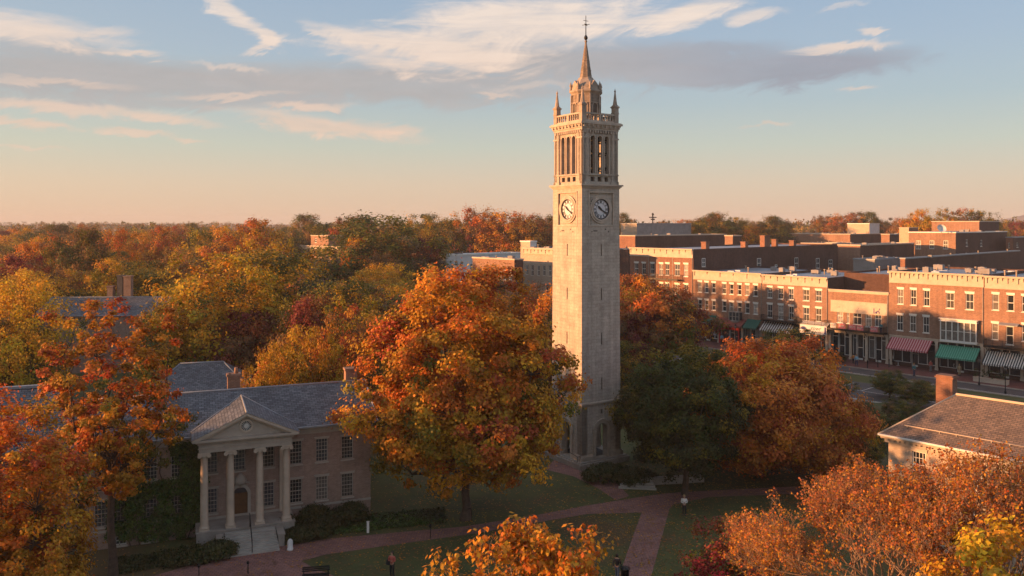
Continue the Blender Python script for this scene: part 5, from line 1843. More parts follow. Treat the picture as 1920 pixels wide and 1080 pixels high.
# ------------------------------------------------------------------ pale brick house in the right foreground
RB = Frame(28.4, 62.6, math.atan2(-0.744, 0.668))
ZEr = 8.0
rh = thing('pale_brick_house', 'pale painted brick house with hipped brown shingle roof and brick chimney, right foreground', 'building', (RB.o.x, RB.o.y, 0), RB.ang)
wx_, wz_, ww_, wh_ = px_win(1723, 847, 897, 26, RB)
wins = [(wx_, wz_, ww_, wh_), (wx_ + 4.2, wz_, ww_, wh_), (wx_ + 8.4, wz_, ww_, wh_), (wx_, wz_ - 3.2, ww_, wh_), (wx_ + 4.2, wz_ - 3.2, ww_, wh_), (wx_ + 8.4, wz_ - 3.2, ww_, wh_)]
shell(rh, 0.55, 24, 7.2, ZEr - 0.1, front_holes(wins), 'pale_brick')
for x, z, w, h in wins:
    window(rh, x, z, w, h, 0.08, 4, 4, 'white_paint', 'cream_paint', 'white_paint', 'glass', 0.08)
mb = MB()
mb.box(0.3, 24.2, -0.12, 0.0, 7.3, 7.62); mb.box(0.1, 24.4, -0.38, 0.0, 7.62, 7.82); mb.box(0.0, 24.5, -0.45, 0.0, 7.82, 7.9)
for i in range(60):
    mb.box(0.5 + i * 0.39, 0.66 + i * 0.39, -0.27, -0.12, 7.47, 7.62)
mb.box(0.4, 0.7, 0.0, 7.3, 7.3, 7.8)
mb.build('cornice', 'cream_paint', rh)
zrr = 11.0
mb = MB()
ysp = 3.6
A_ = (0.0, -0.5, ZEr - 0.08); B_ = (25, -0.5, ZEr - 0.08); C_ = (25, 7.7, ZEr - 0.08); D_ = (0.0, 7.7, ZEr - 0.08)
R0 = (4.1, ysp, zrr); R1 = (25, ysp, zrr)
mb.face([A_, B_, R1, R0]); mb.face([C_, D_, R0, R1]); mb.face([D_, A_, R0]); mb.face([D_, C_, B_, A_])
rr_ = mb.build('roof', 'shingle', rh)
mb = MB()
mb.tube(R0, R1, 0.11); mb.tube(A_, R0, 0.06)
mb.build('ridge', 'cream_paint', rr_)
mb = MB()
mb.box(0.0, 25, -0.64, -0.5, 7.84, 7.96); mb.build('gutter', 'white_paint', rr_)
mb = MB()
mb.tube((1.6, 0.35, 8.0 + 0.85 * 0.73 + 0.1), (11.0, 0.35, 8.0 + 0.85 * 0.73 + 0.1), 0.035)
for k in range(9):
    mb.tube((1.8 + k * 1.15, 0.35, 8.55), (1.8 + k * 1.15, 0.35, 8.75), 0.03)
mb.build('snow_rail', 'cream_paint', rr_)
chx = RB.x(1757, 4.2)
mb = MB()
mb.box(chx - 0.05, chx + 1.15, 4.1, 5.1, 9.2, 12.0); mb.box(chx - 0.13, chx + 1.23, 4.02, 5.18, 12.0, 12.12); mb.box(chx - 0.05, chx + 1.15, 4.1, 5.1, 12.12, 12.22)
mb.build('chimney', 'red_brick', rr_)

# ------------------------------------------------------------------ trees
PAL = {
    'orange': [(0.56, 0.19, 0.02), (0.60, 0.25, 0.025), (0.50, 0.13, 0.02), (0.62, 0.31, 0.03)],
    'redorange': [(0.50, 0.12, 0.035), (0.54, 0.16, 0.03), (0.42, 0.085, 0.035), (0.58, 0.21, 0.04)],
    'amber': [(0.54, 0.27, 0.02), (0.47, 0.22, 0.02), (0.58, 0.33, 0.03), (0.36, 0.20, 0.02)],
    'yellow': [(0.56, 0.36, 0.022), (0.50, 0.33, 0.02), (0.38, 0.28, 0.022), (0.56, 0.28, 0.02)],
    'olive': [(0.22, 0.18, 0.022), (0.16, 0.15, 0.022), (0.30, 0.21, 0.024), (0.12, 0.125, 0.022)],
    'green': [(0.070, 0.092, 0.022), (0.095, 0.11, 0.024), (0.058, 0.08, 0.024), (0.12, 0.12, 0.026)],
    'darkgreen': [(0.040, 0.052, 0.018), (0.055, 0.065, 0.02), (0.07, 0.065, 0.02)],
    'maroon': [(0.20, 0.035, 0.035), (0.26, 0.055, 0.035), (0.16, 0.03, 0.035), (0.30, 0.09, 0.03)],
    'brown': [(0.27, 0.15, 0.055), (0.22, 0.12, 0.05), (0.32, 0.17, 0.05), (0.17, 0.10, 0.045)],
    'copper': [(0.42, 0.16, 0.055), (0.50, 0.17, 0.04), (0.34, 0.13, 0.055), (0.46, 0.22, 0.07)],
    'crimson': [(0.36, 0.03, 0.05), (0.42, 0.06, 0.05), (0.28, 0.03, 0.05)],
    'rusty': [(0.34, 0.10, 0.025), (0.28, 0.11, 0.025), (0.38, 0.14, 0.03)],
    'ivy': [(0.065, 0.12, 0.025), (0.09, 0.15, 0.03), (0.05, 0.085, 0.022)],
}
MIX = {  # crown colour: upper part palettes, lower part palettes
    'maple': (['orange', 'amber', 'orange', 'redorange'], ['orange', 'olive', 'amber', 'orange', 'amber']),
    'orange': (['orange', 'orange', 'amber', 'redorange', 'orange'], ['amber', 'orange', 'amber', 'olive']),
    'bright': (['redorange', 'redorange', 'orange'], ['redorange', 'orange', 'rusty', 'redorange']),
    'gold': (['orange', 'amber', 'orange'], ['amber', 'orange']),
    'pinkorange': (['redorange', 'orange', 'redorange'], ['orange', 'brown', 'maroon']),
    'amber': (['amber', 'orange', 'yellow'], ['olive', 'amber', 'yellow']),
    'yellow': (['yellow', 'amber', 'yellow'], ['olive', 'yellow', 'green', 'yellow']),
    'olive': (['olive', 'green', 'yellow'], ['green', 'olive', 'darkgreen']),
    'green': (['green', 'green', 'olive'], ['green', 'darkgreen']),
    'darkgreen': (['darkgreen', 'green', 'olive'], ['darkgreen', 'darkgreen']),
    'maroon': (['maroon', 'maroon', 'brown'], ['maroon', 'brown']),
    'brown': (['brown', 'copper', 'brown'], ['brown', 'olive']),
    'rust': (['redorange', 'brown', 'orange'], ['brown', 'olive', 'maroon']),
    'darkoak': (['olive', 'brown', 'green'], ['green', 'darkgreen', 'olive']),
    'copper': (['copper', 'orange', 'copper'], ['copper', 'brown', 'amber']),
    'crimson': (['crimson', 'crimson', 'maroon'], ['maroon', 'crimson', 'olive']),
}


def mesh_np(name, verts, faces, mat, uv=False, smooth=False, fcol=None):
    me = bpy.data.meshes.new(name)
    nv, nf = len(verts), len(faces)
    k = faces.shape[1]
    me.vertices.add(nv)
    me.vertices.foreach_set('co', np.asarray(verts, dtype=np.float32).ravel())
    me.loops.add(nf * k)
    me.loops.foreach_set('vertex_index', np.asarray(faces, dtype=np.int32).ravel())
    me.polygons.add(nf)
    me.polygons.foreach_set('loop_start', np.arange(0, nf * k, k, dtype=np.int32))
    me.polygons.foreach_set('loop_total', np.full(nf, k, dtype=np.int32))
    if smooth:
        me.polygons.foreach_set('use_smooth', np.ones(nf, dtype=bool))
    me.materials.append(MAT[mat])
    if fcol is not None:
        at = me.attributes.new('leaf_col', 'FLOAT_COLOR', 'FACE')
        c4 = np.ones((nf, 4), dtype=np.float32)
        c4[:, :3] = fcol
        at.data.foreach_set('color', c4.ravel())
    me.update(calc_edges=True)
    me.validate(verbose=False)
    return me


def tubes_np(segs):
    """segs: list of (p0, p1, r0, r1) -> verts, faces (quads)"""
    V, Fc = [], []
    k = 0
    by = {}
    for s in segs:
        n = 7 if s[2] > 0.15 else (5 if s[2] > 0.05 else 3)
        by.setdefault(n, []).append(s)
    for n, ss in by.items():
        a = np.array([[*s[0], *s[1], s[2], s[3]] for s in ss], dtype=np.float64)
        p0, p1, r0, r1 = a[:, 0:3], a[:, 3:6], a[:, 6], a[:, 7]
        d = p1 - p0
        L = np.linalg.norm(d, axis=1, keepdims=True)
        d = d / np.maximum(L, 1e-6)
        ref = np.where(np.abs(d[:, 2:3]) > 0.9, np.array([[1.0, 0, 0]]), np.array([[0, 0, 1.0]]))
        u = np.cross(d, ref); u /= np.linalg.norm(u, axis=1, keepdims=True)
        w = np.cross(d, u)
        th = np.linspace(0, 2 * np.pi, n, endpoint=False)
        ring = u[:, None, :] * np.cos(th)[None, :, None] + w[:, None, :] * np.sin(th)[None, :, None]
        v0 = p0[:, None, :] + ring * r0[:, None, None]
        v1 = p1[:, None, :] + d[:, None, :] * 0.0 + ring * r1[:, None, None]
        V.append(np.concatenate([v0, v1], 1).reshape(-1, 3))
        m_ = len(ss)
        i = np.arange(n)
        f = np.stack([i, i + n, (i + 1) % n + n, (i + 1) % n], 1)
        Fc.append((f[None] + (np.arange(m_) * 2 * n)[:, None, None] + k).reshape(-1, 4))
        k += m_ * 2 * n
    return np.concatenate(V), np.concatenate(Fc)


def curve_pts(p0, p1, bend, n, rng):
    p0, p1 = np.array(p0, float), np.array(p1, float)
    out = []
    L = np.linalg.norm(p1 - p0)
    w = rng.normal(0, 0.05 * L, (n + 1, 3)); w[0] = 0; w[-1] = 0
    for i in range(n + 1):
        t = i / n
        q = p0 * (1 - t) + p1 * t
        q[2] += bend * L * math.sin(math.pi * t)
        out.append(q + w[i] * 0.6)
    return out


def leaves_np(rng, cen, rad, npl, leaf, pal_top, pal_bot, h0, h1, out_bias=0.9, flat=0.75, droop=0.0, spread=1.0):
    """quads round cluster centres; returns verts, faces, colours"""
    nc = len(cen)
    tot = nc * npl
    ci = np.repeat(np.arange(nc), npl)
    d = rng.normal(size=(tot, 3)); d /= np.linalg.norm(d, axis=1, keepdims=True)
    rr = np.where(rng.random(tot) < 0.16, rng.uniform(0.8, 1.75, tot), rng.random(tot) ** 0.42)
    p = cen[ci] + d * (rr * rad[ci])[:, None] * np.array([spread, spread, flat])
    mid = np.array([0, 0, (h0 + h1) / 2 - (h1 - h0) * 0.25])
    co = p - mid; co /= np.linalg.norm(co, axis=1, keepdims=True)
    n = d * 0.75 + co * out_bias + rng.normal(0, 0.55, (tot, 3))
    n[:, 2] += 0.25
    n /= np.linalg.norm(n, axis=1, keepdims=True)
    t = np.cross(n, rng.normal(size=(tot, 3))); t /= np.linalg.norm(t, axis=1, keepdims=True)
    if droop:
        t = t * (1 - droop) + np.array([0, 0, -1.0]) * droop
        t -= n * np.sum(t * n, 1, keepdims=True); t /= np.linalg.norm(t, axis=1, keepdims=True)
    b = np.cross(n, t)
    s = leaf * rng.uniform(0.65, 1.35, tot)
    tl, bl = t * (s * 0.56)[:, None], b * (s * 0.40)[:, None]
    sk = tl * 0.15
    V = np.stack([p - tl, p + bl - sk, p + tl, p - bl - sk], 1).reshape(-1, 3)
    Fc = np.arange(tot * 4).reshape(-1, 4)
    # colour by cluster: the turned (upper, outer) part of the crown and the later, lower part
    hn = (cen[:, 2] - h0) / (h1 - h0)
    ptop = 1 / (1 + np.exp(-(hn - 0.42 + rng.normal(0, 0.16, nc)) * 9))
    top = rng.random(nc) < ptop
    P1 = [np.array(PAL[k]) for k in pal_top]; P2 = [np.array(PAL[k]) for k in pal_bot]
    # neighbouring clusters tend to share a tone
    a1 = np.sin(cen[:, 0] * 0.55 + 1.3 * cen[:, 2] * 0.4 + rng.random() * 6) + np.sin(cen[:, 1] * 0.6 + cen[:, 2] * 0.35 + rng.random() * 6) + rng.normal(0, 0.5, nc)
    q = (np.argsort(np.argsort(a1)) / max(1, nc))
    ccol = np.zeros((nc, 3))
    for i in range(nc):
        pl = P1 if top[i] else P2
        pp = pl[min(len(pl) - 1, int(q[i] * len(pl)))]
        ccol[i] = pp[rng.integers(len(pp))] * rng.uniform(0.8, 1.2)
    col = ccol[ci] * rng.uniform(0.7, 1.3, (tot, 1)) * (1 + rng.normal(0, 0.05, (tot, 3)))
    odd = rng.random(tot) < 0.12
    other = (P1 + P2)[rng.integers(len(P1) + len(P2))]
    col[odd] = other[rng.integers(len(other), size=odd.sum())]
    return V, Fc, np.clip(col, 0.004, 0.9)


def make_tree(seed, h, r, base, ncl, npl, leaf, mix, crad=0.15, lean=(0, 0), trunk_r=None, lump=0.22, interior=0.25, limbs=8, flat=0.8, twig=0.02, wide=-0.15, top_pow=1.0, cut=None, rmin=0.55, skew=None):
    rng = np.random.default_rng(seed)
    tr = trunk_r or 0.022 * h + 0.05
    zc = base + (h - base) * (0.5 + wide * 0.5)
    ph = rng.uniform(0, 6.28, 12)
    d = rng.normal(size=(ncl * 3, 3)); d /= np.linalg.norm(d, axis=1, keepdims=True)
    up = d[:, 2]
    a_ = np.arctan2(d[:, 1], d[:, 0])
    lm = 1 + lump * (np.sin(3 * a_ + ph[0]) * np.cos(2.3 * up + ph[1]) * 0.5 + np.sin(5 * a_ + 4 * up + ph[2]) * 0.35 + np.sin(8 * a_ - 6 * up + ph[3]) * 0.3 + np.sin(2 * a_ + 7 * up + ph[4]) * 0.35)
    rho = np.where(rng.random(len(d)) < interior, rng.uniform(0.25, 0.75, len(d)), rmin + 0.18 + (0.82 - rmin) * rng.random(len(d)) ** 0.7) * lm
    hh = np.where(up > 0, h - zc, zc - base)
    c = np.stack([d[:, 0] * rho * r, d[:, 1] * rho * r, zc + np.sign(up) * np.abs(up) ** top_pow * rho * hh], 1)
    c[:, 0] += lean[0] * (c[:, 2] / h); c[:, 1] += lean[1] * (c[:, 2] / h)
    keep = c[:, 2] > base * 0.7
    if skew is not None:
        keep &= skew(c, rng)
    c = c[keep][:ncl]
    # small poisson-like thinning for even lumps
    rad = crad * r * rng.uniform(0.6, 1.35, len(c))
    c[:, 2] = np.minimum(c[:, 2], h - rad * flat * 0.6)
    segs = []
    fork = base * rng.uniform(0.75, 1.0) + 0.1 * h
    tp = curve_pts((0, 0, -0.3), (lean[0] * 0.4, lean[1] * 0.4, fork), 0, 4, rng)
    for i in range(4):
        r0, r1 = tr * (1.35 if i == 0 else 1.0) * (1 - 0.1 * i), tr * (1 - 0.1 * (i + 1))
        segs.append((tp[i], tp[i + 1], r0, r1))
    nodes = []
    tgt_i = []
    # limb targets spread round the crown
    if len(c) > 0:
        first = int(np.argmax(c[:, 2]))
        tgt_i = [first]
        dist = np.linalg.norm(c - c[first], axis=1)
        for _ in range(limbs - 1):
            k_ = int(np.argmax(dist))
            tgt_i.append(k_)
            dist = np.minimum(dist, np.linalg.norm(c - c[k_], axis=1))
    for k_ in tgt_i:
        e = c[k_] * 0.88 + np.array([0, 0, zc]) * 0.12
        st = tp[rng.integers(3, 5)] if rng.random() < 0.75 else tp[3]
        pts = curve_pts(st, e, -0.12, 6, rng)
        lr_ = tr * rng.uniform(0.42, 0.62)
        for i in range(6):
            r0, r1 = lr_ * (1 - i / 6.6), lr_ * (1 - (i + 1) / 6.6)
            segs.append((pts[i], pts[i + 1], r0, r1))
            nodes.append((*pts[i + 1], r1))
            # side limb
        for q in range(2):
            s0 = pts[2 + q * 2]
            e2 = s0 + (c[rng.integers(len(c))] - s0) * rng.uniform(0.3, 0.6)
            sp_ = curve_pts(s0, e2, -0.08, 3, rng)
            l2 = lr_ * 0.45
            for i in range(3):
                segs.append((sp_[i], sp_[i + 1], l2 * (1 - i / 3.5), l2 * (1 - (i + 1) / 3.5)))
                nodes.append((*sp_[i + 1], l2 * (1 - (i + 1) / 3.5)))
    nd = np.array(nodes)
    for i in range(len(c)):
        dd = np.linalg.norm(nd[:, :3] - c[i], axis=1) + np.maximum(0, nd[:, 2] - c[i, 2]) * 1.5
        j = int(np.argmin(dd))
        pts = curve_pts(nd[j, :3], c[i], -0.06, 3, rng)
        tw = min(nd[j, 3] * 0.8, twig * (1 + 0.12 * h / 3))
        for q in range(3):
            segs.append((pts[q], pts[q + 1], tw * (1 - q / 4), tw * (1 - (q + 1) / 4)))
        for q in range(2):
            off = rng.normal(0, 1, 3); off /= np.linalg.norm(off)
            segs.append((pts[2], c[i] + off * rad[i] * 0.8, tw * 0.4, tw * 0.15))
    tv, tf = tubes_np(segs)
    lv, lf, lc = leaves_np(rng, c, rad, npl, leaf, MIX[mix][0], MIX[mix][1], base, h, flat=flat)
    return (mesh_np('trunk', tv, tf, 'bark', smooth=True), mesh_np('crown', lv, lf, 'leaves', fcol=lc))


def twig_tree(seed, h, r, base, levels, mix, leaf, leaf_prob, bark='twig_bark', spread=0.55, npl=3, droop=0.4, tr=0.2, fan=7):
    """open crown: branching twigs carried up and out, leaves in small tufts at the ends"""
    rng = np.random.default_rng(seed)
    segs, tips = [], []

    def grow(p, d, L, rad, lev):
        n = 2
        q = p
        for i in range(n):
            d = d + rng.normal(0, 0.11, 3) + np.array([0, 0, 0.05])
            d = d / np.linalg.norm(d)
            q2 = q + d * L / n
            segs.append((q, q2, rad * (1 - 0.18 * i), rad * (1 - 0.18 * (i + 1))))
            q = q2
            if lev <= 2:
                tips.append((q, lev))
        if lev == 0:
            tips.append((q, 0))
            return
        k = 3 if rng.random() < 0.55 else 2
        for j in range(k):
            a = rng.normal(0, 1, 3); a -= d * a.dot(d); a /= np.linalg.norm(a)
            ang = spread * rng.uniform(0.5, 1.25)
            nd_ = d * math.cos(ang) + a * math.sin(ang)
            nd_[2] = nd_[2] + 0.12
            nd_ /= np.linalg.norm(nd_)
            grow(q, nd_, L * rng.uniform(0.68, 0.9), rad * 0.62, lev - 1)
    segs.append((np.array([0, 0, -0.3]), np.array([0.1, 0, base]), tr * 1.3, tr))
    tot = sum(0.8 ** i for i in range(levels + 1))
    for k in range(fan):
        a = 2 * math.pi * k / fan + rng.uniform(-0.3, 0.3)
        tilt = rng.uniform(0.25, 1.0)
        d = np.array([math.cos(a) * math.sin(tilt), math.sin(a) * math.sin(tilt), math.cos(tilt)])
        reach = 1.0 / math.sqrt((math.sin(tilt) / r) ** 2 + (math.cos(tilt) / (h - base)) ** 2)
        grow(np.array([0.1, 0, base - rng.uniform(0, base * 0.3)]), d, reach / tot * 0.92, tr * 0.5, levels)
    tz = max(t[0][2] for t in tips)
    tr_ = np.percentile([math.hypot(t[0][0], t[0][1]) for t in tips], 96)
    fx, fz = r / tr_, h / tz
    sc_ = np.array([fx, fx, fz])
    segs = [(np.array(a) * sc_, np.array(b_) * sc_, c_, d_) for a, b_, c_, d_ in segs]
    tips = [(t[0] * sc_, t[1]) for t in tips]
    tv, tf = tubes_np(segs)
    cen = np.array([t[0] for t in tips if rng.random() < leaf_prob])
    rad = np.full(len(cen), leaf * 1.6)
    lv, lf, lc = leaves_np(rng, cen, rad, npl, leaf, MIX[mix][0], MIX[mix][1], base, h, out_bias=0.5, flat=1.0, droop=droop)
    return (mesh_np('trunk', tv, tf, bark, smooth=True), mesh_np('crown', lv, lf, 'leaves', fcol=lc))


def plant_tree(meshes, loc, label, rz=0.0, sc=(1, 1, 1), group=None, name='tree', cat='tree'):
    t_ = thing(name, label, cat, loc, rz, group)
    t_.scale = sc
    link('trunk', meshes[0], t_)
    link('crown', meshes[1], t_)
    return t_


def at(px, Y, z=None):
    x = (px - CX) / F * Y
    return (x, Y, gh(x, Y) if z is None else z)


def ztop(py, Y):
    return HCAM - (py - HY) / F * Y


# -- the trees one knows by sight, each grown for its place
big = make_tree(11, ztop(503, 66), 7.9, 3.2, 1050, 135, 0.235, 'maple', crad=0.098, lump=0.30, limbs=12, trunk_r=0.42, interior=0.22, wide=-0.2)
plant_tree(big, at(872, 66), 'huge orange maple left of the tower, green gold on its lower boughs', 0.3, name='maple_tree')
lo = make_tree(23, ztop(563, 55), 4.3, 6.3, 310, 105, 0.185, 'orange', crad=0.105, lump=0.42, limbs=13, trunk_r=0.30, interior=0.15, flat=0.7, twig=0.035)
plant_tree(lo, at(212, 55), 'open orange maple with visible forked limbs in front of the slate roof', 0.9, name='maple_tree')
ll = make_tree(31, ztop(735, 43), 4.6, 0.6, 700, 130, 0.16, 'orange', crad=0.12, lump=0.26, limbs=8, wide=-0.25)
plant_tree(ll, at(-10, 43), 'round amber tree filling the lower left corner', 0.4, name='maple_tree')
gt = make_tree(37, ztop(655, 72), 5.2, 2.4, 650, 130, 0.18, 'green', crad=0.125, lump=0.28, limbs=10, wide=-0.1, trunk_r=0.32)
plant_tree(gt, at(1284, 72), 'dark green tree just right of the tower foot', 0.2, name='oak_tree')
gt2 = make_tree(39, ztop(670, 84), 4.4, 3.0, 300, 120, 0.24, 'green', crad=0.17, lump=0.3, limbs=8)
plant_tree(gt2, at(1395, 90), 'lower dark green tree between the tower tree and the street', 2.2, name='oak_tree')
plant_tree(gt2, at(1205, 82), 'narrow green tree hard against the tower base', 4.4, (0.62, 0.62, 0.80), name='oak_tree')
rt = make_tree(41, ztop(638, 78), 8.6, 1.0, 900, 130, 0.23, 'bright', crad=0.105, lump=0.26, limbs=10, wide=-0.3, trunk_r=0.35, top_pow=1.15)
plant_tree(rt, at(1450, 78), 'bright orange topped maple between green tree and pale house', 2.0, name='maple_tree')
bt = make_tree(43, ztop(540, 125), 7.6, 4.0, 330, 110, 0.34, 'rust', crad=0.16, lump=0.28, limbs=9, trunk_r=0.33)
plant_tree(bt, at(1232, 125), 'rusty orange tree behind the tower, before the corner block', 1.0, name='maple_tree')
plant_tree(bt, at(1185, 150), 'rusty tree partly hidden behind the right edge of the tower', 3.0, (0.7, 0.7, 1.02), name='maple_tree')
st_ = make_tree(47, 4.6, 2.6, 1.0, 90, 90, 0.2, 'darkoak', crad=0.24, limbs=6)
cp = twig_tree(53, 12.2, 6.4, 3.0, 7, 'copper', 0.11, 0.36, spread=0.46, npl=3, tr=0.26, fan=8)
plant_tree(cp, at(1640, 41), 'sparse copper tree of bare twigs in the lower right foreground', 0.5, name='copper_tree')
plant_tree(cp, at(1860, 37), 'second twiggy copper tree at the right edge before the pale house', 2.6, (0.92, 0.92, 1.12), name='copper_tree')
plant_tree(cp, at(1455, 44), 'low pinkish twiggy tree left of the copper trees', 4.1, (0.62, 0.62, 0.66), name='copper_tree')
yt = make_tree(59, 9.6, 3.4, 1.0, 200, 120, 0.17, 'yellow', crad=0.2, lump=0.3)
plant_tree(yt, at(1890, 33), 'golden yellow tree low in the right corner under the copper twigs', 0.5, (1, 1, 1.22), name='maple_tree')
cs = make_tree(61, 7.2, 2.7, 0.4, 200, 110, 0.15, 'crimson', crad=0.2, lump=0.3)
plant_tree(cs, at(1368, 46), 'small crimson tree at the lower right of the lawn', 0.5, name='shrub_tree')
fg = twig_tree(67, 14.0, 3.0, 8.5, 5, 'gold', 0.17, 0.62, spread=0.42, npl=4, droop=0.75, tr=0.13, fan=8)
plant_tree(fg, at(985, 28.5), 'orange leafed treetop rising at the bottom centre of the foreground', 1.4, (1, 1, ztop(985, 28.5) / 14.0), name='young_tree')

# -- prototypes for the woods
PROTO = {}
for k, (mixn, seed, hh_, rr_t, bs, nc_, npl_, lf_) in {
    'yellow': ('yellow', 101, 18, 7.5, 3.5, 260, 90, 0.30), 'amber': ('amber', 102, 17, 7.0, 3.0, 240, 90, 0.30),
    'orange': ('orange', 103, 17, 7.0, 3.0, 240, 90, 0.30), 'rust': ('rust', 104, 18, 7.0, 3.5, 240, 90, 0.30),
    'maroon': ('maroon', 105, 14, 6.0, 2.0, 220, 120, 0.28), 'olive': ('olive', 106, 18, 7.5, 3.0, 250, 90, 0.30),
    'darkoak': ('darkoak', 107, 20, 8.5, 3.5, 280, 135, 0.32), 'brown': ('brown', 108, 17, 7.0, 3.0, 230, 100, 0.27),
}.items():
    PROTO[k] = [(make_tree(seed + 40 * v, hh_, rr_t, bs, nc_, npl_, lf_, mixn, crad=0.17, lump=0.34, limbs=8, interior=0.15), hh_, rr_t) for v in range(2)]
WORDS = {'yellow': 'golden yellow', 'amber': 'amber', 'orange': 'bright orange', 'rust': 'rust red', 'maroon': 'maroon', 'olive': 'olive green', 'darkoak': 'dark green-brown', 'brown': 'thin brown'}


def wood_tree(kindn, px, py, Y, wpx, label, v=0, rz=None, group=None, zb=None):
    (ms, h0, r0) = PROTO[kindn][v % 2]
    x = (px - CX) / F * Y
    zb = gh(x, Y) if zb is None else zb
    H_ = ztop(py, Y) - zb
    R_ = wpx / 2 / F * Y
    return plant_tree(ms, (x, Y, zb), label, rz if rz is not None else (px * 0.37) % 6.28, (R_ / r0, R_ / r0, H_ / h0), group)


# (kind, px, top row, distance, crown width px, label)
for i, a in enumerate([
    ('yellow', 30, 528, 92, 190, 'yellow-green tree at the left edge below the woods'),
    ('yellow', 400, 478, 104, 250, 'large golden tree left of centre, the brightest yellow crown'),
    ('amber', 335, 545, 102, 150, 'golden tree between the open orange maple and the maroon tree'),
    ('olive', 525, 470, 118, 230, 'broad olive gold tree behind the golden one'),
    ('olive', 618, 530, 100, 190, 'dark olive tree in the shade of the wood centre'),
    ('maroon', 460, 583, 100, 140, 'maroon tree above the brick chimney'),
    ('maroon', 590, 560, 94, 130, 'dusky maroon tree behind the hall roof'),
    ('yellow', 560, 615, 80, 120, 'small golden tree just above the slate roof'),
    ('amber', 505, 650, 76, 110, 'low amber tree touching the hall ridge'),
    ('rust', 650, 575, 84, 130, 'rust tree at the left shoulder of the big maple'),
    ('amber', 600, 610, 79, 110, 'amber tree behind the right end of the slate ridge'),
    ('darkoak', 712, 406, 200, 240, 'tall dark oak standing above the wood left of the big maple'),
    ('orange', 470, 412, 210, 130, 'tall orange tree on the skyline left of centre'),
    ('yellow', 512, 450, 150, 150, 'lit yellow tree below the skyline orange tree'),
    ('rust', 440, 440, 175, 130, 'rust tree under the skyline orange tree'),
    ('orange', 668, 446, 190, 60, 'orange tree beside the far apartment block'),
    ('darkoak', 580, 403, 330, 95, 'dark tree on the skyline above the apartment block'),
    ('rust', 655, 408, 320, 90, 'rust skyline tree right of the apartment block'),
    ('olive', 790, 402, 300, 110, 'olive skyline tree right of the tall dark oak'),
    ('olive', 845, 410, 290, 90, 'olive skyline tree above the pale blue roof'),
    ('rust', 900, 388, 290, 110, 'tall rust skyline tree behind the white building'),
    ('orange', 955, 398, 285, 120, 'red-orange skyline tree left of the tower'),
    ('rust', 1005, 402, 290, 90, 'rust skyline tree touching the tower'),
    ('darkoak', 1030, 404, 300, 70, 'dark skyline tree hard against the tower'),
    ('darkoak', 150, 432, 170, 120, 'green gold tree standing proud in the left woods'),
    ('orange', 225, 430, 230, 90, 'orange tree right of the green gold one in the left woods'),
    ('orange', 300, 425, 250, 80, 'orange tree high in the left woods below the far ridge'),
    ('olive', 375, 430, 215, 85, 'rounded green tree in the left woods'),
    ('rust', 80, 440, 190, 120, 'rust tree in the left woods near the edge'),
    ('amber', 205, 487, 152, 110, 'amber tree over the long slate house'),
    ('brown', 130, 505, 152, 90, 'thin brown tree left of the chimneys'),
    ('brown', 340, 465, 160, 100, 'thin brown tree in the hollow of the left woods'),
    ('olive', 262, 490, 154, 100, 'olive tree behind the tall brick chimneys'),
    ('maroon', 40, 480, 150, 110, 'dull maroon tree at the left edge of the woods'),
    ('darkoak', 1340, 400, 330, 105, 'green gold tree on the skyline right of the tower'),
    ('orange', 1412, 424, 340, 70, 'orange tree on the skyline left of the dark pair'),
    ('darkoak', 1450, 406, 345, 85, 'dark skyline tree above the long dark building'),
    ('brown', 1545, 403, 420, 55, 'bare brown skyline tree'),
    ('rust', 1585, 399, 400, 75, 'rust skyline tree behind the warehouse'),
    ('darkoak', 1628, 398, 400, 75, 'dark skyline tree behind the pale plant boxes'),
    ('brown', 1690, 408, 380, 50, 'brown skyline tree left of the amber row'),
    ('amber', 1722, 394, 330, 70, 'amber skyline tree, first of the row at right'),
    ('amber', 1765, 390, 330, 80, 'amber skyline tree, second of the row at right'),
    ('rust', 1805, 391, 335, 70, 'rust skyline tree, third of the row at right'),
    ('olive', 1845, 396, 335, 70, 'olive skyline tree, last of the row at right'),
    ('darkoak', 1168, 400, 360, 45, 'dark skyline tree just right of the tower'),
    ('maroon', 1180, 585, 118, 110, 'dull red tree right of the tower, in shade'),
    ('olive', 1160, 640, 105, 90, 'olive tree in shade beside the tower'),
    ('rust', 1030, 535, 100, 110, 'rust tree between the big maple and the tower'),
    ('brown', 905, 500, 122, 130, 'brown tree behind the crown of the big maple'),
    ('brown', 985, 530, 130, 110, 'brown twiggy tree before the cream building'),
]):
    wood_tree(a[0], a[1], a[2], a[3], a[4], a[5], i)
# low shrubs and trees of the verge
for i, (px, py, Y, w, k, lab) in enumerate([
    (1480, 615, 134, 110, 'olive', 'round olive street tree before the striped brown awning'),
    (1668, 694, 112, 60, 'darkoak', 'thin green sapling on the street verge, left of two'),
    (1722, 712, 106, 70, 'darkoak', 'thin green sapling on the street verge, right of two'),
    (1600, 752, 96, 90, 'darkoak', 'low bushy tree behind the bright orange maple'),
    (1560, 700, 110, 80, 'olive', 'small tree at the back of the bright orange maple'),
    (1655, 775, 88, 75, 'darkoak', 'dark bushy tree beside the corner of the pale house'),
    (1625, 812, 80, 70, 'olive', 'dull green low tree left of the pale house wall'),
    (1690, 750, 96, 70, 'darkoak', 'dark low tree behind the roof corner of the pale house'),
    (1600, 850, 74, 80, 'darkoak', 'dark shrubby tree at the foot of the pale house')]):
    wood_tree(k, px, py, Y, w, lab, i)

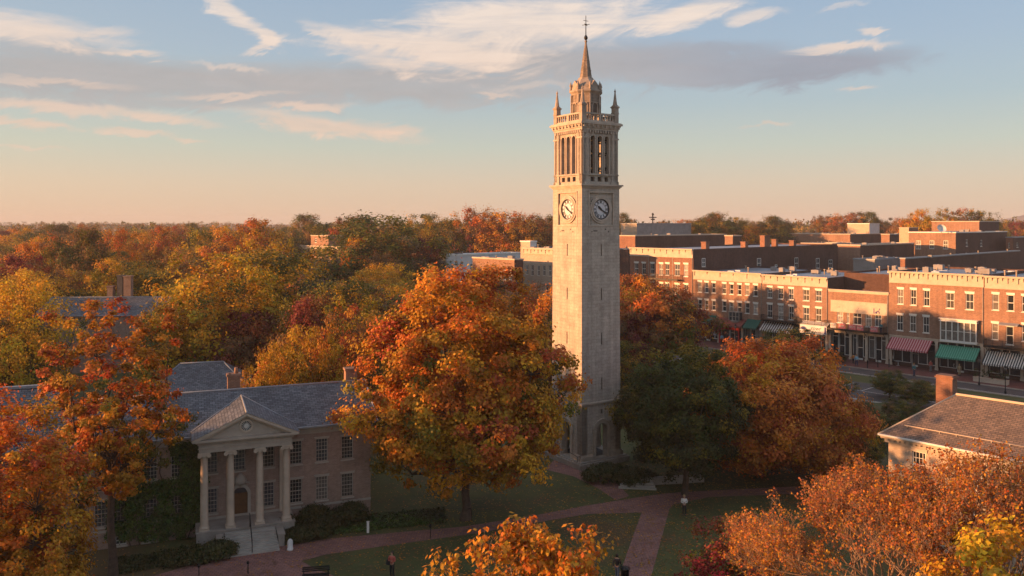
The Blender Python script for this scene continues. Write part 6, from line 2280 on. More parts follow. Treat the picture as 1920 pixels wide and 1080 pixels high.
# the woods: scattered individuals, nearest first
rw = random.Random(77)
kinds = ['yellow', 'amber', 'orange', 'rust', 'maroon', 'olive', 'darkoak', 'brown', 'yellow', 'olive', 'darkoak', 'brown', 'amber', 'olive']
BLOCKED = [(-78, -54, 122, 142), (-40, -26, 82, 97), (-44, -8, 55, 84), (30, 140, 150, 300)]


def blocked(x, y):
    for a, b_, c, d in BLOCKED:
        if a - 4 < x < b_ + 4 and c - 4 < y < d + 4:
            return True
    if y < 300:
        k = x / y * F + CX
        if k > 800:
            return True
        if 545 < k < 675 and y > 190:
            return True
    return False


pts = []
placed = [(o.location.x, o.location.y) for o in COL.objects if o.get('category') == 'tree']
bands = [(95, 170, 46, 5.0), (170, 300, 80, 6.5), (300, 520, 100, 9.0)]
for (y0, y1, n, mind) in bands:
    got = tries = 0
    while got < n and tries < 4000:
        tries += 1
        y = rw.uniform(y0, y1)
        kx = rw.uniform(-0.68, 0.68)
        x = kx * y
        if y > 300 and kx > 0.05 and y < 380:
            continue
        if blocked(x, y) or any((x - a) ** 2 + (y - b_) ** 2 < mind ** 2 for a, b_ in placed):
            continue
        placed.append((x, y))
        pts.append((x, y))
        got += 1
ORD = ['first', 'second', 'third', 'fourth', 'fifth', 'sixth', 'seventh', 'eighth', 'ninth', 'tenth', 'eleventh', 'twelfth', 'thirteenth', 'fourteenth', 'fifteenth', 'sixteenth', 'seventeenth', 'eighteenth', 'nineteenth', 'twentieth',
       'twenty-first', 'twenty-second', 'twenty-third', 'twenty-fourth', 'twenty-fifth', 'twenty-sixth', 'twenty-seventh', 'twenty-eighth', 'twenty-ninth', 'thirtieth', 'thirty-first', 'thirty-second']
made = []
# roofs and walls the photograph shows above the trees: (px from, px to, lowest row seen, distance)
SEEN = [(92, 288, 590, 133), (335, 462, 712, 92), (556, 640, 486, 300), (816, 985, 540, 205)]


def hides(x, y, top, rad):
    pc = CX + F * x / y
    pr = F * rad * 1.1 / y
    row = HY + (HCAM - top) / y * F
    return any(y < d + 2 and pc + pr > a and pc - pr < b_ and row < rb for a, b_, rb, d in SEEN)


for i, (x, y) in enumerate(pts):
    kn = kinds[rw.randrange(len(kinds))]
    if y < 170 and rw.random() < 0.3:
        kn = 'yellow'
    ms, h0, r0 = PROTO[kn][rw.randrange(2)]
    zb = gh(x, y)
    kx = x / y
    Ht = rw.uniform(12.0, 19.0) if kx < -0.3 else rw.uniform(13.5, 21)
    if y < 170:
        Ht = rw.uniform(11, 16.5)
    if y > 300:
        Ht = rw.uniform(15, 22.5) if kx < -0.3 else rw.uniform(13, 20)
    s = Ht / h0
    dist = 'near' if y < 170 else 'middle' if y < 300 else 'far'
    sw = s * rw.uniform(0.75, 1.3)
    if hides(x, y, Ht + zb, r0 * sw):
        continue
    made.append((kn, dist, kx, plant_tree(ms, (x, y, zb), '', rw.uniform(0, 6.28), (sw, sw * rw.uniform(0.85, 1.15), s), f"{WORDS[kn]} trees in the {dist} wood")))
for kn in PROTO:
    for dist in ('near', 'middle', 'far'):
        row = sorted([q for q in made if q[0] == kn and q[1] == dist], key=lambda q: q[2])
        for k, q in enumerate(row):
            q[3]['label'] = f"{WORDS[kn]} tree in the {dist} wood, {ORD[min(k, 31)]} of its colour there from the left"
# trees standing to the left of the view: they throw the evening shade across the lawn
for i in range(26):
    y = -18 + i * 7.4
    x = -0.66 * max(y, 0) - 34 - rw.uniform(0, 9) - (14 if y < 60 else 0)
    kn = kinds[rw.randrange(len(kinds))]
    ms, h0, r0 = PROTO[kn][i % 2]
    s = rw.uniform(13.5, 16.5) / h0
    plant_tree(ms, (x, y, 0), f"{WORDS[kn]} tree of the belt left of the campus, {ORD[min(i, 31)]} from the near end", rw.uniform(0, 6.28), (s * 1.1, s * 1.1, s), 'belt of trees left of the campus')

# far-off wood: one mass of crowns to the horizon
rngf = np.random.default_rng(9)
cen, rads = [], []
for k in range(2600):
    y = 480 + 1900 * rngf.random() ** 1.3
    kx = rngf.uniform(-0.72, 0.72)
    x = kx * y
    hgt = rngf.uniform(10, 17.5) + gh(x, y) + 2.2 * math.sin(kx * 31 + y * 0.004) + 1.6 * math.sin(kx * 83 + 2 + y * 0.01)
    if kx < -0.3:
        hgt += 1.5 + 5.5 * min(1, (y - 480) / 900)
    for q in range(6):
        a = rngf.uniform(0, 6.28); rr2 = rngf.uniform(0, 4.5)
        cen.append((x + rr2 * math.cos(a), y + rr2 * math.sin(a), hgt - rngf.uniform(0.5, 6)))
        rads.append(rngf.uniform(2.0, 3.4))
cen = np.array(cen); rads = np.array(rads)
lv, lf, lc = leaves_np(rngf, cen, rads, 16, 1.15, ['brown', 'olive', 'darkgreen', 'rust' if False else 'brown'], ['olive', 'green', 'brown'], 0, 30, out_bias=0.0)
fw = link('distant_wood', mesh_np('distant_wood', lv, lf, 'leaves', fcol=lc))
kind(fw, 'stuff')
fw['label'] = 'distant autumn wood to the horizon'

# ------------------------------------------------------------------ ivy, shrubs, hedges, ground cover
def leaf_blob(name, label, loc, pts_fn, n, leaf, pal, cat='shrub', rz=0, seed=1, group=None, mat='ivy_leaves', stems=True):
    rng = np.random.default_rng(seed)
    c, r_ = pts_fn(rng)
    MIX['tmp'] = ([pal], [pal])
    lv, lf, lc = leaves_np(rng, c, r_, n, leaf, [pal], [pal], 0, 3, out_bias=0.3)
    t_ = thing(name, label, cat, loc, rz, group)
    link('foliage', mesh_np('foliage', lv, lf, mat, fcol=lc), t_)
    if stems:
        segs = [((0, 0, -0.05), c[i] if i < len(c) else (0, 0, 0.5), 0.03, 0.01) for i in range(min(len(c), 14))]
        tv, tf = tubes_np([(np.array(s[0]), np.array(s[1]), s[2], s[3]) for s in segs])
        link('stem', mesh_np('stem', tv, tf, 'bark', smooth=True), t_)
    return t_


def dome_pts(rx, ry, h, n, cr):
    def f(rng):
        a = rng.uniform(0, 6.28, n); q = rng.random(n) ** 0.5
        z = h * np.sqrt(np.maximum(0, 1 - q ** 2 * 0.85)) * rng.uniform(0.55, 1.0, n)
        return np.stack([rx * q * np.cos(a), ry * q * np.sin(a), z], 1), np.full(n, cr)
    return f


# ivy on the hall: patches between measured pixels on the facade
def ivy_fn(rng):
    c = []
    def patch(p0, p1, y0, y1, n):
        for _ in range(n):
            p, y = rng.uniform(p0, p1), rng.uniform(y0, y1)
            x, z = CA.xz(p, y, 0)
            c.append((x, -0.18 - 0.12 * rng.random(), z))
    patch(343, 382, 830, 985, 230); patch(322, 350, 822, 850, 30); patch(240, 325, 900, 960, 120); patch(236, 268, 850, 960, 70); patch(262, 345, 965, 1010, 80)
    patch(205, 250, 935, 1010, 90); patch(330, 345, 850, 1000, 30)
    return np.array(c), np.full(len(c), 0.42)


rng = np.random.default_rng(4)
c, r_ = ivy_fn(rng)
keep = []
whole = upper + lower
for q in c:
    inwin = any(x - w * 0.45 < q[0] < x + w * 0.45 and z + 0.1 < q[2] < z + h for x, z, w, h in whole)
    keep.append(not inwin or rng.random() < 0.12)
c = c[np.array(keep)]
lv, lf, lc = leaves_np(rng, c, np.full(len(c), 0.34), 55, 0.15, ['ivy'], ['ivy'], 0, 8, out_bias=0.0, flat=1.0)
lv[:, 1] = np.minimum(lv[:, 1] * 0.7, -0.02)
iv = thing('ivy', 'dark green ivy climbing the hall wall left of the portico', 'ivy', (CA.o.x, CA.o.y, 0), CA.ang)
link('foliage', mesh_np('foliage', lv, lf, 'ivy_leaves', fcol=lc), iv)
segs = []
for p in (352, 366, 300, 262, 245):
    x, _ = CA.xz(p, 980, 0)
    prev_ = np.array([x, -0.06, 0])
    for k in range(9):
        nx_ = prev_ + np.array([rng.uniform(-0.25, 0.25), 0, 0.75])
        if nx_[2] > 7.2:
            break
        segs.append((prev_, nx_, 0.05, 0.04)); prev_ = nx_
tv, tf = tubes_np(segs)
link('stem', mesh_np('stem', tv, tf, 'bark', smooth=True), iv)

shr = [
    (575, 1008, 1.9, 0.8, 'clipped low green box hedge beside the white bollard', 'darkgreen'),
    (590, 985, 1.3, 1.6, 'dark bush at the right foot of the portico', 'darkgreen'),
    (635, 985, 1.6, 1.2, 'dark bush under the basement windows', 'darkgreen'),
    (540, 1000, 0.7, 1.3, 'scrubby bush against the right stair wall', 'darkgreen'),
    (408, 1045, 1.3, 1.1, 'bush at the left foot of the steps', 'darkgreen'),
    (360, 1050, 1.9, 0.8, 'low bush bed left of the steps', 'darkgreen'),
    (1140, 898, 2.6, 1.3, 'dark clipped mound at the foot of the tower', 'darkgreen'),
    (1190, 905, 2.2, 1.2, 'dark shrub mound right of the tower foot', 'darkgreen'),
    (660, 980, 1.2, 1.7, 'bare bush climbing the hall corner', 'darkgreen'),
    (1545, 676, 2.2, 1.3, 'dark potted shrubs before the banner balcony shop', 'darkgreen'),
    (1570, 680, 1.5, 1.5, 'dark leafy planter shrub beside the seated people', 'darkgreen'),
]
for i, (px, py, rx, h, lab, pal) in enumerate(shr):
    leaf_blob('shrub', lab, tuple(G(px, py)), dome_pts(rx, rx * 0.7, h, int(60 + rx * 50), 0.32), 60, 0.13, pal, seed=i + 50, rz=CA.ang)
# ivy ground cover along the foot of the hall
rng = np.random.default_rng(8)
c = []
for _ in range(900):
    px = rng.uniform(560, 830)
    q = G(px, np.interp(px, [560, 830], [1012, 985]) - rng.uniform(4, 30))
    c.append((q.x, q.y, 0.12))
for _ in range(500):
    px = rng.uniform(210, 420)
    q = G(px, np.interp(px, [210, 420], [1078, 1045]) - rng.uniform(0, 26))
    c.append((q.x, q.y, 0.1))
c = np.array(c)
lv, lf, lc = leaves_np(rng, c, np.full(len(c), 0.35), 26, 0.13, ['ivy', 'darkgreen'], ['ivy', 'darkgreen'], 0, 3, out_bias=0.0, flat=0.35)
o = kind(link('ground_cover', mesh_np('ground_cover', lv, lf, 'ivy_leaves', fcol=lc)), 'stuff')
# fallen leaves over lawns and paths
q5 = rng.normal(0, 1, (9200, 2)) * 7.5
ctr = np.array([(-4, 64), (15, 70), (27, 76), (-20, 52), (5, 52), (12, 60)])[rng.integers(0, 6, 9200)]
c = np.concatenate([np.stack([rng.uniform(-30, 45, 5000), rng.uniform(46, 105, 5000), np.full(5000, 0.02)], 1), np.concatenate([ctr + q5, np.full((9200, 1), 0.02)], 1)])
lv, lf, lc = leaves_np(rng, c, np.full(len(c), 0.5), 2, 0.15, ['amber', 'brown', 'orange'], ['amber', 'brown', 'copper'], -1, 1, out_bias=0.0, flat=0.02)
lv[:, 2] = 0.03 + np.abs(lv[:, 2] - 0.02) * 0.25
kind(link('fallen_leaves', mesh_np('fallen_leaves', lv, lf, 'leaves', fcol=lc)), 'stuff')

# ------------------------------------------------------------------ street furniture
def street_lamp(loc, label, h=4.2):
    t_ = thing('street_lamp', label, 'street lamp', loc, 0, 'street lamps along the kerb')
    mb = MB()
    mb.lathe([(0.16, 0), (0.16, 0.25), (0.09, 0.4), (0.06, 0.6), (0.05, h), (0.09, h + 0.05)], 0, 0, 10)
    mb.build('pole', 'black_metal', t_)
    mb = MB()
    mb.lathe([(0.1, h + 0.05), (0.2, h + 0.15), (0.22, h + 0.5), (0.14, h + 0.72)], 0, 0, 8)
    mb.build('lantern_glass', 'glass_curtain', t_)
    mb = MB(); mb.lathe([(0.26, h + 0.68), (0.1, h + 0.88), (0.02, h + 1.0)], 0, 0, 8); mb.build('lantern_cap', 'black_metal', t_)
    return t_


street_lamp(tuple(G(1379, 652, 0.14)), 'slim black lamp post on the kerb before the red shop front', 3.6)
street_lamp(tuple(G(1836, 722, 0.14)), 'black lamp post before the green striped awning', 3.2)
street_lamp(tuple(G(1885, 738, 0.14)), 'black lamp post on the kerb near the right edge', 3.0)
for px, py, lab in ((1334.5, 640, 'short black post with a pale blue notice near the first awning'), ):
    t_ = thing('notice_post', lab, 'sign post', tuple(G(px, py, 0.14)), ST.ang)
    mb = MB(); mb.tube((0, 0, 0), (0, 0, 1.6), 0.09); mb.build('post', 'black_metal', t_)
    solid('notice_blue', (0.35, 0.45, 0.52))
    mb = MB(); mb.box(-0.1, 1.1, -0.05, 0.0, 1.3, 2.1); mb.build('panel', 'notice_blue', t_)
for px, py, lab in ((1626.5, 692, 'black bollard before the low shop front, left one'), (1646, 690, 'black bollard before the low shop front, right one'), (1316, 664, 'lone dark post on the verge'), (1667, 690, 'dark bollard beside the red striped awning shop')):
    t_ = thing('bollard', lab, 'bollard', tuple(G(px, py, 0.0)), 0, 'black bollards')
    mb = MB(); mb.lathe([(0.13, 0), (0.13, 0.15), (0.08, 0.2), (0.08, 1.25), (0.12, 1.3), (0.1, 1.42), (0.02, 1.5)], 0, 0, 10); mb.build('post', 'black_metal', t_)
# planters on the pavement
def planter(px, py, lab, w=1.6, d=0.8, h=0.45, mat='cream_paint', seed=3, ph=1.1):
    q = G(px, py, 0.14)
    t_ = thing('planter', lab, 'planter', tuple(q), ST.ang, 'planters on the pavement')
    mb = MB(); mb.box(-w / 2, w / 2, -d / 2, d / 2, 0, h); mb.box(-w / 2 - 0.05, w / 2 + 0.05, -d / 2 - 0.05, d / 2 + 0.05, h, h + 0.07); mb.build('box', mat, t_)
    rng = np.random.default_rng(seed)
    n = 34
    c = np.stack([rng.uniform(-w / 2, w / 2, n), rng.uniform(-d / 2, d / 2, n), h + rng.uniform(0.1, ph, n)], 1)
    lv, lf, lc = leaves_np(rng, c, np.full(n, 0.26), 36, 0.13, ['darkgreen'], ['darkgreen'], 0, 2)
    link('foliage', mesh_np('foliage', lv, lf, 'ivy_leaves', fcol=lc), t_)


planter(1858, 718, 'long cream planter of dark shrubs under the black striped awning', 4.6, 1.0, 0.6, seed=5, ph=1.2)
planter(1560, 678, 'dark planter of green shrubs at the banner balcony shop', 3.4, 1.2, 0.5, 'dark_and_shaded_stone', 6, 1.3)
planter(1640, 676, 'low planter in front of the right shop window under the balcony', 2.6, 0.6, 0.45, 'dark_and_shaded_stone', 7, 0.5)
# cafe tables and chairs
def cafe_table(px, py, lab, mat='white_render'):
    q = G(px, py, 0.14)
    t_ = thing('cafe_table', lab, 'table', tuple(q), ST.ang, 'cafe tables on the pavement')
    mb = MB(); mb.lathe([(0.45, 0.70), (0.47, 0.72), (0.45, 0.75)], 0, 0, 16); mb.build('table_top', mat, t_)
    mb = MB(); mb.lathe([(0.28, 0), (0.05, 0.05), (0.04, 0.7)], 0, 0, 10); mb.build('leg', mat, t_)


def cafe_chair(px, py, lab, rz=0.0, mat='black_metal'):
    q = G(px, py, 0.14)
    t_ = thing('cafe_chair', lab, 'chair', tuple(q), ST.ang + rz, 'cafe chairs on the pavement')
    mb = MB(); mb.box(-0.21, 0.21, -0.21, 0.21, 0.43, 0.47); mb.build('seat', mat, t_)
    mb = MB(); mb.box(-0.21, 0.21, 0.19, 0.22, 0.62, 0.9); mb.box(-0.21, -0.18, 0.19, 0.22, 0.47, 0.62); mb.box(0.18, 0.21, 0.19, 0.22, 0.47, 0.62); mb.build('backrest', mat, t_)
    for a, b_ in ((-0.19, -0.19), (0.19, -0.19), (-0.19, 0.19), (0.19, 0.19)):
        mb = MB(); mb.tube((a, b_, 0), (a, b_, 0.43), 0.018); mb.build('leg', mat, t_)


cafe_table(1413, 640, 'white round cafe table beside the striped brown awning')
cafe_chair(1409, 643, 'dark cafe chair at the white round table', 0.6)
cafe_chair(1418, 641, 'dark cafe chair right of the white round table', -1.3)
cafe_table(1318, 630, 'white cafe table under the first green awning')
cafe_chair(1323, 632, 'dark cafe chair at the table under the first green awning', 2.0)
cafe_table(1684, 685, 'pale cafe table under the red striped awning')
cafe_chair(1676, 686, 'dark chair at the table under the red striped awning', 1.4)

# ------------------------------------------------------------------ tower surroundings, bollard, lawn things
st0_ = G(1195, 918)
t_ = thing('stone_steps', 'short flight of pale stone steps right of the tower', 'steps', tuple(st0_), math.radians(-8))
mb = MB()
for i in range(5):
    mb.box(-1.7 + i * 0.15, 1.7 - i * 0.1, i * 0.32, (i + 1) * 0.32, -0.05, 0.14 * (i + 1))
mb.build('steps', 'concrete', t_)
t_ = thing('low_wall', 'low weathered stone wall beside the steps right of the tower', 'wall', tuple(G(1255, 908)), math.radians(10))
mb = MB(); mb.box(-3.2, 3.4, 0, 0.4, 0, 0.55); mb.box(-3.3, 3.5, -0.06, 0.46, 0.55, 0.65); mb.build('wall', 'base_stone', t_)
t_ = thing('stone_bollard', 'white domed stone bollard at the foot of the hall steps', 'bollard', tuple(G(544, 1031)))
mb = MB(); mb.lathe([(0.24, 0), (0.24, 0.1), (0.2, 0.14), (0.2, 0.6), (0.16, 0.72), (0.08, 0.8), (0.01, 0.82)], 0, 0, 14); mb.build('body', 'white_render', t_)
t_ = thing('marker_post', 'narrow white marker post in the ground cover by the hall', 'post', tuple(G(690, 999)))
mb = MB(); mb.box(-0.09, 0.09, -0.04, 0.04, 0, 0.85); mb.box(-0.11, 0.11, -0.06, 0.06, 0.85, 0.89); mb.build('body', 'white_paint', t_)
for px, py, lab in ((1240, 890, ''),):
    pass
# railing round the tower plinth
for pa, pb_ in (((1083, 868), (1083, 868)),):
    q = G(1083, 878)
    t_ = thing('handrail', 'thin black handrail at the near corner of the tower plinth', 'handrail', tuple(q), TW.ang)
    mb = MB()
    mb.tube((0, 0, 0), (0, 0, 1.1), 0.03); mb.tube((0, 0, 1.1), (2.3, 0, 1.1), 0.025); mb.tube((2.3, 0, 0), (2.3, 0, 1.1), 0.03); mb.tube((0, 0, 1.1), (0, 1.6, 1.3), 0.025)
    mb.build('rail', 'black_metal', t_)
for px, py, h, lab in ((807, 1010, 1.1, 'thin lamp stake beside the brick path'), (465, 1076, 0.9, 'small dark post at the lawn edge by the hall steps'), (373, 1080, 0.8, 'small dark post at the left end of the path')):
    t_ = thing('path_light', lab, 'path light', tuple(G(px, py)))
    mb = MB(); mb.tube((0, 0, 0), (0, 0, h * 0.75), 0.035); mb.build('stake', 'black_metal', t_)
    mb = MB(); mb.lathe([(0.05, h * 0.75), (0.1, h * 0.8), (0.1, h * 0.92), (0.03, h)], 0, 0, 8); mb.build('lamp_head', 'black_metal', t_)
t_ = thing('waste_bin', 'black litter bin at the bottom edge beside the brick path', 'bin', tuple(G(1172, 1090)))
mb = MB(); mb.lathe([(0.26, 0), (0.28, 0.8), (0.32, 0.82), (0.32, 0.9), (0.15, 1.0)], 0, 0, 14); mb.build('body', 'black_metal', t_)
t_ = thing('bench', 'dark iron bench at the bottom edge of the plaza', 'bench', tuple(G(592, 1090)), math.radians(10))
mb = MB(); [mb.box(-0.9, 0.9, -0.25 + k * 0.12, -0.16 + k * 0.12, 0.43, 0.46) for k in range(4)]; mb.build('seat', 'black_metal', t_)
mb = MB(); [mb.box(-0.9, 0.9, 0.25, 0.28, 0.58 + k * 0.12, 0.66 + k * 0.12) for k in range(3)]; mb.build('backrest', 'black_metal', t_)
for xx in (-0.8, 0.8):
    mb = MB(); mb.tube((xx, -0.25, 0), (xx, -0.25, 0.45), 0.03); mb.tube((xx, 0.27, 0), (xx, 0.27, 0.9), 0.03); mb.tube((xx, -0.25, 0.44), (xx, 0.27, 0.44), 0.03); mb.build('leg', 'black_metal', t_)
# communication mast on the skyline
t_ = thing('antenna_mast', 'thin mast with cross arms on the skyline above the grey hall', 'mast', at(1224, 330, 0))
mb = MB(); mb.tube((0, 0, 0), (0, 0, ztop(402, 330)), 0.25); mb.build('pole', 'black_metal', t_)
mb = MB(); zt = ztop(402, 330)
mb.tube((-1.5, 0, zt - 1.2), (1.5, 0, zt - 1.2), 0.22); mb.tube((-0.8, 0, zt - 2.0), (0.8, 0, zt - 2.0), 0.3); mb.lathe([(0.3, zt - 0.4), (0.5, zt), (0.2, zt + 0.6)], 0, 0, 8); mb.build('cross_arm', 'black_metal', t_)

# ------------------------------------------------------------------ people
for nm, c_ in (('skin', (0.42, 0.24, 0.17)), ('hair_dark', (0.03, 0.02, 0.015)), ('hair_fair', (0.35, 0.22, 0.10)), ('cloth_black', (0.02, 0.02, 0.025)), ('cloth_navy', (0.03, 0.045, 0.10)), ('cloth_red', (0.40, 0.09, 0.07)),
               ('cloth_blue', (0.22, 0.42, 0.55)), ('cloth_teal', (0.04, 0.16, 0.18)), ('cloth_grey', (0.18, 0.18, 0.19)), ('cloth_white', (0.6, 0.58, 0.55)), ('cloth_jeans', (0.08, 0.11, 0.18)), ('cloth_orange', (0.5, 0.2, 0.05)), ('cloth_tan', (0.4, 0.3, 0.18))):
    solid(nm, c_, 0.8, 0.12)


def skin_obj(name, verts, edges, radii, mat, parent, sub=2):
    me = bpy.data.meshes.new(name)
    me.from_pydata(verts, edges, [])
    o = link(name, me, parent)
    md = o.modifiers.new('skin', 'SKIN')
    md.use_smooth_shade = True
    for i, sv in enumerate(me.skin_vertices[0].data):
        sv.radius = (radii[i], radii[i] if not isinstance(radii[i], tuple) else radii[i][1]) if not isinstance(radii[i], tuple) else radii[i]
        sv.use_root = (i == 0)
    s_ = o.modifiers.new('sub', 'SUBSURF')
    s_.levels = sub
    s_.render_levels = sub
    me.materials.append(MAT[mat])
    return o


def person(loc, face, label, top, legs, hair='hair_dark', h=1.72, stride=0.0, arms='down', shoes='cloth_black', bag=None, dress=False, group=None):
    """figure facing heading `face` (radians from +X); stride: leg spread; arms: down / fold / phone"""
    t_ = thing('person', label, 'person', loc, face, group)
    k = h / 1.75
    S = lambda *v: tuple(q * k for q in v)
    s = stride
    hip, kn, an = 0.93, 0.50, 0.08
    if arms == 'down':
        el_l, wr_l, el_r, wr_r = (-0.04 - s * 0.2, 0.26, 1.12), (0.06 - s * 0.4, 0.27, 0.86), (-0.04 + s * 0.2, -0.26, 1.12), (0.06 + s * 0.4, -0.27, 0.86)
    elif arms == 'phone':
        el_l, wr_l, el_r, wr_r = (0.0, 0.25, 1.12), (0.26, 0.1, 1.22), (0.0, -0.25, 1.12), (0.27, -0.07, 1.24)
    else:
        el_l, wr_l, el_r, wr_r = (0.02, 0.27, 1.14), (0.2, 0.02, 1.16), (0.02, -0.27, 1.14), (0.22, -0.03, 1.12)
    hl = tuple(a + (a - b_) * 0.32 for a, b_ in zip(wr_l, el_l)); hr = tuple(a + (a - b_) * 0.32 for a, b_ in zip(wr_r, el_r))
    V = [(0, 0, hip), (0, 0, 1.15), (0, 0, 1.38), (0, 0, 1.48), (0.01, 0, 1.56), (0.02, 0, 1.66), (0.01, 0, 1.74),
         (0, 0.17, 1.42), el_l, wr_l, hl, (0, -0.17, 1.42), el_r, wr_r, hr,
         (0, 0.09, 0.88), (s * 0.5 + 0.02, 0.10, kn), (s - 0.02, 0.10, an), (s + 0.14, 0.11, 0.04),
         (0, -0.09, 0.88), (-s * 0.4 + 0.03, -0.10, kn), (-s - 0.04, -0.10, an + s * 0.15), (-s + 0.12, -0.11, 0.04 + s * 0.1)]
    E = [(0, 1), (1, 2), (2, 3), (3, 4), (4, 5), (5, 6), (2, 7), (7, 8), (8, 9), (9, 10), (2, 11), (11, 12), (12, 13), (13, 14), (0, 15), (15, 16), (16, 17), (17, 18), (0, 19), (19, 20), (20, 21), (21, 22)]
    Rr = [0.12, 0.11, 0.12, 0.055, 0.07, 0.092, 0.06, 0.06, 0.04, 0.03, 0.035, 0.06, 0.04, 0.03, 0.035, 0.085, 0.055, 0.04, 0.035, 0.085, 0.055, 0.04, 0.035]
    skin_obj('body', [S(*v) for v in V], E, [r_ * k for r_ in Rr], 'skin', t_, 1)
    # jacket
    jv = [(0, 0, 0.90), (0, 0, 1.15), (0, 0, 1.38), (0, 0, 1.45), (0, 0.18, 1.41), el_l, tuple(a * 0.92 + b_ * 0.08 for a, b_ in zip(wr_l, el_l)), (0, -0.18, 1.41), el_r, tuple(a * 0.92 + b_ * 0.08 for a, b_ in zip(wr_r, el_r))]
    je = [(0, 1), (1, 2), (2, 3), (2, 4), (4, 5), (5, 6), (2, 7), (7, 8), (8, 9)]
    skin_obj('jacket', [S(*v) for v in jv], je, [q * k for q in (0.155, 0.14, 0.15, 0.085, 0.085, 0.065, 0.05, 0.085, 0.065, 0.05)], top, t_, 1)
    # trousers
    tv_ = [(0, 0, 0.98), V[15], V[16], V[17], V[19], V[20], V[21]]
    te = [(0, 1), (1, 2), (2, 3), (0, 4), (4, 5), (5, 6)]
    skin_obj('trousers', [S(*v) for v in tv_], te, [q * k for q in (0.135, 0.105, 0.075, 0.06, 0.105, 0.075, 0.06)], legs, t_, 1)
    # hair, face
    mb = MB()
    mb.lathe([(0.03, 1.58), (0.095, 1.60), (0.112, 1.67), (0.098, 1.75), (0.05, 1.80), (0.01, 1.81)], 0, 0, 12)
    hz = mb.build('hair', hair, t_, warp=lambda x, y, z: (x * k - 0.03 * k, y * k, z * k))
    mb = MB()
    mb.hexa([S(0.10, -0.012, 1.62), S(0.125, -0.01, 1.615), S(0.125, 0.01, 1.615), S(0.10, 0.012, 1.62), S(0.095, -0.006, 1.665), S(0.10, -0.006, 1.665), S(0.10, 0.006, 1.665), S(0.095, 0.006, 1.665)])
    mb.build('nose', 'skin', t_)
    for q in (-0.035, 0.035):
        mb = MB(); mb.lathe([(0.004, 1.655), (0.010, 1.66), (0.010, 1.668), (0.004, 1.672)], 0.098, q, 6); mb.build('eye', 'hair_dark', t_, warp=lambda x, y, z: (x * k, y * k, z * k))
    for j, (sx_, q) in enumerate(((s, 0.11), (-s, -0.11))):
        mb = MB(); mb.box(sx_ - 0.09, sx_ + 0.17, q - 0.045, q + 0.045, 0.0, 0.07); mb.box(sx_ - 0.09, sx_ + 0.06, q - 0.04, q + 0.04, 0.07, 0.12)
        mb.build('shoe', shoes, t_, warp=lambda x, y, z: (x * k, y * k, z * k))
    if dress:
        mb = MB(); mb.lathe([(0.26, 0.42), (0.2, 0.7), (0.15, 0.95)], 0, 0, 14); mb.build('skirt', legs, t_, warp=lambda x, y, z: (x * k, y * k, z * k))
    if bag:
        b_ = thing('bag', bag[1], 'bag', tuple(Vector(loc) + Vector((math.cos(face + bag[2]) * 0.26, math.sin(face + bag[2]) * 0.26, 0.85 * k))), face)
        mb = MB(); mb.taper(0, 0, 0, 0.34, 0.16, 0.12, 0.30, 0.24); mb.build('body', bag[0], b_)
        mb = MB(); mb.tube((0, -0.1, 0.34), (0, -0.06, 0.55), 0.012); mb.tube((0, 0.1, 0.34), (0, 0.06, 0.55), 0.012); mb.tube((0, -0.06, 0.55), (0, 0.06, 0.55), 0.012); mb.build('strap', bag[0], b_)
    return t_


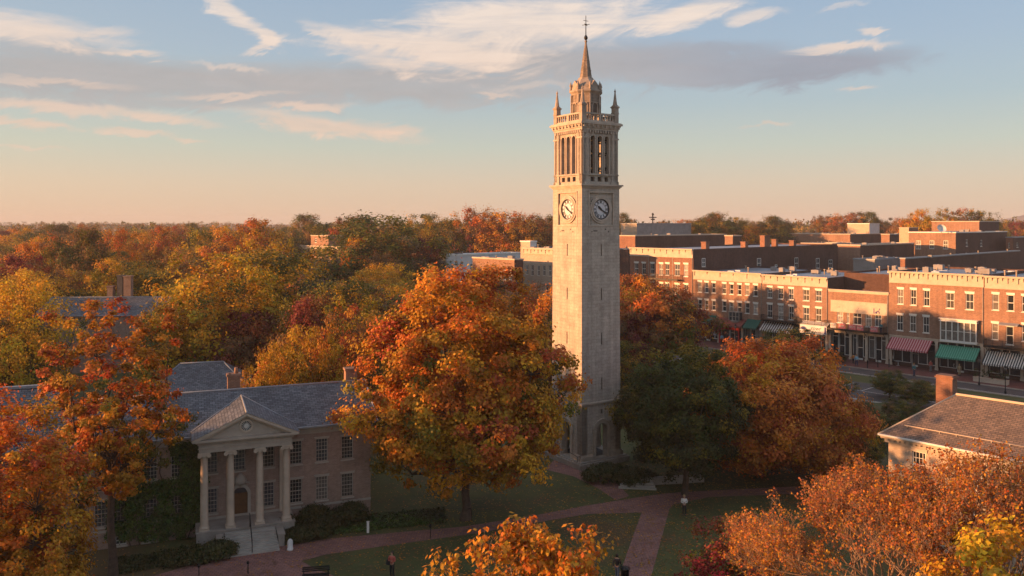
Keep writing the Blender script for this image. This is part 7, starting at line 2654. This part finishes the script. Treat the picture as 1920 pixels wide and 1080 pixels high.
person(tuple(G(735, 1082)), math.radians(-110), 'person in a red-orange jacket and dark trousers standing on the lawn looking at a phone', 'cloth_red', 'cloth_black', h=1.72, arms='phone', bag=('cloth_black', 'black shoulder bag of the person in the red jacket', -1.4))
person(tuple(G(1157, 1086)), math.radians(70), 'person in a dark jacket and jeans walking up the brick path at the bottom edge', 'cloth_black', 'cloth_jeans', stride=0.22, h=1.68)
person(tuple(G(1283, 966)), math.radians(-100), 'person with fair hair and white sleeves standing under the green tree', 'cloth_white', 'cloth_black', 'hair_fair', h=1.65, arms='fold')
pp = [
    (1353.5, 644, -100, 'cloth_blue', 'cloth_black', 'hair_dark', 2.0, 0.1, 'person in a light blue top before the red shop front'),
    (1362, 637, 60, 'cloth_tan', 'cloth_black', 'hair_dark', 1.9, 0.1, 'person in tan behind the light blue one'),
    (1391, 643, -40, 'cloth_grey', 'cloth_jeans', 'hair_dark', 2.0, 0.0, 'person in grey at the left of the pavement group'),
    (1396, 649, 150, 'cloth_black', 'cloth_tan', 'hair_fair', 2.15, 0.0, 'person in black with fair hair in the pavement group'),
    (1402, 652, -120, 'cloth_black', 'cloth_black', 'hair_dark', 2.15, 0.15, 'person all in black at the right of the pavement group'),
    (1424, 655, -60, 'cloth_tan', 'cloth_black', 'hair_dark', 1.8, 0.0, 'person near the planter left of the street tree'),
    (1606, 686, -100, 'cloth_blue', 'cloth_navy', 'hair_fair', 2.0, 0.1, 'person in pale blue with fair hair walking before the balcony shop'),
    (1600, 681, 30, 'cloth_orange', 'cloth_black', 'hair_dark', 1.7, 0.0, 'person in orange beside the balcony shop entrance'),
    (1714, 705, -70, 'cloth_teal', 'cloth_navy', 'hair_fair', 2.1, 0.0, 'person in teal before the red striped awning'),
    (1745, 697, -80, 'cloth_red', 'cloth_grey', 'hair_dark', 2.0, 0.0, 'person in red at the right end of the red striped awning'),
    (1799, 704, -90, 'cloth_tan', 'cloth_tan', 'hair_fair', 1.9, 0.0, 'person in tan under the green striped awning'),
    (1790, 697, -60, 'cloth_white', 'cloth_black', 'hair_dark', 1.7, 0.0, 'person in white in the doorway under the green striped awning'),
    (1674, 683, 0, 'cloth_white', 'cloth_navy', 'hair_dark', 1.8, 0.0, 'person in white near the left end of the red striped awning'),
    (1338, 712, 40, 'cloth_black', 'cloth_black', 'hair_fair', 1.7, 0.1, 'person in black on the verge path between the green trees'),
]
for (px, py, fc, tp, lg, hr_, h_, sd, lab) in pp:
    person(tuple(G(px, py, 0.14 if px != 1338 else 0.0)), math.radians(fc), lab, tp, lg, hr_, h=h_ * 0.94, stride=sd, group='people on the street')
# person on the balcony
qx = ST.w(ST.x(1652, -0.6), -0.6)
person((qx.x, qx.y, zf4 + 0.0), math.radians(-130), 'person in teal on the banner balcony at its right end', 'cloth_teal', 'cloth_navy', 'hair_fair', h=1.7)

# ------------------------------------------------------------------ haze
HAZE = 0.00018
if HAZE:
    mb = MB()
    mb.box(-1900, 1900, -60, 2900, -1.5, 47.0)
    m = bpy.data.materials.new('haze')
    m.use_nodes = True
    gg = NG(m.node_tree)
    gg.n.clear()
    ho = gg.new('ShaderNodeOutputMaterial')
    pv = gg.new('ShaderNodeVolumePrincipled')
    pv.inputs['Color'].default_value = (0.80, 0.80, 0.86, 1)
    pv.inputs['Density'].default_value = HAZE
    pv.inputs['Anisotropy'].default_value = 0.0
    gg.l.new(pv.outputs[0], ho.inputs['Volume'])
    MAT['haze'] = m
    kind(mb.build('haze', 'haze'), 'stuff')
